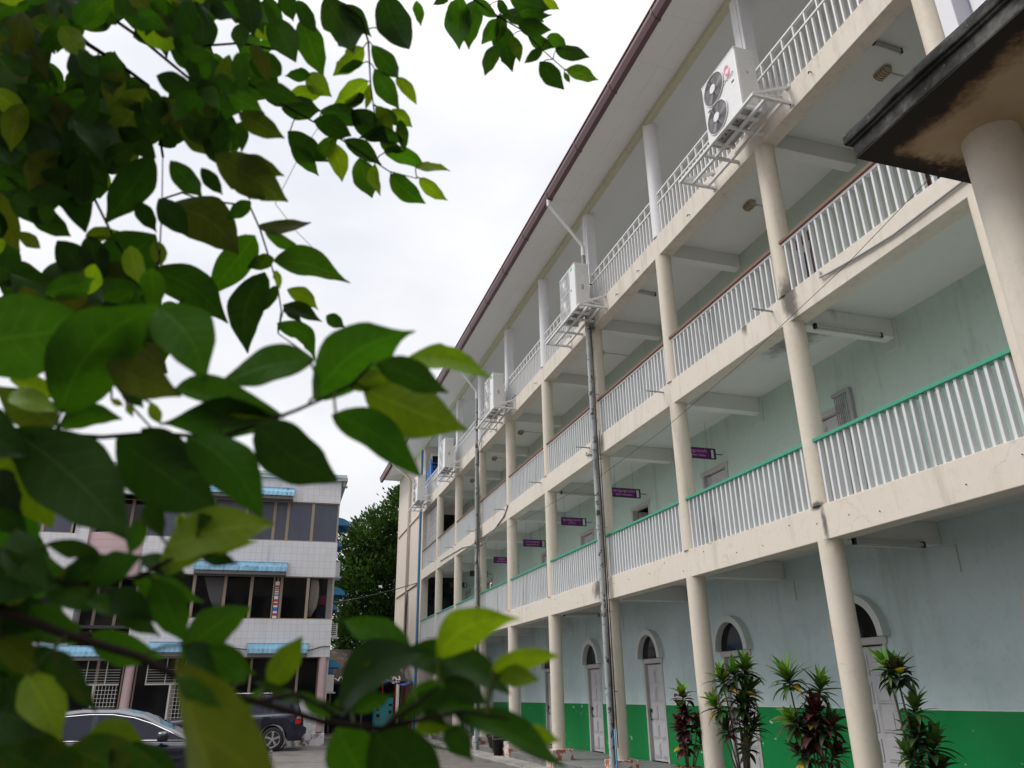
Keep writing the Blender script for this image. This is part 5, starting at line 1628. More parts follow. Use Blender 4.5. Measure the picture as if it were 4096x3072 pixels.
# ------------------------------------------------------------------ the near tree whose sprays hang round the camera
LEAVES = [
(1,1,-7204,859,2515,-7162,858,2461,36,90,27,48,2),(1,1,-7193,844,2536,-7154,847,2511,36,67,65,43,5),(1,0,-7197,865,2477,-7154,892,2436,14,76,64,48,-2),
(1,2,-7165,865,2470,-7133,874,2437,27,83,49,43,6),(1,0,-7214,858,2477,-7247,864,2454,-46,45,77,45,-1),(1,2,-7215,853,2500,-7253,878,2461,-15,77,62,53,2),
(1,2,-7204,883,2470,-7247,912,2441,-2,70,72,54,6),(1,0,-7206,896,2455,-7239,919,2440,13,66,74,43,0),(1,2,-7200,874,2454,-7203,889,2423,-48,77,42,42,6),
(1,2,-7190,876,2421,-7163,883,2388,31,84,45,54,1),(1,2,-7170,887,2427,-7135,890,2408,20,82,54,53,6),(1,1,-7186,887,2425,-7155,885,2400,37,84,39,54,6),
(1,0,-7156,873,2402,-7144,896,2367,22,78,58,48,1),(1,0,-7147,888,2379,-7208,911,2389,25,25,93,42,-5),(1,0,-7227,929,2396,-7170,943,2373,-14,96,26,48,5),
(1,1,-7172,909,2371,-7108,911,2356,19,45,87,47,4),(1,2,-7127,907,2352,-7078,887,2341,-34,-93,16,44,2),(1,1,-7161,908,2333,-7108,912,2296,27,83,48,53,-6),
(1,2,-7118,914,2340,-7074,921,2314,8,92,39,41,-1),(1,1,-7204,933,2370,-7181,939,2310,15,98,15,56,1),(1,2,-7183,915,2350,-7171,920,2302,-33,94,1,46,-7),
(1,2,-7249,916,2377,-7225,937,2327,24,85,47,54,6),(1,0,-7307,946,2405,-7247,941,2361,30,90,31,53,-5),(1,1,-7300,938,2375,-7258,957,2345,-3,86,50,48,3),
(1,0,-7319,931,2430,-7264,901,2415,52,69,50,54,5),(1,0,-7266,918,2429,-7197,906,2412,26,86,44,45,5),(1,0,-7273,907,2401,-7220,891,2373,49,68,55,48,3),
(1,2,-7343,888,2519,-7374,902,2538,59,64,49,58,-4),(1,1,-7335,906,2529,-7374,914,2505,-42,42,80,47,4),(1,0,-7284,898,2474,-7319,912,2474,28,66,69,54,-1),
(1,1,-7304,880,2558,-7265,916,2490,10,86,51,54,-2),(1,1,-7345,872,2537,-7305,875,2469,24,95,19,53,2),(1,2,-7289,902,2476,-7252,891,2435,55,79,27,58,-1),
(1,2,-7312,927,2448,-7260,899,2446,40,69,60,48,6),(1,0,-7276,853,2578,-7228,855,2487,34,92,20,60,6),(1,0,-7255,855,2569,-7205,858,2528,45,68,59,56,4),
(1,0,-7196,820,2574,-7154,827,2490,29,93,23,55,-3),(1,1,-7149,815,2571,-7137,836,2547,8,72,68,48,1),(1,0,-7335,863,2582,-7315,883,2550,2,84,54,61,3),
(1,0,-7222,904,2428,-7167,889,2372,59,71,39,48,-1),(1,1,-7210,885,2406,-7192,881,2388,43,87,25,54,1),(1,1,-7264,943,2364,-7237,911,2385,25,68,68,48,3),
(1,0,-7312,854,2561,-7282,865,2522,30,83,47,54,-4),(1,0,-7356,869,2572,-7328,892,2542,-3,80,60,54,-3),(1,0,-7369,913,2490,-7327,913,2461,30,84,44,54,4),
(1,0,-7348,931,2460,-7306,934,2438,19,86,47,54,-1),(1,1,-7178,911,2387,-7145,898,2368,50,79,36,48,0),(4,0,-7056,1030,2840,-7084,1037,2823,7,96,26,47,-5),
(4,1,-7038,1012,2834,-7034,1031,2724,12,98,17,48,-3),(4,1,-7052,1003,2808,-7055,1024,2772,24,86,46,54,3),(4,1,-7008,1013,2837,-7012,1049,2746,21,91,35,48,-7),
(4,1,-6971,1006,2791,-6992,1034,2751,11,84,53,48,5),(4,0,-6967,1017,2796,-6926,1055,2723,32,75,58,53,1),(4,1,-6963,1022,2747,-6986,1034,2678,0,98,17,43,-4),
(4,1,-6945,1001,2754,-6924,1017,2712,33,82,47,48,5),(4,2,-6900,964,2819,-6863,964,2804,31,53,79,48,0),(4,1,-6926,988,2803,-6904,977,2818,5,86,51,53,6),
(4,0,-6960,1009,2812,-6874,972,2797,42,87,27,45,-2),(4,0,-6938,984,2766,-6879,969,2754,30,58,75,54,-4),(4,1,-6879,989,2761,-6844,982,2736,56,57,60,56,-1),
(4,0,-6914,998,2759,-6867,987,2733,49,58,65,48,-5),(4,0,-6862,996,2740,-6807,969,2711,56,73,39,46,3),(4,1,-6847,987,2687,-6795,963,2655,56,10,82,45,-3),
(4,0,-6891,984,2720,-6919,1006,2700,7,70,71,56,-1),(4,0,-6893,997,2702,-6844,1006,2659,37,73,57,56,-1),(4,1,-6846,998,2692,-6836,997,2669,49,85,19,43,1),
(4,1,-7014,1002,2824,-6973,997,2785,61,57,55,48,-5),(4,0,-6970,996,2828,-6948,1001,2800,47,73,50,54,-6),(4,0,-6951,987,2824,-6885,953,2785,61,53,58,48,0),
(4,0,-6959,1002,2802,-6964,1029,2758,6,85,52,48,-2),(4,1,-6938,975,2784,-6892,969,2769,32,53,79,48,6),(0,3,-7433,844,2183,-7339,812,2113,43,89,16,50,12),
(0,1,-7325,821,2147,-7373,877,2088,14,77,62,48,0),(0,1,-7334,808,2184,-7358,816,2159,-19,86,47,60,0),(0,3,-7323,810,2152,-7264,798,2162,-23,-96,15,40,15),
(0,1,-7314,808,2144,-7269,810,2127,27,52,81,43,0),(2,1,-7302,818,2114,-7214,790,2084,39,29,88,45,10),(2,1,-7302,831,2126,-7331,842,2114,8,82,56,58,0),
(2,0,-7310,832,2106,-7319,862,2013,-8,95,31,46,-13),(2,2,-7298,821,2104,-7291,831,2086,3,86,51,53,0),(2,0,-7294,835,2092,-7311,845,2058,-8,94,33,41,0),
(2,2,-7283,841,2092,-7245,852,2075,-6,90,43,55,10),(2,0,-7286,830,2065,-7240,834,2051,13,-98,15,47,0),(2,0,-7285,840,2067,-7262,838,2048,-5,-100,5,42,0),
(2,0,-7236,832,2059,-7213,837,2049,0,89,46,65,0),(2,1,-7290,843,2047,-7244,846,2008,13,96,24,42,20),(2,1,-7257,487,1853,-7318,529,1844,-58,-82,0,46,5),
(2,1,-7255,502,1830,-7195,452,1866,32,78,54,50,12),(2,2,-7223,486,1835,-7158,457,1802,47,87,14,48,-2),(2,2,-7232,490,1837,-7205,473,1844,49,84,24,42,0),
(2,1,-7497,562,1867,-7393,531,1881,21,89,41,55,0),(2,1,-7419,561,1826,-7359,495,1885,3,69,73,50,10),(2,1,-7363,514,1892,-7324,504,1836,-16,-98,8,58,-10),
(2,3,-7390,535,1854,-7339,521,1831,36,91,22,46,0),(2,0,-7371,512,1889,-7402,549,1863,2,58,81,54,0),(3,1,-7419,567,1818,-7381,568,1827,-11,92,39,44,15),
(2,0,-7276,514,1821,-7352,541,1816,14,53,83,44,0),(2,0,-7344,521,1836,-7272,509,1817,29,26,92,47,0),(2,2,-7309,521,1821,-7276,520,1819,3,-81,58,44,0),
(2,0,-7219,455,1841,-7174,444,1821,44,67,60,43,0),(2,2,-7193,505,1868,-7129,498,1858,-7,-96,25,45,-14),(3,3,-7430,603,1829,-7475,602,1856,2,100,5,53,0),
(2,2,-7468,608,1863,-7428,600,1851,34,56,76,46,0),(2,0,-7389,583,1860,-7371,581,1841,19,98,8,48,0),(2,2,-7382,579,1842,-7377,583,1834,-26,89,37,58,0),
(2,2,-7365,570,1842,-7356,572,1826,-16,98,8,48,0),(2,2,-7393,580,1845,-7384,580,1841,1,99,17,54,0),(2,2,-7464,602,1851,-7427,585,1834,-24,-91,34,45,0),
(2,1,-7431,831,2089,-7343,840,2038,17,88,44,50,10),(0,1,-7427,805,2120,-7494,865,2068,-4,63,77,59,0),(0,0,-7498,832,2121,-7476,835,2060,19,-98,2,48,0),
(2,0,-7528,832,2110,-7478,822,2056,23,97,3,53,0),(0,0,-7455,813,2164,-7431,828,2136,-9,91,41,60,0),(0,0,-7427,784,2153,-7392,791,2115,10,96,28,56,0),
(0,2,-7502,832,2120,-7470,831,2133,-21,78,58,53,0),(0,0,-7530,812,2190,-7501,826,2122,-16,98,13,54,0),(0,3,-7620,844,2174,-7578,884,2119,-34,87,36,59,0),
(0,2,-7577,863,2132,-7550,855,2111,34,94,9,54,0),(2,1,-7537,856,2092,-7493,843,2044,-23,-97,4,54,0),(2,0,-7599,886,2099,-7536,891,2074,9,91,40,55,0),
(0,0,-7439,780,2203,-7484,826,2137,-25,70,66,50,0),(0,1,-7420,772,2196,-7381,773,2155,13,98,15,53,0),(0,3,-7453,748,2267,-7487,799,2222,-5,64,77,57,0),
(0,3,-7436,747,2253,-7394,747,2226,25,89,37,48,0),(0,3,-7373,750,2199,-7291,754,2155,17,90,40,50,0),(0,3,-7351,752,2200,-7298,752,2187,15,81,57,48,0),
(0,3,-7352,722,2237,-7302,734,2224,-4,82,57,55,0),(0,1,-7412,746,2277,-7350,737,2251,34,78,52,53,-10),(0,1,-7422,718,2342,-7416,731,2299,-23,94,25,55,0),
(0,3,-7573,743,2359,-7546,754,2347,-3,75,66,54,0),(0,2,-7549,750,2332,-7517,746,2292,31,94,14,56,0),(0,1,-7614,778,2303,-7575,771,2253,22,97,4,58,0),
(0,3,-7596,777,2329,-7559,784,2282,7,98,20,54,0),(0,0,-7386,759,2184,-7361,768,2160,6,92,39,54,0),(2,2,-7425,799,2108,-7416,806,2081,2,97,25,65,0),
(2,2,-7384,824,2042,-7393,837,2026,11,82,56,58,0),(2,2,-7413,836,2052,-7385,843,2041,-3,87,50,48,0),(0,0,-7565,803,2213,-7532,806,2159,9,-100,1,54,0),
(0,1,-7601,818,2216,-7558,836,2188,-16,92,36,54,0),(0,0,-7525,796,2204,-7532,803,2139,-23,96,13,54,0),(0,0,-7508,776,2237,-7473,768,2175,22,98,1,54,0),
(0,0,-7481,785,2238,-7438,786,2206,31,84,44,48,0),(0,0,-7545,775,2260,-7503,774,2210,29,93,22,54,0),(0,0,-7589,849,2165,-7529,835,2136,38,84,39,48,0),
(0,1,-7565,837,2149,-7519,843,2124,4,95,32,48,0),(0,3,-7361,767,2198,-7316,757,2156,35,92,16,48,0),(0,0,-7389,760,2226,-7351,768,2195,16,89,43,54,0),
(0,3,-7416,769,2240,-7368,770,2213,26,82,51,54,0),(2,0,-7538,870,2070,-7497,836,2087,29,69,66,54,0),(2,0,-7476,840,2069,-7432,830,2041,27,96,9,54,0),
(2,1,-7498,870,2058,-7422,831,2067,31,75,58,48,0),(2,0,-7592,891,2079,-7524,873,2044,37,89,25,54,0),(2,0,-7443,835,2078,-7416,841,2055,6,95,31,54,0),
(2,1,-7556,881,2055,-7485,840,2068,24,64,73,53,0),(2,0,-7599,906,2050,-7529,886,2026,34,91,22,54,0),(2,3,-7491,843,2069,-7445,828,2092,-2,81,58,54,0),
(0,0,-7444,742,2283,-7397,735,2262,36,76,54,48,0),(0,1,-7368,732,2268,-7325,722,2243,47,69,55,48,0),(0,0,-7338,709,2268,-7287,705,2255,18,82,54,48,0),
(2,1,-7243,469,1809,-7187,462,1770,49,63,60,44,10),(3,0,-7289,488,1805,-7235,489,1771,13,96,24,56,-6),(3,1,-7329,498,1796,-7279,493,1746,16,99,5,50,10),
(3,0,-7370,504,1793,-7302,510,1749,-2,100,10,53,0),(3,0,-7433,526,1801,-7349,497,1727,-24,-97,11,46,-4),(3,0,-7445,542,1778,-7420,535,1750,-17,-98,9,58,0),
(3,2,-7439,538,1797,-7407,554,1746,-22,96,17,55,0),(3,1,-7435,525,1801,-7416,534,1774,-22,96,14,54,0),(3,0,-7471,538,1809,-7419,518,1782,-32,-94,8,54,0),
(3,0,-7423,522,1798,-7396,531,1784,-20,96,21,48,0),(3,0,-7358,511,1803,-7321,512,1778,7,99,15,48,0),(3,0,-7446,540,1762,-7416,543,1738,11,-99,2,58,0),
(3,2,-7337,503,1714,-7298,482,1736,-54,-82,16,47,0),(3,2,-7332,488,1724,-7271,467,1737,-36,-90,23,47,-5),(3,2,-7309,485,1722,-7280,481,1730,-14,59,79,44,0),
(3,0,-7312,495,1723,-7289,483,1716,-38,-87,32,43,0),(3,0,-7398,511,1728,-7362,512,1718,17,68,71,47,0),(3,0,-7438,528,1717,-7385,514,1705,-22,-97,11,60,0),
(3,3,-7380,517,1719,-7390,519,1705,-11,97,22,48,0),(3,0,-7386,518,1702,-7359,506,1723,2,88,48,48,10),(3,1,-7370,508,1704,-7342,490,1720,34,87,36,48,10),
(3,1,-7336,507,1709,-7315,517,1674,-9,97,22,56,0),(3,1,-7349,513,1710,-7308,517,1698,-9,99,5,41,0),(3,1,-7316,512,1665,-7280,495,1693,26,94,24,52,8),
(3,1,-7369,523,1679,-7326,526,1666,7,-100,6,48,6),(3,1,-7305,513,1670,-7273,506,1656,34,88,34,48,0),(3,0,-7313,504,1673,-7287,500,1651,1,-98,19,48,0),
(3,1,-7345,486,1741,-7350,493,1720,1,95,33,48,0),(3,2,-7325,488,1745,-7321,498,1731,-24,84,48,54,0),(3,0,-7345,494,1751,-7335,505,1734,-20,88,44,54,0),
(3,0,-7314,474,1743,-7300,484,1729,-21,89,41,48,0),(3,0,-7437,541,1695,-7389,543,1687,4,-100,8,54,0),(3,0,-7433,538,1705,-7391,555,1675,-28,95,13,54,0),
(3,0,-7396,523,1707,-7359,513,1693,-22,-96,15,48,0),(3,1,-7372,511,1698,-7343,511,1688,12,-93,35,46,0),(3,1,-7403,523,1694,-7366,516,1672,-15,-99,8,48,0),
(3,3,-7417,533,1678,-7390,542,1655,-25,96,10,54,0),(3,0,-7433,546,1669,-7401,550,1653,13,-99,6,54,0),(3,0,-7360,509,1703,-7332,508,1685,2,-100,6,48,0),
(3,0,-7397,534,1673,-7380,546,1653,-34,90,26,48,0),(3,0,-7355,517,1694,-7328,506,1677,-32,-94,10,43,0),(3,0,-7345,506,1723,-7317,492,1709,-20,-86,48,44,0),
(3,2,-7392,506,1657,-7368,498,1624,13,-93,35,61,0),(3,2,-7365,523,1618,-7327,519,1618,9,99,6,48,20),(3,1,-7369,521,1619,-7309,494,1602,44,87,20,44,0),
(3,0,-7381,496,1669,-7353,495,1637,42,85,32,44,0),(3,0,-7421,525,1643,-7371,499,1628,-40,-88,24,54,0),(3,1,-7419,529,1629,-7369,538,1610,23,-95,19,58,0),
(3,0,-7414,510,1653,-7391,518,1638,38,-92,7,54,0),(3,0,-7391,523,1631,-7362,521,1604,-3,-100,6,54,0),(3,1,-7402,525,1619,-7351,519,1597,-4,-99,14,54,0),
(3,0,-7389,507,1643,-7375,508,1628,22,-97,12,48,0),(3,0,-7345,505,1617,-7303,516,1597,-21,98,8,48,0),(3,4,-7307,373,1658,-7227,415,1484,73,51,46,43,0),
(3,1,-7305,369,1651,-7285,360,1640,48,86,14,43,0),(3,1,-7191,454,1663,-7227,473,1684,-38,-91,15,44,5),(3,2,-7192,459,1663,-7216,460,1659,-2,96,27,45,0),
(3,2,-7177,449,1662,-7139,413,1681,34,68,65,46,16),(3,2,-7148,437,1655,-7113,422,1662,16,68,71,45,5),(3,2,-7144,439,1654,-7124,427,1650,-49,-87,12,53,0),
(3,0,-7227,478,1635,-7183,435,1665,-76,-61,23,48,-12),(3,0,-7197,448,1663,-7136,441,1643,1,-92,38,44,-14),(3,0,-7173,445,1651,-7151,433,1638,-43,-90,6,48,0),
(3,0,-7199,461,1633,-7147,463,1634,-4,67,75,42,12),(3,0,-7165,458,1635,-7102,447,1604,46,46,76,43,10),(3,2,-7126,449,1623,-7104,451,1618,-8,99,10,58,0),
(3,1,-7227,480,1627,-7199,495,1585,-13,96,26,55,0),(3,0,-7209,468,1624,-7161,486,1584,-15,96,24,60,0),(3,0,-7168,460,1627,-7151,465,1608,1,96,29,54,0),
(3,2,-7185,464,1626,-7164,457,1627,29,95,14,45,0),(3,1,-7184,456,1635,-7167,459,1627,38,-75,53,48,0),(3,1,-7230,475,1633,-7250,475,1646,28,87,39,45,0),
(3,1,-7229,482,1635,-7199,464,1656,-63,-72,29,41,6),(3,1,-7221,468,1636,-7200,448,1644,50,72,49,41,0),(3,1,-7190,468,1640,-7164,455,1649,14,76,64,44,0),
(3,1,-7278,486,1651,-7299,482,1669,-9,99,10,48,0),(3,2,-7265,486,1649,-7250,473,1675,20,92,34,57,0),(3,1,-7268,489,1648,-7281,509,1628,-43,46,77,47,0),
(3,0,-7247,480,1640,-7273,474,1651,40,-52,75,48,0),(0,0,-7413,705,2366,-7393,713,2340,-22,97,14,45,5),(0,0,-7562,825,2195,-7608,844,2193,28,74,61,46,-1),
(0,3,-7471,717,2260,-7484,745,2229,-31,63,71,56,-7),(0,1,-7488,1097,2546,-7518,1135,2507,-17,63,76,43,1),(0,0,-7565,997,2412,-7575,1041,2371,-19,65,74,55,-2),
(0,0,-7684,1204,2438,-7674,1187,2491,-44,83,35,52,-6),(0,3,-7735,1101,2559,-7764,1138,2516,-11,71,70,56,0),(0,1,-7568,1051,2513,-7516,1050,2469,30,89,33,56,-8),
(0,3,-7564,751,2221,-7574,781,2180,-38,70,61,55,-6),(0,0,-7347,754,2296,-7377,767,2284,8,75,66,46,4),(0,1,-7502,837,2192,-7549,849,2178,-3,70,72,42,-3),
(0,0,-7653,1026,2648,-7650,1049,2584,-33,89,31,45,1),(0,1,-7501,963,2384,-7456,960,2385,6,97,24,43,6),(0,0,-7605,986,2398,-7572,943,2442,-8,68,73,54,-4),
(0,1,-7649,919,2302,-7600,894,2292,45,60,66,48,9),(0,2,-7376,760,2350,-7379,769,2300,-15,97,18,47,-2),(0,2,-7600,763,2242,-7562,774,2221,2,88,47,53,-1),
(0,3,-7348,710,2327,-7325,723,2287,11,92,37,45,5),(0,1,-7464,779,2444,-7467,808,2400,-13,82,56,54,0),(0,0,-7622,1089,2410,-7610,1108,2365,-26,91,31,53,5),
(0,1,-7519,865,2322,-7477,857,2270,21,98,2,50,-7),(0,0,-7662,1084,2654,-7635,1043,2685,-12,56,82,56,1),(0,0,-7479,981,2368,-7434,967,2394,-5,84,55,53,4),
(0,0,-7532,920,2354,-7508,935,2293,4,96,26,52,3),(0,0,-7369,752,2205,-7371,724,2238,-23,75,63,53,0),(0,1,-7453,749,2431,-7405,724,2453,1,67,74,55,8),
(0,0,-7500,923,2550,-7486,957,2505,-21,81,55,47,-1),(0,2,-7481,830,2471,-7505,823,2499,18,91,37,45,5),(0,0,-7651,988,2580,-7697,1000,2536,-32,77,55,45,0),
(0,0,-7596,973,2311,-7552,967,2272,32,92,22,45,-8),(0,0,-7330,778,2430,-7372,781,2457,34,85,40,54,-8),(0,1,-7601,1080,2445,-7662,1101,2423,-24,30,93,48,-10),
(0,1,-7356,670,2272,-7348,685,2235,4,92,39,48,2),(0,3,-7663,859,2437,-7634,851,2466,-44,64,63,54,5),(0,0,-7495,773,2125,-7498,750,2173,-36,85,39,54,5),
(0,0,-7657,974,2329,-7677,1007,2299,-45,44,78,45,-1),(0,0,-7623,835,2376,-7603,848,2313,-24,96,12,56,2),(0,0,-7413,778,2320,-7423,803,2288,-21,73,65,53,5),
(0,0,-7661,998,2539,-7649,1006,2472,-8,99,10,54,-10),(0,0,-7581,923,2410,-7531,915,2428,-12,74,67,56,6),(0,0,-7420,723,2405,-7400,724,2372,31,93,20,48,5),
(0,0,-7557,714,2342,-7573,703,2368,0,92,39,48,0),(0,0,-7558,735,2249,-7592,736,2264,26,81,53,55,-1),(0,1,-7555,764,2262,-7568,789,2242,-4,61,79,56,-4),
(0,0,-7458,770,2398,-7435,770,2360,27,95,15,49,-4),(0,3,-7562,968,2604,-7531,994,2572,-5,80,60,46,1),(0,0,-7576,754,2246,-7543,757,2228,12,92,38,52,7),
(0,0,-7443,1043,2624,-7466,1073,2554,-47,75,47,44,-5),(0,0,-7740,1130,2457,-7690,1123,2498,-41,67,62,56,5),(0,0,-7525,847,2321,-7484,830,2291,57,74,36,53,0),
(0,1,-7439,762,2391,-7476,758,2398,3,81,59,52,-2),(0,1,-7646,1081,2490,-7707,1095,2562,-22,-98,1,55,9),(0,0,-7566,704,2341,-7537,706,2346,-13,89,44,46,-1),
(0,1,-7375,980,2434,-7385,1010,2403,-5,71,70,56,10),(0,0,-7574,721,2327,-7538,696,2334,17,48,86,44,7),(0,1,-7506,791,2137,-7481,787,2164,-30,85,43,56,2),
(0,1,-7532,995,2456,-7500,1016,2422,2,85,53,54,-2),(0,0,-7678,1079,2519,-7681,1122,2467,-14,76,64,56,-4),(0,1,-7580,965,2304,-7594,985,2266,-26,82,50,55,7),
(0,1,-7418,710,2296,-7383,690,2282,53,47,71,47,-7),(0,0,-7464,886,2559,-7411,877,2592,-18,82,54,47,-7),(0,1,-7391,835,2327,-7411,813,2364,-11,89,45,47,2),
(0,0,-7714,1131,2466,-7708,1093,2533,-22,84,49,54,7),(0,0,-7503,969,2529,-7459,946,2571,-32,66,68,50,8),(0,0,-7361,1019,2543,-7376,1000,2590,13,91,40,54,3),
(0,1,-7655,848,2432,-7627,839,2483,-47,79,40,53,-5),(0,0,-7574,814,2462,-7617,840,2442,6,66,75,55,7),(0,0,-7454,761,2432,-7503,777,2450,44,67,60,49,-2),
(0,0,-7616,837,2415,-7582,843,2373,0,99,16,55,9),(0,0,-7615,884,2259,-7601,895,2209,-9,98,19,53,-6),(0,1,-7678,993,2334,-7640,983,2311,41,87,27,53,-7),
(0,1,-7410,819,2399,-7404,844,2373,-13,73,67,56,1),(0,0,-7626,897,2206,-7588,886,2248,-41,72,57,55,0),(0,0,-7643,823,2354,-7619,826,2324,6,99,15,49,9),
(0,0,-7625,825,2456,-7593,840,2438,-3,78,62,56,6),(0,1,-7646,1086,2454,-7616,1123,2406,-23,83,50,56,6),(0,0,-7440,922,2345,-7379,887,2327,53,62,57,52,3),
(0,0,-7427,814,2290,-7481,805,2296,-1,57,82,45,-7),(0,0,-7517,769,2315,-7516,780,2268,-25,94,23,53,8),(0,0,-7664,1176,2441,-7664,1217,2392,-33,72,62,49,2),
(0,0,-7592,1110,2387,-7657,1137,2354,-7,70,71,55,-7),(0,0,-7675,1036,2481,-7680,1049,2423,-35,91,23,47,-5),(0,1,-7668,874,2469,-7621,869,2430,35,88,32,52,-5),
(0,0,-7677,1091,2410,-7641,1102,2380,-3,94,33,55,-5),(0,0,-7483,1010,2643,-7477,992,2700,-17,93,32,54,2),(0,2,-7746,1080,2679,-7700,1076,2601,19,98,6,53,0),
(0,1,-7575,816,2221,-7557,818,2186,0,100,7,52,8),(0,1,-7637,1059,2304,-7598,1049,2347,-27,85,45,48,10),(0,0,-7607,812,2442,-7572,813,2427,20,82,54,56,2),
(0,1,-7579,903,2321,-7552,929,2272,-20,91,37,47,3),(0,1,-7649,1072,2512,-7723,1098,2542,47,68,57,53,-6),(0,0,-7591,800,2229,-7583,820,2197,-32,83,45,54,-8),
(0,0,-7395,919,2404,-7389,931,2342,-9,98,18,54,5),(0,1,-7450,933,2580,-7447,916,2635,-29,91,30,56,2),(0,0,-7356,782,2347,-7377,796,2314,-33,78,53,42,8),
(0,0,-7525,1038,2654,-7465,1020,2664,5,61,79,54,-1),(0,2,-7536,1009,2396,-7586,1020,2365,-15,83,54,53,-3),(0,0,-7491,773,2173,-7450,751,2197,-1,72,69,46,-1),
(0,0,-7457,764,2252,-7488,769,2271,39,83,40,54,-3),(0,0,-7673,989,2515,-7705,988,2598,22,-97,7,44,7),(0,0,-7698,1116,2612,-7765,1128,2578,-25,64,73,56,-9),
(0,1,-7466,871,2447,-7417,855,2415,55,67,50,55,-7),(0,0,-7732,1020,2576,-7758,1059,2516,-38,70,61,51,1),(0,0,-7734,1069,2662,-7717,1033,2694,-19,59,78,53,-3),
(0,1,-7559,885,2366,-7555,920,2322,-12,78,61,48,3),(0,0,-7547,800,2429,-7512,785,2428,26,53,81,44,5),(0,1,-7582,952,2281,-7557,960,2258,-6,97,25,55,2),
(0,0,-7426,734,2250,-7451,750,2227,-4,80,60,53,6),(0,0,-7533,840,2277,-7481,817,2267,41,67,62,46,2),(0,0,-7590,845,2253,-7547,841,2205,29,94,18,54,3),
(0,0,-7488,741,2392,-7465,723,2411,-12,64,76,53,10),(0,1,-7523,892,2521,-7468,889,2505,21,77,60,53,3),(0,0,-7477,1037,2539,-7468,1046,2479,-16,98,11,53,-7),
(0,1,-7557,1038,2382,-7577,1054,2348,-18,84,51,55,3),(0,0,-7757,1046,2629,-7736,1048,2570,25,-97,5,48,3),(0,1,-7727,1149,2498,-7710,1173,2464,-18,84,51,48,-10),
(0,1,-7717,1108,2367,-7685,1115,2313,-1,99,12,46,-5),(0,0,-7620,821,2316,-7584,828,2266,12,97,23,52,-4),(0,0,-7521,859,2248,-7539,889,2220,-28,57,77,45,-9),
(0,0,-7552,963,2408,-7584,1003,2359,-24,67,70,54,-9),(0,1,-7618,887,2322,-7585,897,2304,-5,90,44,55,-3),(0,1,-7402,918,2376,-7366,916,2366,22,71,66,43,5),
(0,1,-7529,788,2426,-7565,801,2450,50,82,30,45,4),(0,1,-7386,718,2386,-7333,697,2348,58,71,41,50,9),(0,0,-7526,878,2362,-7514,882,2323,-14,99,6,46,9),
(0,0,-7659,1033,2343,-7644,1007,2375,11,80,59,47,9),(0,2,-7474,738,2343,-7419,728,2320,37,72,58,55,3),(0,0,-7489,805,2473,-7490,826,2436,-7,87,49,46,-3),
(0,0,-7509,795,2166,-7549,817,2152,7,60,80,47,-1),(0,0,-7443,703,2321,-7480,702,2320,-5,74,67,53,6),(0,1,-7481,811,2237,-7436,802,2251,-1,83,55,50,6),
(0,0,-7652,964,2403,-7649,984,2372,-38,80,46,54,-3),(0,0,-7435,990,2457,-7455,987,2502,26,95,17,55,-7),(0,0,-7563,799,2266,-7580,820,2233,-18,79,58,41,-8),
(0,0,-7412,704,2333,-7448,730,2333,40,56,72,54,-7),(0,1,-7681,1044,2431,-7642,1038,2423,23,83,51,53,7),(0,0,-7591,860,2287,-7540,857,2259,23,92,32,51,8),
(0,3,-7607,966,2395,-7657,983,2413,43,79,45,46,0),(0,1,-7546,955,2340,-7528,959,2297,-1,100,8,46,-8),(0,3,-7708,1121,2363,-7756,1157,2312,-32,61,73,42,7),
(0,1,-7523,738,2295,-7493,737,2264,26,94,22,56,-6),(0,1,-7626,1018,2589,-7624,1009,2670,-37,92,12,44,-6),(0,0,-7584,921,2303,-7574,938,2255,-10,94,32,56,-6),
(0,0,-7484,713,2278,-7477,726,2233,-26,94,23,55,0),(0,1,-7627,804,2297,-7590,799,2269,39,85,36,53,-1),(0,1,-7539,934,2559,-7492,912,2554,33,52,78,56,-6),
(0,1,-7518,797,2286,-7485,796,2230,24,-96,15,47,-4),(0,0,-7522,773,2193,-7479,762,2199,8,73,68,55,4),(0,0,-7585,1000,2345,-7580,1026,2317,-18,75,64,53,2),
(0,0,-7533,770,2168,-7565,768,2220,14,98,13,55,0),(0,0,-7718,1077,2525,-7663,1046,2533,19,53,83,54,-9),(0,0,-7620,1088,2433,-7566,1097,2431,-11,85,51,50,-5),
(0,2,-7469,873,2542,-7519,892,2502,-15,80,57,54,-1),(0,0,-7521,913,2391,-7539,912,2457,50,85,15,46,9),(0,0,-7594,955,2270,-7557,957,2224,14,98,14,43,-1),
(0,0,-7704,1070,2708,-7765,1111,2668,-16,57,81,56,-3),(0,1,-7595,773,2387,-7643,806,2377,15,49,86,45,0),(0,0,-7691,962,2509,-7725,995,2485,-6,54,84,49,6),
(0,0,-7488,1028,2585,-7421,1017,2579,18,70,70,42,-7),(0,1,-7796,1151,2635,-7829,1139,2701,3,98,18,52,-8),(0,3,-7456,1050,2535,-7408,1079,2495,22,64,74,48,1),
(0,0,-7741,1152,2401,-7736,1158,2320,-35,93,4,55,-1),(0,0,-7738,1203,2469,-7698,1167,2482,8,42,90,46,6),(0,2,-7627,951,2557,-7600,971,2536,-11,80,59,46,-2),
(0,1,-7705,991,2515,-7730,1014,2485,-19,71,68,43,0),(0,0,-7583,1031,2380,-7577,1007,2416,-30,76,58,45,4),(0,3,-7655,908,2286,-7621,909,2284,1,87,49,54,5),
(0,1,-7603,878,2515,-7633,901,2483,-23,66,71,47,8),(0,0,-7608,817,2306,-7586,822,2272,0,99,14,50,5),(0,0,-7441,893,2548,-7437,905,2473,-11,98,15,54,7),
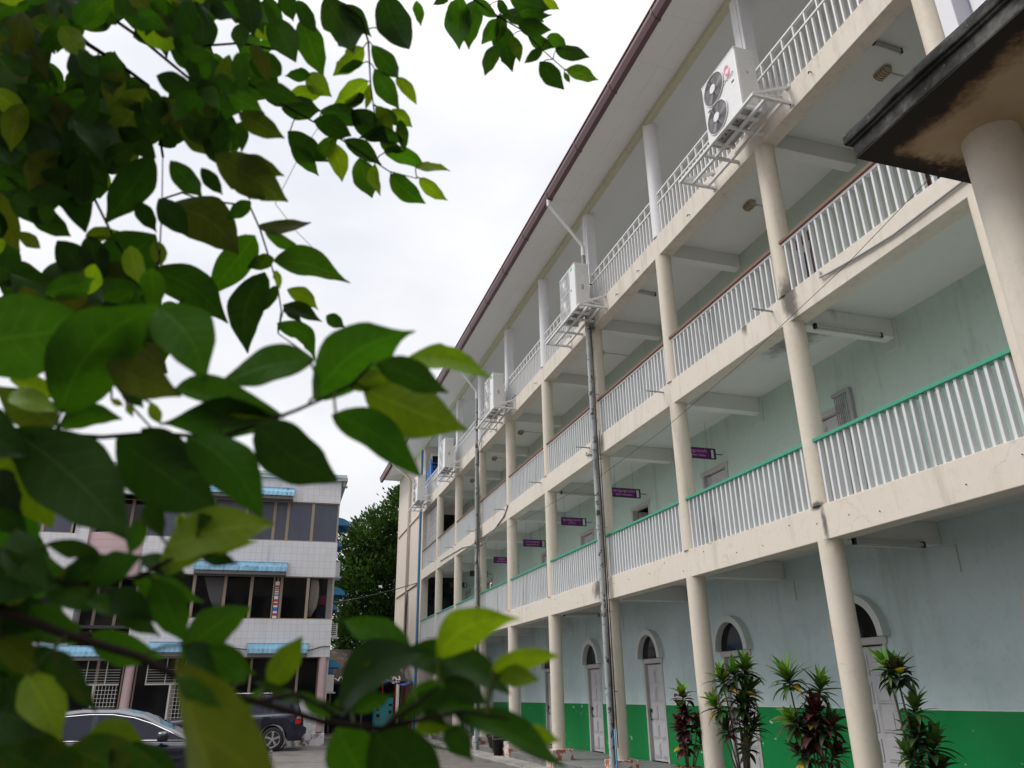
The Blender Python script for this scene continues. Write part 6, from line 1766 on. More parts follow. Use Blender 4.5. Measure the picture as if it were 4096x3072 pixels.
(0,1,-7694,1207,2457,-7681,1224,2406,-34,91,22,41,-7),(0,0,-7520,920,2500,-7486,883,2541,-11,69,71,54,6),(0,1,-7572,828,2185,-7541,817,2194,10,79,60,43,4),
(0,0,-7561,981,2472,-7551,986,2413,-14,99,6,53,-4),(0,0,-7567,737,2360,-7547,734,2324,58,76,28,44,5),(0,0,-7563,793,2232,-7516,782,2195,31,94,11,46,-9),
(0,0,-7619,797,2325,-7580,803,2306,10,88,46,54,-7),(0,1,-7683,999,2404,-7615,969,2361,51,82,24,53,7),(0,0,-7549,865,2196,-7594,858,2196,-10,58,81,47,4),
(0,0,-7609,939,2276,-7598,967,2224,-13,89,44,54,0),(0,0,-7519,944,2282,-7506,921,2337,-28,85,44,49,-1),(0,0,-7557,1046,2368,-7534,996,2412,-12,63,77,49,7),
(0,3,-7533,911,2245,-7594,936,2234,27,85,46,45,7),(0,0,-7507,964,2638,-7430,930,2624,39,63,67,48,5),(0,3,-7693,1119,2391,-7634,1098,2370,44,78,45,54,5),
(0,0,-7575,878,2498,-7545,878,2457,14,99,9,42,9),(0,3,-7531,767,2182,-7547,773,2130,-49,83,25,54,-2),(0,1,-7533,803,2112,-7540,790,2143,-14,92,37,53,-7),
(0,0,-7600,793,2408,-7584,797,2352,20,97,14,45,10),(0,3,-7487,977,2448,-7446,998,2404,-5,92,39,50,-2),(0,0,-7630,1076,2388,-7666,1092,2331,-28,86,42,56,5),
(0,0,-7618,1038,2387,-7661,1053,2348,-30,74,60,47,1),(0,1,-7746,1114,2571,-7681,1111,2527,33,84,43,54,-1),(0,0,-7564,1058,2440,-7512,1022,2478,-45,25,86,46,1),
(0,0,-7317,791,2364,-7359,787,2392,32,75,58,55,2),(0,0,-7670,955,2317,-7657,927,2346,-31,61,73,46,8),(0,0,-7644,933,2368,-7674,966,2317,-32,69,64,55,6),
(0,0,-7507,773,2322,-7485,800,2280,-45,84,30,43,9),(0,1,-7619,902,2281,-7584,885,2294,3,64,77,43,2),(0,1,-7594,785,2363,-7545,763,2340,54,58,61,52,-3),
(0,3,-7433,1079,2478,-7465,1054,2512,3,78,62,51,-2),(0,0,-7420,756,2254,-7373,756,2223,30,85,43,42,-5),(0,2,-7574,882,2381,-7532,872,2375,25,81,53,54,9),
(0,1,-7750,1244,2423,-7740,1247,2361,-13,99,3,52,1),(0,0,-7647,979,2350,-7635,1000,2310,-28,88,38,44,-6),(0,0,-7489,779,2246,-7528,788,2233,-3,76,65,46,0),
(0,0,-7628,1111,2610,-7555,1089,2539,46,86,21,52,2),(0,0,-7680,991,2328,-7690,1025,2281,-21,78,59,53,-9),(0,0,-7459,835,2285,-7497,865,2279,37,61,70,45,-8),
(0,1,-7658,1008,2411,-7708,995,2431,-21,97,13,46,8),(0,1,-7615,975,2418,-7661,1008,2406,10,48,87,55,1),(0,0,-7680,904,2461,-7657,911,2414,5,98,17,46,-3),
(0,0,-7663,940,2270,-7652,961,2242,-30,82,50,54,5),(0,0,-7512,886,2346,-7573,889,2356,15,76,63,56,-4),(0,0,-7613,816,2227,-7577,811,2180,-4,-100,6,55,-4),
(0,0,-7629,788,2305,-7634,802,2271,-44,81,39,55,2),(0,0,-7470,980,2680,-7510,1021,2627,-23,68,70,56,-5),(0,0,-7709,1027,2622,-7746,1027,2645,23,88,41,47,-4),
(0,1,-7511,887,2206,-7536,886,2273,13,-99,3,55,-7),(0,0,-7616,917,2511,-7571,920,2505,7,48,87,47,8),(0,0,-7376,691,2257,-7353,696,2239,22,81,54,54,-3),
(0,0,-7545,791,2400,-7585,801,2454,27,96,2,52,1),(0,0,-7700,1044,2333,-7752,1091,2310,13,55,83,50,2),(0,0,-7681,1107,2337,-7659,1094,2375,-38,79,48,51,9),
(0,1,-7397,764,2337,-7410,789,2313,-3,70,71,47,-8),(0,0,-7542,777,2326,-7506,770,2276,25,97,4,53,-3),(0,0,-7677,1033,2423,-7641,1007,2446,0,68,73,41,1),
(0,2,-7506,954,2348,-7548,951,2398,29,91,30,47,-4),(0,3,-7426,1010,2545,-7436,1032,2498,-15,88,45,56,-3),(0,1,-7683,1025,2569,-7700,1041,2505,-45,83,32,54,5),
(0,0,-7708,1003,2519,-7695,1020,2481,-24,92,33,44,4),(0,1,-7732,998,2526,-7741,1009,2446,-35,92,17,54,-7),(0,1,-7581,1073,2408,-7598,1063,2479,-17,98,11,50,1),
(0,0,-7390,978,2484,-7326,941,2482,28,46,85,46,-4),(0,1,-7612,894,2399,-7652,907,2404,30,64,71,45,7),(0,0,-7689,1060,2637,-7633,1057,2599,34,84,43,53,-10),
(0,0,-7510,749,2285,-7506,759,2245,-15,96,23,46,-1),(0,1,-7539,806,2240,-7510,795,2261,-19,74,65,46,6),(0,1,-7582,795,2392,-7559,801,2350,-4,99,12,56,2),
(0,2,-7664,1066,2408,-7604,1056,2352,34,92,19,50,6),(0,0,-7411,680,2341,-7424,688,2290,-45,86,24,48,8),(0,1,-7511,849,2261,-7522,825,2293,-13,81,57,52,8),
(0,0,-7584,1039,2505,-7536,1023,2496,28,39,88,47,-1),(0,0,-7716,1042,2494,-7766,1059,2524,51,76,40,55,4),(0,1,-7444,711,2365,-7461,735,2329,-11,80,59,54,-6),
(0,2,-7553,815,2160,-7518,806,2153,31,80,52,51,-3),(0,2,-7644,907,2287,-7609,918,2269,-10,94,33,54,-3),(0,0,-7577,1051,2495,-7574,1062,2435,-15,97,17,53,5),
(0,1,-7582,833,2282,-7575,853,2257,-38,78,49,45,-7),(0,0,-7547,841,2485,-7557,872,2451,-1,73,68,41,5),(0,2,-7656,1005,2557,-7703,1029,2514,-16,79,59,53,-6),
(0,0,-7568,1073,2438,-7505,1062,2435,15,70,70,53,-1),(0,1,-7643,941,2387,-7675,987,2343,-17,63,76,56,9),(0,0,-7673,897,2480,-7629,911,2458,3,83,56,52,-7),
(0,1,-7644,1077,2716,-7586,1069,2697,30,71,64,55,-7),(0,0,-7485,722,2270,-7479,733,2238,-4,95,30,53,-8),(0,1,-7350,707,2212,-7343,718,2184,-6,93,37,47,8),
(0,0,-7367,761,2473,-7320,744,2501,-9,79,61,54,7),(0,0,-7527,1051,2504,-7487,1083,2459,-9,85,51,45,5),(0,0,-7700,1076,2592,-7720,1103,2558,-17,73,66,46,2),
(0,1,-7416,917,2494,-7400,948,2457,-16,79,60,53,3),(0,1,-7699,1016,2539,-7712,1047,2487,-36,76,54,51,-1),(0,0,-7404,786,2438,-7456,792,2434,0,59,81,55,-6),
(0,0,-7667,886,2422,-7624,890,2370,19,95,23,55,7),(0,0,-7651,923,2446,-7624,901,2483,-25,74,62,54,5),(0,0,-7666,1095,2447,-7617,1101,2424,7,92,39,54,7),
(0,0,-7505,971,2381,-7515,992,2347,-32,77,55,47,7),(0,0,-7419,968,2500,-7394,968,2450,25,96,11,43,2),(0,2,-7570,892,2245,-7557,905,2204,-11,95,28,54,10),
(0,3,-7684,1123,2571,-7646,1134,2543,-4,95,30,47,0),(0,1,-7368,768,2423,-7400,760,2446,24,77,59,45,7),(0,0,-7395,739,2208,-7369,729,2232,-12,87,48,54,3),
(0,0,-7407,893,2578,-7456,922,2589,50,57,66,52,1),(0,0,-7621,940,2319,-7644,967,2274,-17,81,57,49,-5),(0,0,-7459,818,2484,-7398,790,2447,60,57,56,47,-1),
(0,1,-7532,943,2444,-7523,968,2404,-3,86,51,52,7),(0,1,-7521,832,2428,-7549,830,2454,25,90,35,46,2),(0,0,-7676,1052,2672,-7672,1059,2598,-40,91,6,48,5),
(0,0,-7664,1020,2380,-7628,1044,2338,-23,91,34,49,-10),(0,3,-7587,773,2338,-7622,805,2313,-4,58,81,51,-4),(0,0,-7690,1039,2301,-7686,1069,2241,-24,87,43,51,7),
(0,0,-7688,1187,2389,-7648,1157,2411,8,66,75,45,-5),(0,1,-7561,971,2336,-7545,1006,2283,-23,84,49,56,-2),(0,0,-7457,764,2417,-7440,769,2358,-3,100,7,55,-10),
(0,1,-7712,1131,2477,-7770,1142,2479,18,82,55,53,1),(0,0,-7398,988,2505,-7362,941,2542,-7,59,81,43,2),(0,1,-7546,854,2337,-7571,863,2311,-32,77,56,49,5),
(0,0,-7469,993,2455,-7443,962,2475,-22,38,90,47,-6),(0,0,-7587,988,2429,-7542,977,2364,36,93,9,49,-8),(0,0,-7373,781,2493,-7358,802,2440,16,90,40,55,-8),
(0,1,-7396,903,2617,-7364,899,2566,29,95,11,48,0),(0,0,-7759,1169,2581,-7716,1183,2547,-3,94,35,56,6),(0,1,-7602,849,2461,-7550,832,2435,48,72,50,47,-5),
(0,3,-7427,837,2308,-7402,811,2339,31,83,46,48,-3),(0,0,-7530,854,2237,-7530,868,2192,-28,92,29,46,9),(0,0,-7409,715,2293,-7395,728,2268,8,85,51,54,-9),
(0,1,-7626,1035,2412,-7626,1042,2353,-25,96,10,55,-7),(0,0,-7551,1071,2450,-7602,1074,2480,9,99,7,44,-1),(0,1,-7655,1156,2423,-7696,1154,2443,12,93,33,50,-6),
(0,0,-7499,894,2354,-7547,915,2338,7,71,70,54,-8),(0,2,-7635,790,2328,-7665,810,2321,10,46,88,52,-5),(0,3,-7441,819,2304,-7396,823,2275,20,89,42,51,-8),
(0,1,-7531,993,2647,-7551,1007,2604,-23,89,40,56,10),(0,0,-7525,881,2397,-7525,910,2343,-32,83,45,43,-8),(0,0,-7665,922,2312,-7638,954,2270,-17,84,51,49,-3),
(0,0,-7660,926,2284,-7623,921,2286,6,78,62,51,-7),(0,3,-7588,745,2268,-7562,740,2242,32,94,16,54,9),(0,0,-7510,928,2273,-7542,923,2308,1,99,15,51,-9),
(0,1,-7579,913,2261,-7534,875,2281,14,58,81,53,10),(0,1,-7598,813,2313,-7619,806,2340,29,85,44,44,-1),(0,0,-7688,1184,2510,-7749,1192,2484,-12,84,53,48,9),
(0,0,-7412,768,2409,-7465,788,2414,31,66,68,44,0),(0,0,-7586,992,2455,-7530,979,2419,44,80,42,52,-2),(0,3,-7591,936,2376,-7547,919,2355,51,71,48,55,-2),
(0,0,-7730,1071,2685,-7717,1034,2725,-42,60,69,47,-10),(0,0,-7570,1086,2587,-7643,1101,2592,19,74,65,45,2),(0,0,-7631,832,2356,-7653,857,2334,-17,57,81,54,9),
(0,0,-7726,1067,2571,-7675,1051,2583,5,67,74,54,7),(0,0,-7681,1017,2389,-7678,1035,2350,-18,90,41,48,-2),(0,0,-7656,1035,2304,-7712,1079,2295,35,61,71,49,5),
(0,1,-7500,802,2472,-7481,826,2433,-20,88,43,52,5),(0,3,-7564,946,2436,-7572,960,2381,-44,85,29,56,6),(0,0,-7602,1059,2482,-7535,1032,2452,49,75,44,54,8),
(0,0,-7571,853,2301,-7591,845,2326,21,86,46,47,-5),(0,2,-7478,819,2470,-7414,808,2456,27,72,64,56,0),(0,1,-7713,1123,2495,-7652,1123,2493,1,85,52,47,-7),
(0,0,-7623,896,2523,-7681,905,2542,30,75,59,53,-1),(0,0,-7360,952,2575,-7390,941,2633,29,90,32,52,-6),(0,0,-7667,875,2470,-7630,875,2419,17,98,11,45,9),
(0,0,-7578,873,2516,-7547,882,2506,6,65,76,44,-10),(0,1,-7374,1014,2642,-7389,1030,2586,-8,95,30,49,-7),(0,1,-7714,1019,2447,-7719,1029,2381,-50,85,17,50,-3),
(0,3,-7509,1007,2383,-7560,1034,2360,-1,63,78,55,9),(0,1,-7618,835,2275,-7566,819,2241,39,91,15,54,4),(0,1,-7437,776,2423,-7456,770,2476,-5,99,9,43,-10),
(0,3,-7579,728,2321,-7580,740,2268,-30,93,21,56,3),(0,1,-7427,1020,2555,-7403,1030,2509,5,97,22,54,-5),(0,0,-7647,900,2406,-7644,931,2353,-30,84,46,55,1),
(0,0,-7614,941,2382,-7594,959,2332,-8,94,32,56,4),(0,1,-7554,1085,2402,-7576,1075,2457,0,98,17,54,6),(0,0,-7517,755,2221,-7522,780,2173,-38,81,45,43,5),
(0,3,-7450,759,2232,-7416,727,2244,15,49,86,46,-3),(0,0,-7372,709,2398,-7339,731,2364,0,83,56,53,9),(0,3,-7666,1148,2468,-7618,1146,2434,27,90,35,55,3),
(0,0,-7562,905,2262,-7549,934,2213,-35,84,41,46,0),(0,0,-7552,860,2252,-7525,850,2285,-24,86,45,56,-5),(0,1,-7562,823,2375,-7534,825,2346,16,97,20,52,1),
(0,0,-7556,995,2470,-7499,997,2454,13,81,58,56,8),(0,0,-7726,1125,2334,-7709,1101,2377,-29,78,56,56,-4),(0,0,-7621,902,2416,-7614,910,2374,-21,96,16,53,7),
(0,0,-7516,750,2197,-7495,739,2249,-29,91,30,43,-7),(0,1,-7573,989,2462,-7509,966,2425,52,74,43,53,7),(0,0,-7421,857,2392,-7433,867,2341,-28,93,24,52,5),
(0,2,-7610,1059,2726,-7614,1085,2686,-35,78,52,55,7),(0,0,-7543,781,2156,-7571,779,2161,2,90,44,45,-10),(0,0,-7599,809,2261,-7620,808,2292,10,99,9,53,-6),
(0,0,-7558,846,2447,-7569,825,2489,-3,90,43,55,-4),(0,0,-7602,822,2303,-7566,814,2293,33,71,62,53,9),(0,1,-7463,692,2324,-7429,694,2306,20,86,47,48,-7),
(0,0,-7583,961,2407,-7567,994,2367,-18,79,58,53,-2),(0,1,-7512,817,2225,-7503,844,2194,-34,76,55,54,2),(0,3,-7676,933,2474,-7641,919,2495,-9,75,66,56,-1),
(0,0,-7716,1016,2471,-7680,1024,2429,4,97,24,49,8),(0,1,-7494,914,2517,-7476,883,2544,5,66,75,43,4),(0,3,-7514,756,2403,-7525,749,2446,-22,97,10,46,6),
(0,0,-7727,1137,2628,-7706,1156,2562,-14,96,23,54,3),(0,1,-7623,1012,2383,-7630,989,2451,-39,88,27,56,5),(0,0,-7507,833,2501,-7499,841,2445,-12,98,12,56,-1),
(0,1,-7642,1105,2406,-7622,1137,2352,-25,87,41,53,3),(0,0,-7500,848,2285,-7546,870,2256,1,80,60,53,9),(0,0,-7592,965,2345,-7608,992,2297,-28,80,53,52,4),
(0,0,-7531,960,2449,-7537,979,2404,-31,86,41,46,-5),(0,2,-7504,868,2543,-7438,824,2537,33,36,87,42,3),(0,0,-7427,928,2553,-7465,922,2589,32,83,46,54,3),
(0,1,-7462,1058,2509,-7443,1080,2452,-15,94,30,54,5),(0,0,-7531,825,2231,-7504,834,2187,5,97,24,56,0),(0,1,-7488,1023,2719,-7476,1053,2668,-1,86,51,51,8),
(0,1,-7671,905,2468,-7662,911,2413,-17,98,9,49,4),(0,0,-7675,902,2492,-7688,926,2460,-30,69,66,50,-4),(0,0,-7537,1037,2476,-7548,1087,2419,-7,74,67,44,9),
(0,3,-7445,780,2437,-7435,788,2403,4,97,26,54,-2),(0,0,-7389,942,2426,-7433,951,2405,-7,84,53,54,-3),(0,1,-7584,1100,2574,-7604,1135,2536,-14,68,72,52,-6),
(0,1,-7648,996,2305,-7611,994,2305,3,74,67,45,2),(0,1,-7628,973,2326,-7586,960,2303,34,94,8,45,-1),(0,0,-7635,1014,2589,-7658,1007,2662,5,99,11,56,2),
(0,0,-7605,893,2488,-7610,926,2447,-30,73,62,56,9),(0,0,-7713,1123,2592,-7749,1122,2688,13,-99,4,55,5),(0,0,-7500,825,2249,-7507,852,2218,-24,70,68,52,-3),
(0,0,-7619,1017,2384,-7607,1032,2324,-15,97,21,44,-8),(0,1,-7628,917,2519,-7592,910,2457,20,98,1,51,-7),(0,0,-7362,684,2382,-7346,698,2325,-4,97,24,56,0),
(0,0,-7484,841,2344,-7450,846,2325,19,81,55,52,3),(0,1,-7547,758,2350,-7578,791,2326,0,60,80,47,4),(0,0,-7473,899,2523,-7444,920,2478,4,90,44,56,-6),
(0,0,-7429,849,2416,-7461,843,2450,15,95,29,56,-2),(0,0,-7588,1014,2370,-7606,1024,2334,-33,86,39,50,3),(0,0,-7436,764,2352,-7404,763,2361,-20,50,84,46,-5),
(0,0,-7437,873,2316,-7413,843,2357,3,81,59,47,-7),(0,1,-7448,781,2227,-7462,762,2275,-11,94,33,53,-8),(0,0,-7606,751,2316,-7563,743,2293,40,80,46,43,2),
(0,0,-7567,777,2209,-7541,758,2256,-41,74,53,44,-1),(0,0,-7578,782,2410,-7603,774,2421,23,40,89,47,-8),(0,1,-7412,936,2376,-7382,929,2404,-33,76,56,55,3),
(0,1,-7576,896,2468,-7536,854,2489,10,52,85,55,-1),(0,0,-7592,1064,2448,-7530,1073,2425,7,83,56,56,1),(0,0,-7512,741,2205,-7478,747,2160,21,-98,2,47,-10),
(0,1,-7419,953,2512,-7403,978,2476,-19,84,51,47,8),(0,0,-7635,898,2410,-7605,900,2363,10,99,10,46,0),(0,0,-7632,1036,2668,-7672,1037,2741,17,98,7,47,-7),
(0,0,-7661,897,2509,-7629,901,2500,7,83,55,43,-5),(0,0,-7725,1088,2581,-7746,1110,2512,-45,80,40,53,-3),(0,0,-7587,805,2295,-7567,804,2253,8,100,1,54,9),
(0,0,-7586,900,2535,-7524,875,2495,60,46,65,44,-1),(0,0,-7419,928,2608,-7464,929,2637,41,69,60,55,6),(0,0,-7695,1087,2361,-7664,1095,2314,1,99,17,55,6),
(0,1,-7523,981,2321,-7522,961,2364,-54,76,36,46,-8),(0,0,-7550,935,2332,-7588,944,2326,8,77,64,46,6),(0,1,-7658,972,2459,-7658,941,2522,-19,88,43,50,7),
(0,3,-7674,949,2394,-7621,945,2363,25,92,30,45,9),(0,1,-7407,740,2231,-7387,750,2206,2,91,41,53,-2),(0,0,-7763,1075,2622,-7724,1084,2581,4,97,24,54,7),
(0,1,-7659,1106,2496,-7632,1108,2414,0,100,2,41,2),(0,0,-7545,718,2340,-7513,709,2307,44,87,20,54,1),(0,2,-7438,941,2520,-7407,955,2478,22,87,45,51,-8),
(0,2,-7652,883,2355,-7612,874,2305,-17,-98,4,53,-4),(0,1,-7537,969,2540,-7497,942,2541,26,40,88,56,-8),(0,0,-7526,973,2401,-7497,952,2434,-19,75,64,56,4),
(0,0,-7715,996,2442,-7705,1024,2379,-36,87,33,56,-8),(0,0,-7572,933,2446,-7589,975,2394,-10,76,64,56,-6),(0,0,-7633,888,2467,-7604,903,2434,13,85,51,42,-6),
(0,0,-7698,1200,2452,-7774,1204,2467,16,78,61,48,-6),(0,1,-7563,989,2436,-7517,988,2440,-5,69,72,49,2),(0,3,-7686,1176,2458,-7686,1182,2406,-39,91,11,50,5),
(0,1,-7574,791,2245,-7600,823,2209,-18,67,72,50,9),(0,1,-7378,794,2503,-7422,820,2478,-6,63,78,54,3),(0,1,-7582,983,2380,-7623,997,2352,-12,81,57,48,8),
(0,0,-7607,816,2245,-7637,823,2244,21,94,27,48,-6),(0,1,-7728,1111,2361,-7699,1108,2318,-7,-100,3,49,-8),(0,1,-7555,1005,2644,-7519,1009,2621,18,88,45,53,-3),
(0,0,-7460,781,2302,-7476,788,2259,-32,91,26,54,1),(0,1,-7648,976,2562,-7665,1014,2521,15,76,63,46,-6),(0,0,-7445,955,2427,-7409,935,2467,-9,86,51,55,-7),
(0,1,-7567,916,2328,-7608,899,2348,-16,90,41,46,2),(0,0,-7613,968,2396,-7642,963,2426,20,92,35,51,0),(0,1,-7535,879,2532,-7573,884,2547,34,66,67,54,0),
(0,3,-7537,814,2240,-7542,825,2196,-37,89,27,53,-9),(0,0,-7479,987,2639,-7506,975,2700,5,97,22,56,-10),(0,0,-7662,865,2403,-7696,874,2442,60,71,36,47,7),
(0,0,-7547,912,2293,-7495,862,2313,11,47,88,55,5),(0,1,-7496,826,2496,-7473,839,2447,31,87,37,45,0),(0,0,-7540,905,2396,-7550,887,2426,-19,86,47,56,10),
(0,1,-7449,903,2550,-7444,925,2510,-13,87,47,56,1),(0,3,-7384,750,2241,-7382,744,2277,13,98,16,45,3),(0,1,-7401,731,2276,-7372,724,2240,47,86,22,51,2),
(0,3,-7617,1059,2360,-7569,1048,2353,26,87,42,50,5),(0,0,-7428,836,2346,-7394,853,2321,1,81,58,56,-8),(0,0,-7460,1051,2637,-7431,1067,2593,9,91,40,56,-8),
(0,1,-7529,1056,2421,-7504,1020,2447,8,61,79,54,5),(0,0,-7412,833,2318,-7378,817,2315,35,66,67,48,1),(0,1,-7560,973,2324,-7618,991,2327,31,92,23,48,8),
(0,0,-7749,1168,2552,-7794,1167,2551,-4,77,63,47,6),(0,0,-7553,796,2249,-7539,808,2221,-3,93,38,48,-3),(0,1,-7720,1045,2577,-7708,1060,2526,-18,96,23,56,-3),
(0,0,-7551,784,2133,-7503,768,2132,26,74,63,48,-1),(0,2,-7627,765,2367,-7576,738,2381,20,71,67,44,-8),(0,0,-7529,953,2254,-7563,946,2291,6,97,22,51,6),
(0,1,-7526,904,2379,-7491,894,2355,46,82,34,50,-8),(0,0,-7622,945,2577,-7605,949,2526,-2,100,7,54,-9),(0,0,-7515,805,2182,-7512,809,2141,-21,97,9,48,-2),
(0,0,-7474,997,2476,-7485,1007,2424,-26,94,23,42,9),(0,0,-7457,842,2317,-7418,834,2276,60,67,43,47,-3),(0,0,-7593,846,2271,-7597,838,2329,-32,94,11,54,0),
(0,1,-7380,1013,2402,-7404,994,2440,-8,91,41,54,-6),(0,0,-7700,1088,2532,-7709,1085,2588,-28,96,1,56,-2),(0,0,-7528,1119,2533,-7484,1121,2513,22,79,57,49,1),
(0,0,-7736,1189,2455,-7675,1160,2430,51,77,38,56,9),(0,1,-7636,955,2347,-7571,932,2295,40,91,8,53,0),(0,0,-7489,826,2245,-7497,837,2204,-41,86,30,55,-5),
(0,0,-7684,1058,2547,-7668,1043,2598,-10,95,30,43,-2),(0,1,-7467,1054,2479,-7445,1024,2506,-15,59,79,47,-5),(0,0,-7534,820,2179,-7556,858,2148,-20,54,82,50,-9),
(0,0,-7603,999,2264,-7648,1008,2274,26,88,39,53,6),(0,0,-7637,903,2369,-7575,888,2344,41,71,58,50,-10),(0,0,-7516,774,2164,-7549,795,2138,-17,66,73,50,-3),
(0,0,-7425,975,2477,-7384,955,2485,15,61,78,50,-9),(0,1,-7677,1134,2501,-7697,1180,2460,-16,61,78,49,-6),(0,0,-7715,1087,2490,-7663,1098,2477,-16,98,14,45,-9),
(0,1,-7460,914,2572,-7494,905,2638,-16,99,5,46,4),(0,0,-7575,863,2278,-7570,868,2232,-56,83,2,45,-8),(0,0,-7636,1112,2442,-7600,1105,2390,25,97,4,46,5),
(0,1,-7653,834,2431,-7588,793,2423,42,54,73,46,6),(0,0,-7407,737,2424,-7371,728,2373,41,90,13,55,2),(0,0,-7732,1092,2699,-7745,1113,2631,-30,89,34,56,9),
(0,1,-7382,842,2316,-7371,852,2279,-7,97,24,56,-9),(0,0,-7626,1059,2641,-7556,1038,2674,-17,64,75,56,6),(0,1,-7566,840,2244,-7533,829,2212,42,90,12,51,-3),
(0,0,-7711,1105,2587,-7781,1112,2600,13,97,19,43,1),(0,0,-7403,855,2425,-7410,867,2364,-23,95,22,52,6),(0,1,-7567,824,2266,-7549,845,2215,-22,93,29,51,-8),
(0,0,-7652,1022,2309,-7695,1038,2304,20,71,68,55,2),(0,0,-7676,1178,2415,-7614,1156,2368,44,88,16,52,9),(0,0,-7555,795,2251,-7517,793,2213,40,85,34,45,-8),
(0,0,-7670,1006,2451,-7674,1028,2415,-29,80,53,55,-8),(0,0,-7656,905,2312,-7624,914,2255,-2,99,16,55,-2),(0,1,-7492,784,2298,-7475,797,2261,47,75,47,46,3),
(0,0,-7759,1189,2470,-7820,1246,2441,22,63,75,44,-3),(0,0,-7392,898,2392,-7403,868,2435,22,78,59,43,6),(0,0,-7693,950,2503,-7674,951,2432,14,-99,2,53,-7),
(0,0,-7426,754,2259,-7451,776,2243,-3,58,81,52,-8),(0,3,-7614,1136,2477,-7634,1156,2426,-19,89,42,56,9),(0,0,-7597,915,2192,-7577,904,2220,-16,88,45,56,-9),
(0,3,-7454,714,2343,-7424,710,2315,44,82,37,55,-8),(0,0,-7519,1037,2509,-7511,1059,2431,-13,96,25,56,3),(0,1,-7667,844,2447,-7704,822,2475,-16,87,47,51,-6),
(0,0,-7590,946,2588,-7573,965,2559,-17,87,47,42,-7),(0,1,-7478,724,2379,-7446,723,2353,42,77,48,56,-2),(0,0,-7571,937,2587,-7639,971,2614,51,45,73,56,3),
(0,0,-7657,924,2467,-7636,956,2415,-24,87,44,53,-7),(0,0,-7563,1093,2490,-7565,1115,2442,-24,87,42,52,8),(0,0,-7495,729,2384,-7481,741,2351,3,94,34,56,-2),
(0,1,-7763,1073,2615,-7809,1082,2566,-51,63,58,46,3),(0,2,-7714,1058,2380,-7659,1077,2353,-6,87,49,53,-9),(0,0,-7576,984,2378,-7614,1003,2370,13,57,81,56,8),
(0,1,-7531,783,2265,-7509,797,2222,-20,96,20,44,-3),(0,0,-7608,740,2312,-7627,750,2283,-32,81,48,54,7),(0,0,-7585,904,2506,-7547,895,2510,6,57,82,56,0),
(0,0,-7444,716,2229,-7424,733,2204,-15,88,46,43,-7),(0,0,-7519,703,2295,-7501,680,2313,-23,47,85,56,0),(0,0,-7568,777,2281,-7568,810,2239,-22,76,61,53,6),
(0,3,-7627,812,2373,-7673,827,2341,-23,71,67,54,7),(0,0,-7562,1047,2311,-7612,1035,2330,-2,86,50,46,8),(0,0,-7476,804,2461,-7454,829,2416,-6,89,45,55,1),
(0,1,-7540,785,2369,-7512,765,2405,-24,76,60,55,1),(0,3,-7623,812,2260,-7657,838,2246,-27,17,95,48,-3),(0,0,-7721,1192,2488,-7710,1213,2437,-26,91,33,51,-1),
(0,0,-7668,1163,2428,-7745,1192,2491,47,86,19,53,5),(0,1,-7512,780,2187,-7478,787,2156,5,96,26,48,7),(0,1,-7587,860,2211,-7569,850,2253,-26,90,34,46,9),
(0,0,-7725,994,2583,-7689,984,2600,-15,68,72,51,6),(0,3,-7626,843,2273,-7646,845,2314,11,99,1,49,8),(0,0,-7671,1000,2271,-7692,1043,2223,-13,71,69,56,-8),
(0,0,-7712,1064,2349,-7743,1055,2421,-1,99,11,53,7),(0,0,-7561,920,2345,-7593,913,2356,-4,90,43,56,-9),(0,1,-7477,982,2401,-7521,1006,2382,2,63,77,56,1),
(0,0,-7610,1119,2460,-7581,1132,2423,9,92,38,50,-4),(0,0,-7528,896,2306,-7494,892,2315,-4,85,52,55,-9),(0,0,-7571,759,2265,-7603,763,2305,32,93,17,55,-4),
(0,1,-7410,931,2375,-7452,921,2384,-2,70,71,48,8),(0,0,-7588,838,2125,-7629,867,2113,-2,37,93,45,5),(0,0,-7517,1036,2691,-7497,1003,2756,-11,87,47,49,8),
(0,0,-7463,897,2544,-7511,917,2565,46,22,86,44,-6),(0,0,-7624,962,2327,-7577,960,2333,-5,76,65,56,-2),(0,1,-7400,786,2370,-7404,792,2324,-27,95,14,54,-1),
(0,0,-7603,854,2254,-7575,869,2235,7,73,68,46,-4),(0,0,-7664,1113,2379,-7617,1096,2355,49,78,39,48,-9),(0,0,-7559,794,2181,-7539,812,2148,-42,88,22,43,-3),
(0,1,-7616,1091,2369,-7677,1121,2341,3,71,70,55,-4),(0,0,-7590,832,2280,-7609,824,2303,4,92,39,54,-2),(0,0,-7673,938,2362,-7667,941,2301,-21,98,4,50,-7),
(0,1,-7526,774,2193,-7580,799,2199,37,68,64,54,2),(0,1,-7518,820,2293,-7549,821,2296,7,77,64,53,3),(0,3,-7380,840,2360,-7421,857,2378,52,54,66,45,-9),
(0,0,-7406,870,2567,-7382,896,2537,-11,79,60,56,10),(0,0,-7632,922,2379,-7647,947,2342,-24,76,60,53,9),(0,0,-7428,907,2548,-7402,863,2595,-22,66,72,55,-8),
(0,0,-7558,836,2428,-7601,871,2405,0,55,83,55,-4),(0,1,-7719,1061,2542,-7655,1049,2478,26,96,9,47,-1),(0,0,-7490,779,2225,-7527,787,2245,42,79,44,44,-4),
(0,1,-7539,1037,2484,-7528,1069,2441,-9,81,58,56,2),(0,0,-7604,807,2244,-7560,805,2246,0,76,65,49,-7),(0,0,-7522,795,2433,-7577,817,2471,59,64,48,48,-9),
(0,1,-7534,740,2349,-7582,755,2367,43,60,68,47,-9),(0,0,-7675,920,2502,-7630,908,2519,-12,65,75,46,-7),(0,0,-7646,832,2356,-7671,862,2330,-13,59,80,54,10),
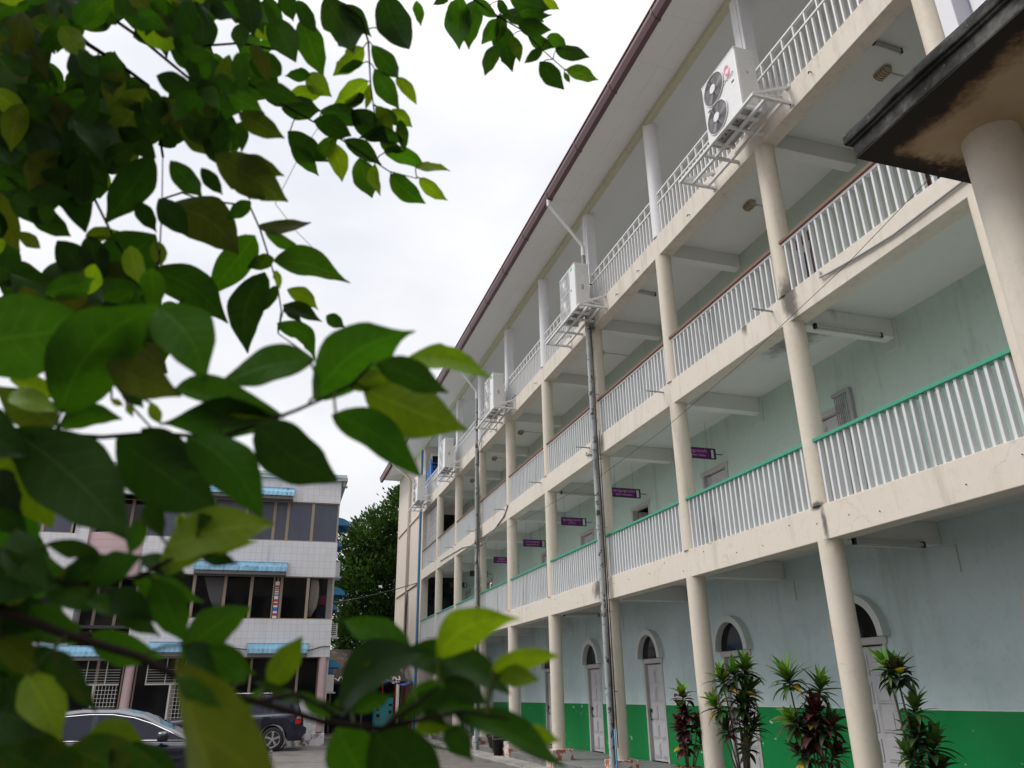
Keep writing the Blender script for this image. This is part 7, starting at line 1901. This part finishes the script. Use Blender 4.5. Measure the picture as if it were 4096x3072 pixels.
(0,0,-7403,800,2339,-7369,794,2301,32,94,14,48,-1),(0,0,-7699,1060,2347,-7768,1086,2349,28,69,67,56,-8),(0,0,-7407,727,2274,-7377,729,2260,21,77,60,54,2),
(0,1,-7741,1153,2439,-7789,1134,2460,-28,94,21,46,6),(0,1,-7571,974,2421,-7535,966,2378,-3,-99,17,45,-6),(0,3,-7654,971,2227,-7670,987,2180,-34,85,40,56,-2),
(0,1,-7615,990,2289,-7605,980,2354,-43,88,20,46,-9),(0,0,-7545,755,2215,-7552,744,2242,-11,93,34,46,-6),(0,3,-7371,678,2377,-7382,651,2418,4,84,55,53,5),
(0,0,-7577,1045,2573,-7609,1086,2543,6,62,78,52,4),(0,0,-7666,975,2480,-7641,997,2420,-5,94,33,50,-7),(0,0,-7566,811,2197,-7576,797,2233,-15,94,32,49,-1),
(0,0,-7662,941,2537,-7709,950,2530,3,69,72,54,-1),(0,1,-7742,1199,2512,-7702,1192,2464,17,98,1,54,8),(0,0,-7591,1078,2413,-7590,1090,2357,-19,96,19,51,-9),
(0,0,-7714,1134,2439,-7787,1152,2500,29,96,6,43,-9),(0,0,-7522,850,2511,-7513,856,2470,-1,99,16,49,-1),(0,1,-7376,871,2517,-7380,879,2471,-10,98,17,52,-10),
(0,0,-7614,831,2185,-7598,852,2150,-38,86,35,47,-6),(0,1,-7509,755,2246,-7544,763,2245,16,74,66,55,8),(0,0,-7403,877,2538,-7367,874,2514,42,73,54,46,1),
(0,1,-7600,989,2614,-7553,964,2637,-7,59,80,55,-5),(0,0,-7602,862,2157,-7603,866,2111,-39,92,9,52,7),(0,3,-7482,713,2364,-7453,717,2344,23,85,47,48,-1),
(0,0,-7494,843,2522,-7482,854,2462,4,98,18,42,-5),(0,1,-7569,1074,2547,-7553,1089,2508,-2,94,34,45,1),(0,3,-7586,951,2379,-7551,951,2326,20,97,14,56,1),
(0,1,-7669,986,2329,-7627,967,2314,50,73,46,53,6),(0,3,-7610,1133,2351,-7607,1109,2415,-39,86,34,49,6),(0,2,-7400,701,2374,-7445,721,2398,57,56,61,52,-4),
(0,1,-7549,796,2344,-7516,801,2315,5,97,22,45,5),(0,2,-7563,1075,2376,-7573,1106,2346,-15,67,73,42,7),(0,0,-7690,1178,2425,-7754,1199,2483,33,94,0,44,-1),
(0,0,-7602,776,2397,-7640,782,2376,-30,60,74,55,-1),(0,0,-7690,1006,2465,-7737,1013,2499,29,93,21,55,8),(0,0,-7536,944,2426,-7485,951,2422,1,48,88,45,9),
(0,0,-7534,879,2536,-7490,898,2510,-2,82,58,48,-7),(0,0,-7797,1121,2694,-7799,1152,2661,-43,64,64,53,1),(0,3,-7545,758,2243,-7519,777,2201,-4,92,39,49,4),
(0,0,-7558,885,2373,-7545,890,2321,-21,98,4,56,-6),(0,0,-7457,963,2613,-7450,975,2540,-13,98,16,44,6),(0,1,-7622,992,2248,-7637,987,2318,-22,98,2,49,-3),
(0,0,-7637,1043,2359,-7647,1066,2320,-34,77,53,45,0),(0,3,-7413,879,2333,-7386,874,2298,32,94,13,54,-3),(0,0,-7542,866,2349,-7558,888,2311,-24,80,55,56,-5),
(0,0,-7673,1026,2264,-7714,1030,2233,-17,91,37,47,-3),(0,0,-7656,1018,2568,-7692,994,2608,-31,91,26,48,-1),(0,0,-7713,1171,2511,-7762,1188,2537,45,84,31,47,-7),
(0,0,-7577,802,2353,-7617,810,2400,32,94,10,53,-4),(0,1,-7652,1112,2456,-7625,1127,2421,-7,93,35,55,-3),(0,0,-7676,1070,2298,-7625,1035,2298,42,62,66,42,-6),
(0,0,-7606,916,2312,-7554,888,2296,53,66,53,43,3),(0,0,-7476,981,2616,-7412,938,2619,32,53,78,54,-2),(0,1,-7394,699,2236,-7410,705,2196,-37,89,28,49,-7),
(0,3,-7405,750,2439,-7358,732,2422,47,62,63,56,-2),(0,0,-7675,1022,2381,-7632,1034,2353,1,91,41,56,-8),(0,0,-7593,1036,2474,-7527,1039,2463,4,87,49,49,-6),
(0,0,-7630,1088,2411,-7615,1125,2363,-14,81,57,53,-9),(0,0,-7685,992,2389,-7732,997,2445,-6,-100,3,55,-9),(0,0,-7728,1117,2463,-7728,1102,2537,-63,76,15,48,3),
(0,1,-7655,926,2396,-7688,920,2451,-7,100,5,56,3),(0,1,-7423,751,2397,-7385,745,2390,23,73,64,46,9),(0,2,-7708,1138,2518,-7714,1168,2462,-38,80,47,43,-8),
(0,0,-7446,883,2459,-7408,869,2428,53,80,29,53,-8),(0,0,-7458,789,2444,-7437,809,2412,42,61,67,48,-2),(2,2,-7400,863,2021,-7394,842,2066,-5,90,44,43,2),
(2,0,-7564,888,2103,-7600,930,2067,8,68,73,50,5),(2,1,-7441,913,2014,-7404,854,2059,32,69,65,44,-7),(2,3,-7481,759,1974,-7540,787,1967,28,74,61,54,-5),
(2,3,-7419,855,2052,-7448,848,2089,8,96,26,52,4),(0,3,-7638,950,2176,-7686,964,2180,26,76,59,54,-9),(2,1,-7512,836,2057,-7470,824,2050,30,81,51,48,2),
(2,1,-7476,932,2104,-7444,944,2065,-4,96,28,56,-10),(2,1,-7443,870,2098,-7455,910,2043,-26,76,60,55,-4),(2,1,-7479,673,1968,-7438,650,1977,19,66,72,52,-4),
(2,3,-7468,679,1954,-7453,672,1996,-24,94,24,53,-5),(2,1,-7429,675,1938,-7411,663,1972,-30,83,47,43,-9),(2,3,-7541,864,2077,-7531,877,2032,-33,92,20,54,-3),
(2,2,-7447,676,2004,-7460,698,1978,-25,67,70,54,9),(2,0,-7524,746,1928,-7571,740,1936,-6,94,33,51,7),(2,3,-7534,818,2051,-7498,820,1990,7,100,7,51,10),
(2,3,-7523,952,2070,-7584,990,2068,44,74,51,45,-7),(0,3,-7635,924,2168,-7619,962,2119,7,78,62,46,-5),(2,2,-7516,861,2065,-7502,892,2017,-14,85,51,53,8),
(2,1,-7507,829,2049,-7566,837,2047,9,81,58,47,-8),(2,1,-7481,758,2014,-7470,774,1982,-19,91,37,56,4),(0,1,-7441,855,2141,-7447,891,2097,15,77,62,45,-4),
(2,1,-7483,903,2079,-7421,891,2048,24,96,13,50,-1),(0,0,-7597,911,2148,-7617,943,2088,2,88,47,47,0),(2,0,-7416,904,2070,-7416,928,2016,31,87,37,47,-3),
(2,0,-7579,910,2005,-7627,920,2019,27,93,24,56,3),(2,1,-7569,784,2055,-7599,810,2023,-14,70,70,42,7),(2,0,-7420,784,2058,-7425,793,1988,-22,96,14,55,-8),
(2,3,-7479,888,2092,-7527,943,2059,14,60,79,55,-1),(2,1,-7476,879,2065,-7450,909,2021,-25,86,44,53,-6),(2,0,-7554,913,2049,-7511,895,2023,45,89,13,56,-6),
(2,0,-7496,729,1990,-7455,735,1985,-11,96,27,56,5),(2,0,-7420,717,1976,-7380,720,1953,13,92,36,56,2),(2,1,-7479,698,1967,-7516,700,1973,11,92,37,56,0),
(2,1,-7572,935,2071,-7550,956,2029,-22,92,33,53,8),(2,3,-7440,722,1972,-7493,745,1979,41,77,49,55,-7),(2,0,-7420,716,1988,-7421,745,1956,-12,73,68,55,1),
(2,1,-7481,678,1934,-7448,677,1936,1,96,29,53,3),(2,2,-7597,975,2062,-7647,987,2109,-22,-98,1,48,-7),(2,1,-7466,786,2047,-7423,776,2021,31,94,15,50,-8),
(2,2,-7534,718,2039,-7586,747,2024,10,57,81,42,-2),(2,2,-7429,712,2048,-7414,716,2009,-14,99,5,45,-4),(2,3,-7512,720,1996,-7495,736,1957,-14,94,32,51,5),
(2,0,-7482,719,2014,-7442,707,1982,35,93,10,49,5),(2,1,-7437,871,2034,-7388,859,2047,6,83,55,53,-9),(2,1,-7480,877,2111,-7497,915,2068,-21,69,69,54,-3),
(2,1,-7543,849,2027,-7574,852,2057,-8,-100,2,50,4),(2,3,-7432,749,1972,-7381,728,1927,44,90,8,55,4),(2,1,-7400,671,2005,-7396,697,1973,-30,75,59,55,2),
(2,0,-7419,711,1977,-7401,717,1947,44,-89,10,48,8),(2,1,-7490,933,2041,-7433,909,2004,-37,-93,1,54,8),(2,0,-7409,677,1963,-7413,689,1927,-24,91,34,55,-4),
(2,1,-7533,944,2143,-7545,991,2096,-15,68,71,49,0),(2,1,-7459,761,2014,-7415,747,2018,19,77,62,53,8),(2,0,-7586,902,2072,-7563,903,2006,18,-98,5,54,-3),
(2,0,-7439,782,2027,-7462,795,1984,-31,84,44,53,-2),(2,0,-7497,756,1989,-7540,763,2029,22,97,6,50,2),(2,1,-7533,859,2072,-7536,878,2008,-35,89,28,56,-6),
(2,1,-7611,916,2071,-7568,912,2047,11,99,5,55,-3),(2,0,-7406,673,1924,-7407,660,1975,-8,97,24,54,-6),(3,0,-7437,667,1635,-7409,680,1584,3,96,27,44,-7),
(3,3,-7444,657,1632,-7422,658,1589,11,-99,2,56,-5),(3,0,-7429,613,1606,-7410,587,1651,-4,86,50,41,3),(3,1,-7442,609,1714,-7394,577,1719,52,82,26,56,9),
(3,0,-7432,614,1624,-7465,603,1662,37,-93,5,50,10),(3,1,-7441,582,1773,-7425,579,1716,32,-93,15,54,1),(3,0,-7395,591,1644,-7412,619,1617,9,71,69,44,10),
(3,1,-7406,569,1622,-7422,581,1596,2,92,38,47,-1),(3,3,-7433,599,1657,-7400,599,1642,17,-92,34,43,-6),(3,0,-7402,640,1605,-7411,651,1579,0,93,38,54,8),
(3,0,-7431,527,1725,-7434,533,1697,-25,94,22,52,-5),(3,0,-7415,509,1736,-7388,500,1701,3,-96,26,53,9),(3,0,-7420,605,1605,-7392,599,1578,19,-90,39,42,-4),
(3,3,-7406,517,1712,-7423,538,1690,5,76,65,56,-1),(3,1,-7443,672,1640,-7421,702,1584,-31,88,36,56,-9),(3,1,-7408,646,1640,-7442,692,1601,29,73,62,56,3),
(3,2,-7417,581,1635,-7397,588,1599,48,-87,10,46,-1),(3,1,-7454,644,1695,-7440,656,1653,-28,94,18,52,-7),(3,0,-7427,518,1711,-7401,497,1718,48,77,42,49,9),
(3,0,-7464,624,1755,-7417,628,1730,-3,99,13,55,2),(3,1,-7419,545,1661,-7415,570,1628,-38,76,52,53,5),(3,2,-7450,621,1716,-7473,648,1685,-5,73,68,52,2),
(3,0,-7423,525,1704,-7421,545,1674,-5,83,55,46,0),(3,3,-7461,662,1678,-7483,666,1708,9,-98,19,47,5),(3,0,-7415,604,1650,-7399,601,1613,21,-96,17,55,10),
]
BRANCHES = [
(3,0.006,0.0028,[[-7.468,0.554,1.712],[-7.417,0.524,1.692],[-7.375,0.505,1.677],[-7.335,0.486,1.665],[-7.304,0.471,1.65],[-7.27,0.464,1.641],[-7.237,0.447,1.631],[-7.206,0.439,1.627]]),
(3,0.003,0.0015,[[-7.27,0.464,1.641],[-7.251,0.457,1.645],[-7.232,0.443,1.635]]),
(3,0.003,0.0012,[[-7.206,0.438,1.628],[-7.191,0.429,1.639],[-7.181,0.422,1.648]]),
(3,0.003,0.0012,[[-7.206,0.438,1.628],[-7.168,0.423,1.635],[-7.144,0.417,1.631]]),
(3,0.004,0.002,[[-7.456,0.529,1.736],[-7.383,0.518,1.706],[-7.344,0.504,1.71],[-7.325,0.493,1.721],[-7.301,0.474,1.721]]),
(2,0.004,0.0018,[[-7.498,0.587,1.818],[-7.455,0.576,1.811],[-7.419,0.564,1.811],[-7.389,0.556,1.809],[-7.356,0.544,1.811],[-7.312,0.512,1.801],[-7.287,0.5,1.809],[-7.265,0.49,1.817],[-7.251,0.483,1.823],[-7.232,0.473,1.832],[-7.222,0.465,1.843]]),
(2,0.003,0.0012,[[-7.419,0.564,1.811],[-7.425,0.63,1.873],[-7.412,0.674,1.921],[-7.408,0.738,2.007],[-7.416,0.789,2.08],[-7.443,0.886,2.219],[-7.457,0.91,2.305]]),
(2,0.0025,0.0012,[[-7.429,0.616,1.91],[-7.396,0.581,1.861],[-7.37,0.553,1.828],[-7.353,0.544,1.81]]),
(2,0.0028,0.0012,[[-7.406,0.918,2.248],[-7.338,0.856,2.209],[-7.323,0.863,2.182],[-7.307,0.874,2.145],[-7.295,0.882,2.115],[-7.288,0.892,2.089],[-7.288,0.856,2.04],[-7.255,0.522,1.868]]),
(0,0.008,0.003,[[-7.807,0.977,2.678],[-7.665,0.93,2.547],[-7.602,0.887,2.47],[-7.564,0.888,2.438],[-7.521,0.885,2.412],[-7.484,0.884,2.387],[-7.468,0.897,2.344],[-7.456,0.912,2.299]]),
(0,0.006,0.002,[[-7.626,0.903,2.582],[-7.578,0.911,2.528],[-7.513,0.908,2.486],[-7.426,0.865,2.389],[-7.383,0.887,2.304],[-7.339,0.853,2.217]]),
(0,0.005,0.002,[[-7.726,0.963,2.382],[-7.665,0.954,2.359],[-7.628,0.952,2.336],[-7.576,0.9,2.285],[-7.513,0.861,2.195],[-7.47,0.824,2.116],[-7.431,0.783,2.052]]),
(1,0.005,0.0015,[[-7.349,0.887,2.679],[-7.277,0.863,2.601],[-7.222,0.846,2.546],[-7.209,0.855,2.515],[-7.2,0.876,2.459],[-7.186,0.897,2.401]]),
(1,0.004,0.0013,[[-7.439,0.89,2.473],[-7.379,0.929,2.468],[-7.325,0.925,2.437],[-7.264,0.92,2.405],[-7.203,0.916,2.367],[-7.162,0.914,2.342],[-7.123,0.906,2.332]]),
(1,0.003,0.0013,[[-7.377,0.884,2.573],[-7.349,0.886,2.548],[-7.327,0.897,2.505]]),
(4,0.004,0.0012,[[-7.125,0.998,2.916],[-7.014,1.003,2.821],[-6.97,1.001,2.793],[-6.925,0.997,2.768],[-6.888,0.999,2.736],[-6.843,1.0,2.7],[-6.822,0.998,2.688]]),
(1,0.001,0.0007,[[-7.314,0.979,2.301],[-7.281,0.985,2.264],[-7.239,0.987,2.226]]),
]

M['near_leaf'] = leafcol_mat('near_tree_leaf', .18, .5, True)
M['twig'] = plain('brown_twig', (.014, .010, .007), .9, spec=.08)
TINT = [(.018, .056, .006), (.034, .106, .006), (.14, .235, .010), (.062, .088, .010), (.105, .135, .012)]  # dark shaded and bright backlit tones put into leaf colour, with olive hues
near = thing('near_tree', (-9.1, .9, 0), 'leafy tree with large glossy green leaves hanging across the left side of the view', 'tree')
tr = MB()
tr.tube([(-9.1, .9, -.2), (-9.05, .95, .8), (-9.15, .9, 1.6), (-9.0, 1.0, 2.6), (-9.1, 1.1, 3.6), (-8.9, 1.2, 4.4)], .09, 12, r2=.035)
trunk = tr.build('trunk', M['bark'], near)
NB = {}
def set_vein(o):
    ca = o.data.attributes.new('vein', 'FLOAT_VECTOR', 'POINT')
    ca.data.foreach_set('vector', [q for v in VEIN for q in v])
rl = random.Random(9)
for gi in range(5):
    bm_ = MB()
    for g_, r0, r1, pts in BRANCHES:
        if g_ != gi: continue
        bm_.tube(pts, r0 * .48, 7, r2=r1 * .55)
    first = [b for b in BRANCHES if b[0] == gi][0]
    p = Vector(first[3][0])
    anchor = Vector({0: (-9.05, 1.05, 2.9), 1: (-9.0, 1.15, 3.9), 2: (-9.1, .92, 1.7), 3: (-9.1, .9, 1.5), 4: (-8.9, 1.2, 4.3)}[gi])
    bm_.tube([anchor, (anchor + p) / 2 + Vector((0, -.05, .1)), p], .014, 8, r2=first[1] * .48)
    for b in [b for b in BRANCHES if b[0] == gi][1:]:       # side twigs that begin off their branch are tied back to it
        q = Vector(b[3][0])
        best = min((Vector(w) for c in BRANCHES if c[0] == gi and c is not b for w in c[3]), key=lambda w: (w - q).length)
        if .01 < (best - q).length: bm_.tube([best, (best + q) / 2 + Vector((0, 0, .01)), q], b[1] * .45, 6)
    NB[gi] = bm_
VEIN = []
def near_leaf(mb, cols, b, t, nrm, w, tone, bow=None):
    b, t, nrm = Vector(b), Vector(t), Vector(nrm).normalized()
    ax = t - b
    L_ = ax.length
    ax.normalize()
    nrm = (nrm - ax * nrm.dot(ax)).normalized()
    sd_ = ax.cross(nrm)
    n, mcols = 14, 7
    sag = rl.uniform(-.05, .10) * L_
    fold = rl.uniform(.05, .32)
    side = (rl.uniform(-.06, .06) if bow is None else bow) * L_
    wav = rl.uniform(0, 6.28)
    ex_, tp_, w = rl.uniform(.62, .95), rl.uniform(.2, .62), w * rl.uniform(.88, 1.1)
    bite = rl.random() < .16
    k_ = rl.uniform(.75, 1.3)
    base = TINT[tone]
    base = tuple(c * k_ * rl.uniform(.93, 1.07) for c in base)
    old = rl.random() < .06
    rows = []
    for j in range(n + 1):
        q = j / n
        s_ = q ** .88
        hw = w * L_ * .5 * (math.sin(math.pi * s_) ** ex_) * (1.08 - .30 * q) if 0 < j < n else .0006
        if q > .74: hw *= 1 - tp_ * ((q - .74) / .26) ** .8 * (1 if q < 1 else 0)
        c0_ = b + ax * L_ * q + nrm * sag * math.sin(math.pi * q) + sd_ * side * math.sin(math.pi * q)
        row = []
        for m_ in range(mcols):
            e = (m_ - 3) / 3
            edge = 1 + .035 * math.sin(q * 17 + wav + m_)
            if bite and m_ in (0, 1) and .4 < q < .7: edge *= .8
            z_ = abs(e) ** 1.3 * hw * fold + .02 * L_ * math.sin(q * 9 + wav) * abs(e)
            row.append(c0_ + sd_ * hw * e * edge + nrm * z_)
            cc = base
            VEIN.append((q, e, wav))
            if old and noise.noise(Vector((q * 5 + wav, e * 2, tone))) > .12: cc = (cc[0] * 1.7 + .012, cc[1] * 1.0, cc[2])
            cols.append(cc)
        rows.append(row)
    mb.loft(rows)
for gi in range(5):
    br_o = NB[gi].build('branch', M['twig'], near)
    lf, cols = MB(), []
    VEIN.clear()
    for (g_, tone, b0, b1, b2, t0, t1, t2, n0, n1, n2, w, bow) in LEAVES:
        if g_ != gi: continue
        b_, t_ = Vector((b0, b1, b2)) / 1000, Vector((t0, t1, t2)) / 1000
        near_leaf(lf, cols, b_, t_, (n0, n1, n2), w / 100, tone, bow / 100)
        pts = [Vector(p) for c in BRANCHES if c[0] == gi for a, d in zip(c[3], c[3][1:]) for p in (a, [(x + y) / 2 for x, y in zip(a, d)], d)]
        q = min(pts, key=lambda w_: (w_ - b_).length)
        if (q - b_).length < .032:
            k0 = len(lf.v)
            lf.tube([q, (q + b_) / 2 + Vector((0, 0, .002)), b_ + (t_ - b_) * .04], .0009, 5, cap=False)
            cols += [(.05, .07, .015)] * (len(lf.v) - k0)
            VEIN += [(0, 0, 0)] * (len(lf.v) - k0)
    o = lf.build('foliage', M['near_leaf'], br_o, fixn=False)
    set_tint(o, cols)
    set_vein(o)

lf, cols = MB(), []  # out-of-view crown leaves added to shade the near sprays
VEIN.clear()
rc = random.Random(31)
for j in range(1900):
    u = rc.random()
    p = Vector((rc.gauss(-9.6, .9), rc.gauss(.9, 1.2), rc.uniform(2.4, 5.6)))
    d = p - Vector((-7.27276, 0, 1.6435))
    zc = d.dot(CF)
    if zc > -.2 and -.95 < d.dot(CR) / max(zc, .05) < 1.0 and abs(d.dot(CU) / max(zc, .05)) < .75: continue
    if d.length < .8: continue
    ax = Vector((rc.gauss(0, 1), rc.gauss(0, 1), rc.gauss(-.3, .5))).normalized()
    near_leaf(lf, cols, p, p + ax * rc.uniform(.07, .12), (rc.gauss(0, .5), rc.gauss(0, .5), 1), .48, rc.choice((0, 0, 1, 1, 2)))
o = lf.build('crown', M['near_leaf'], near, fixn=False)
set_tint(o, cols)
set_vein(o)
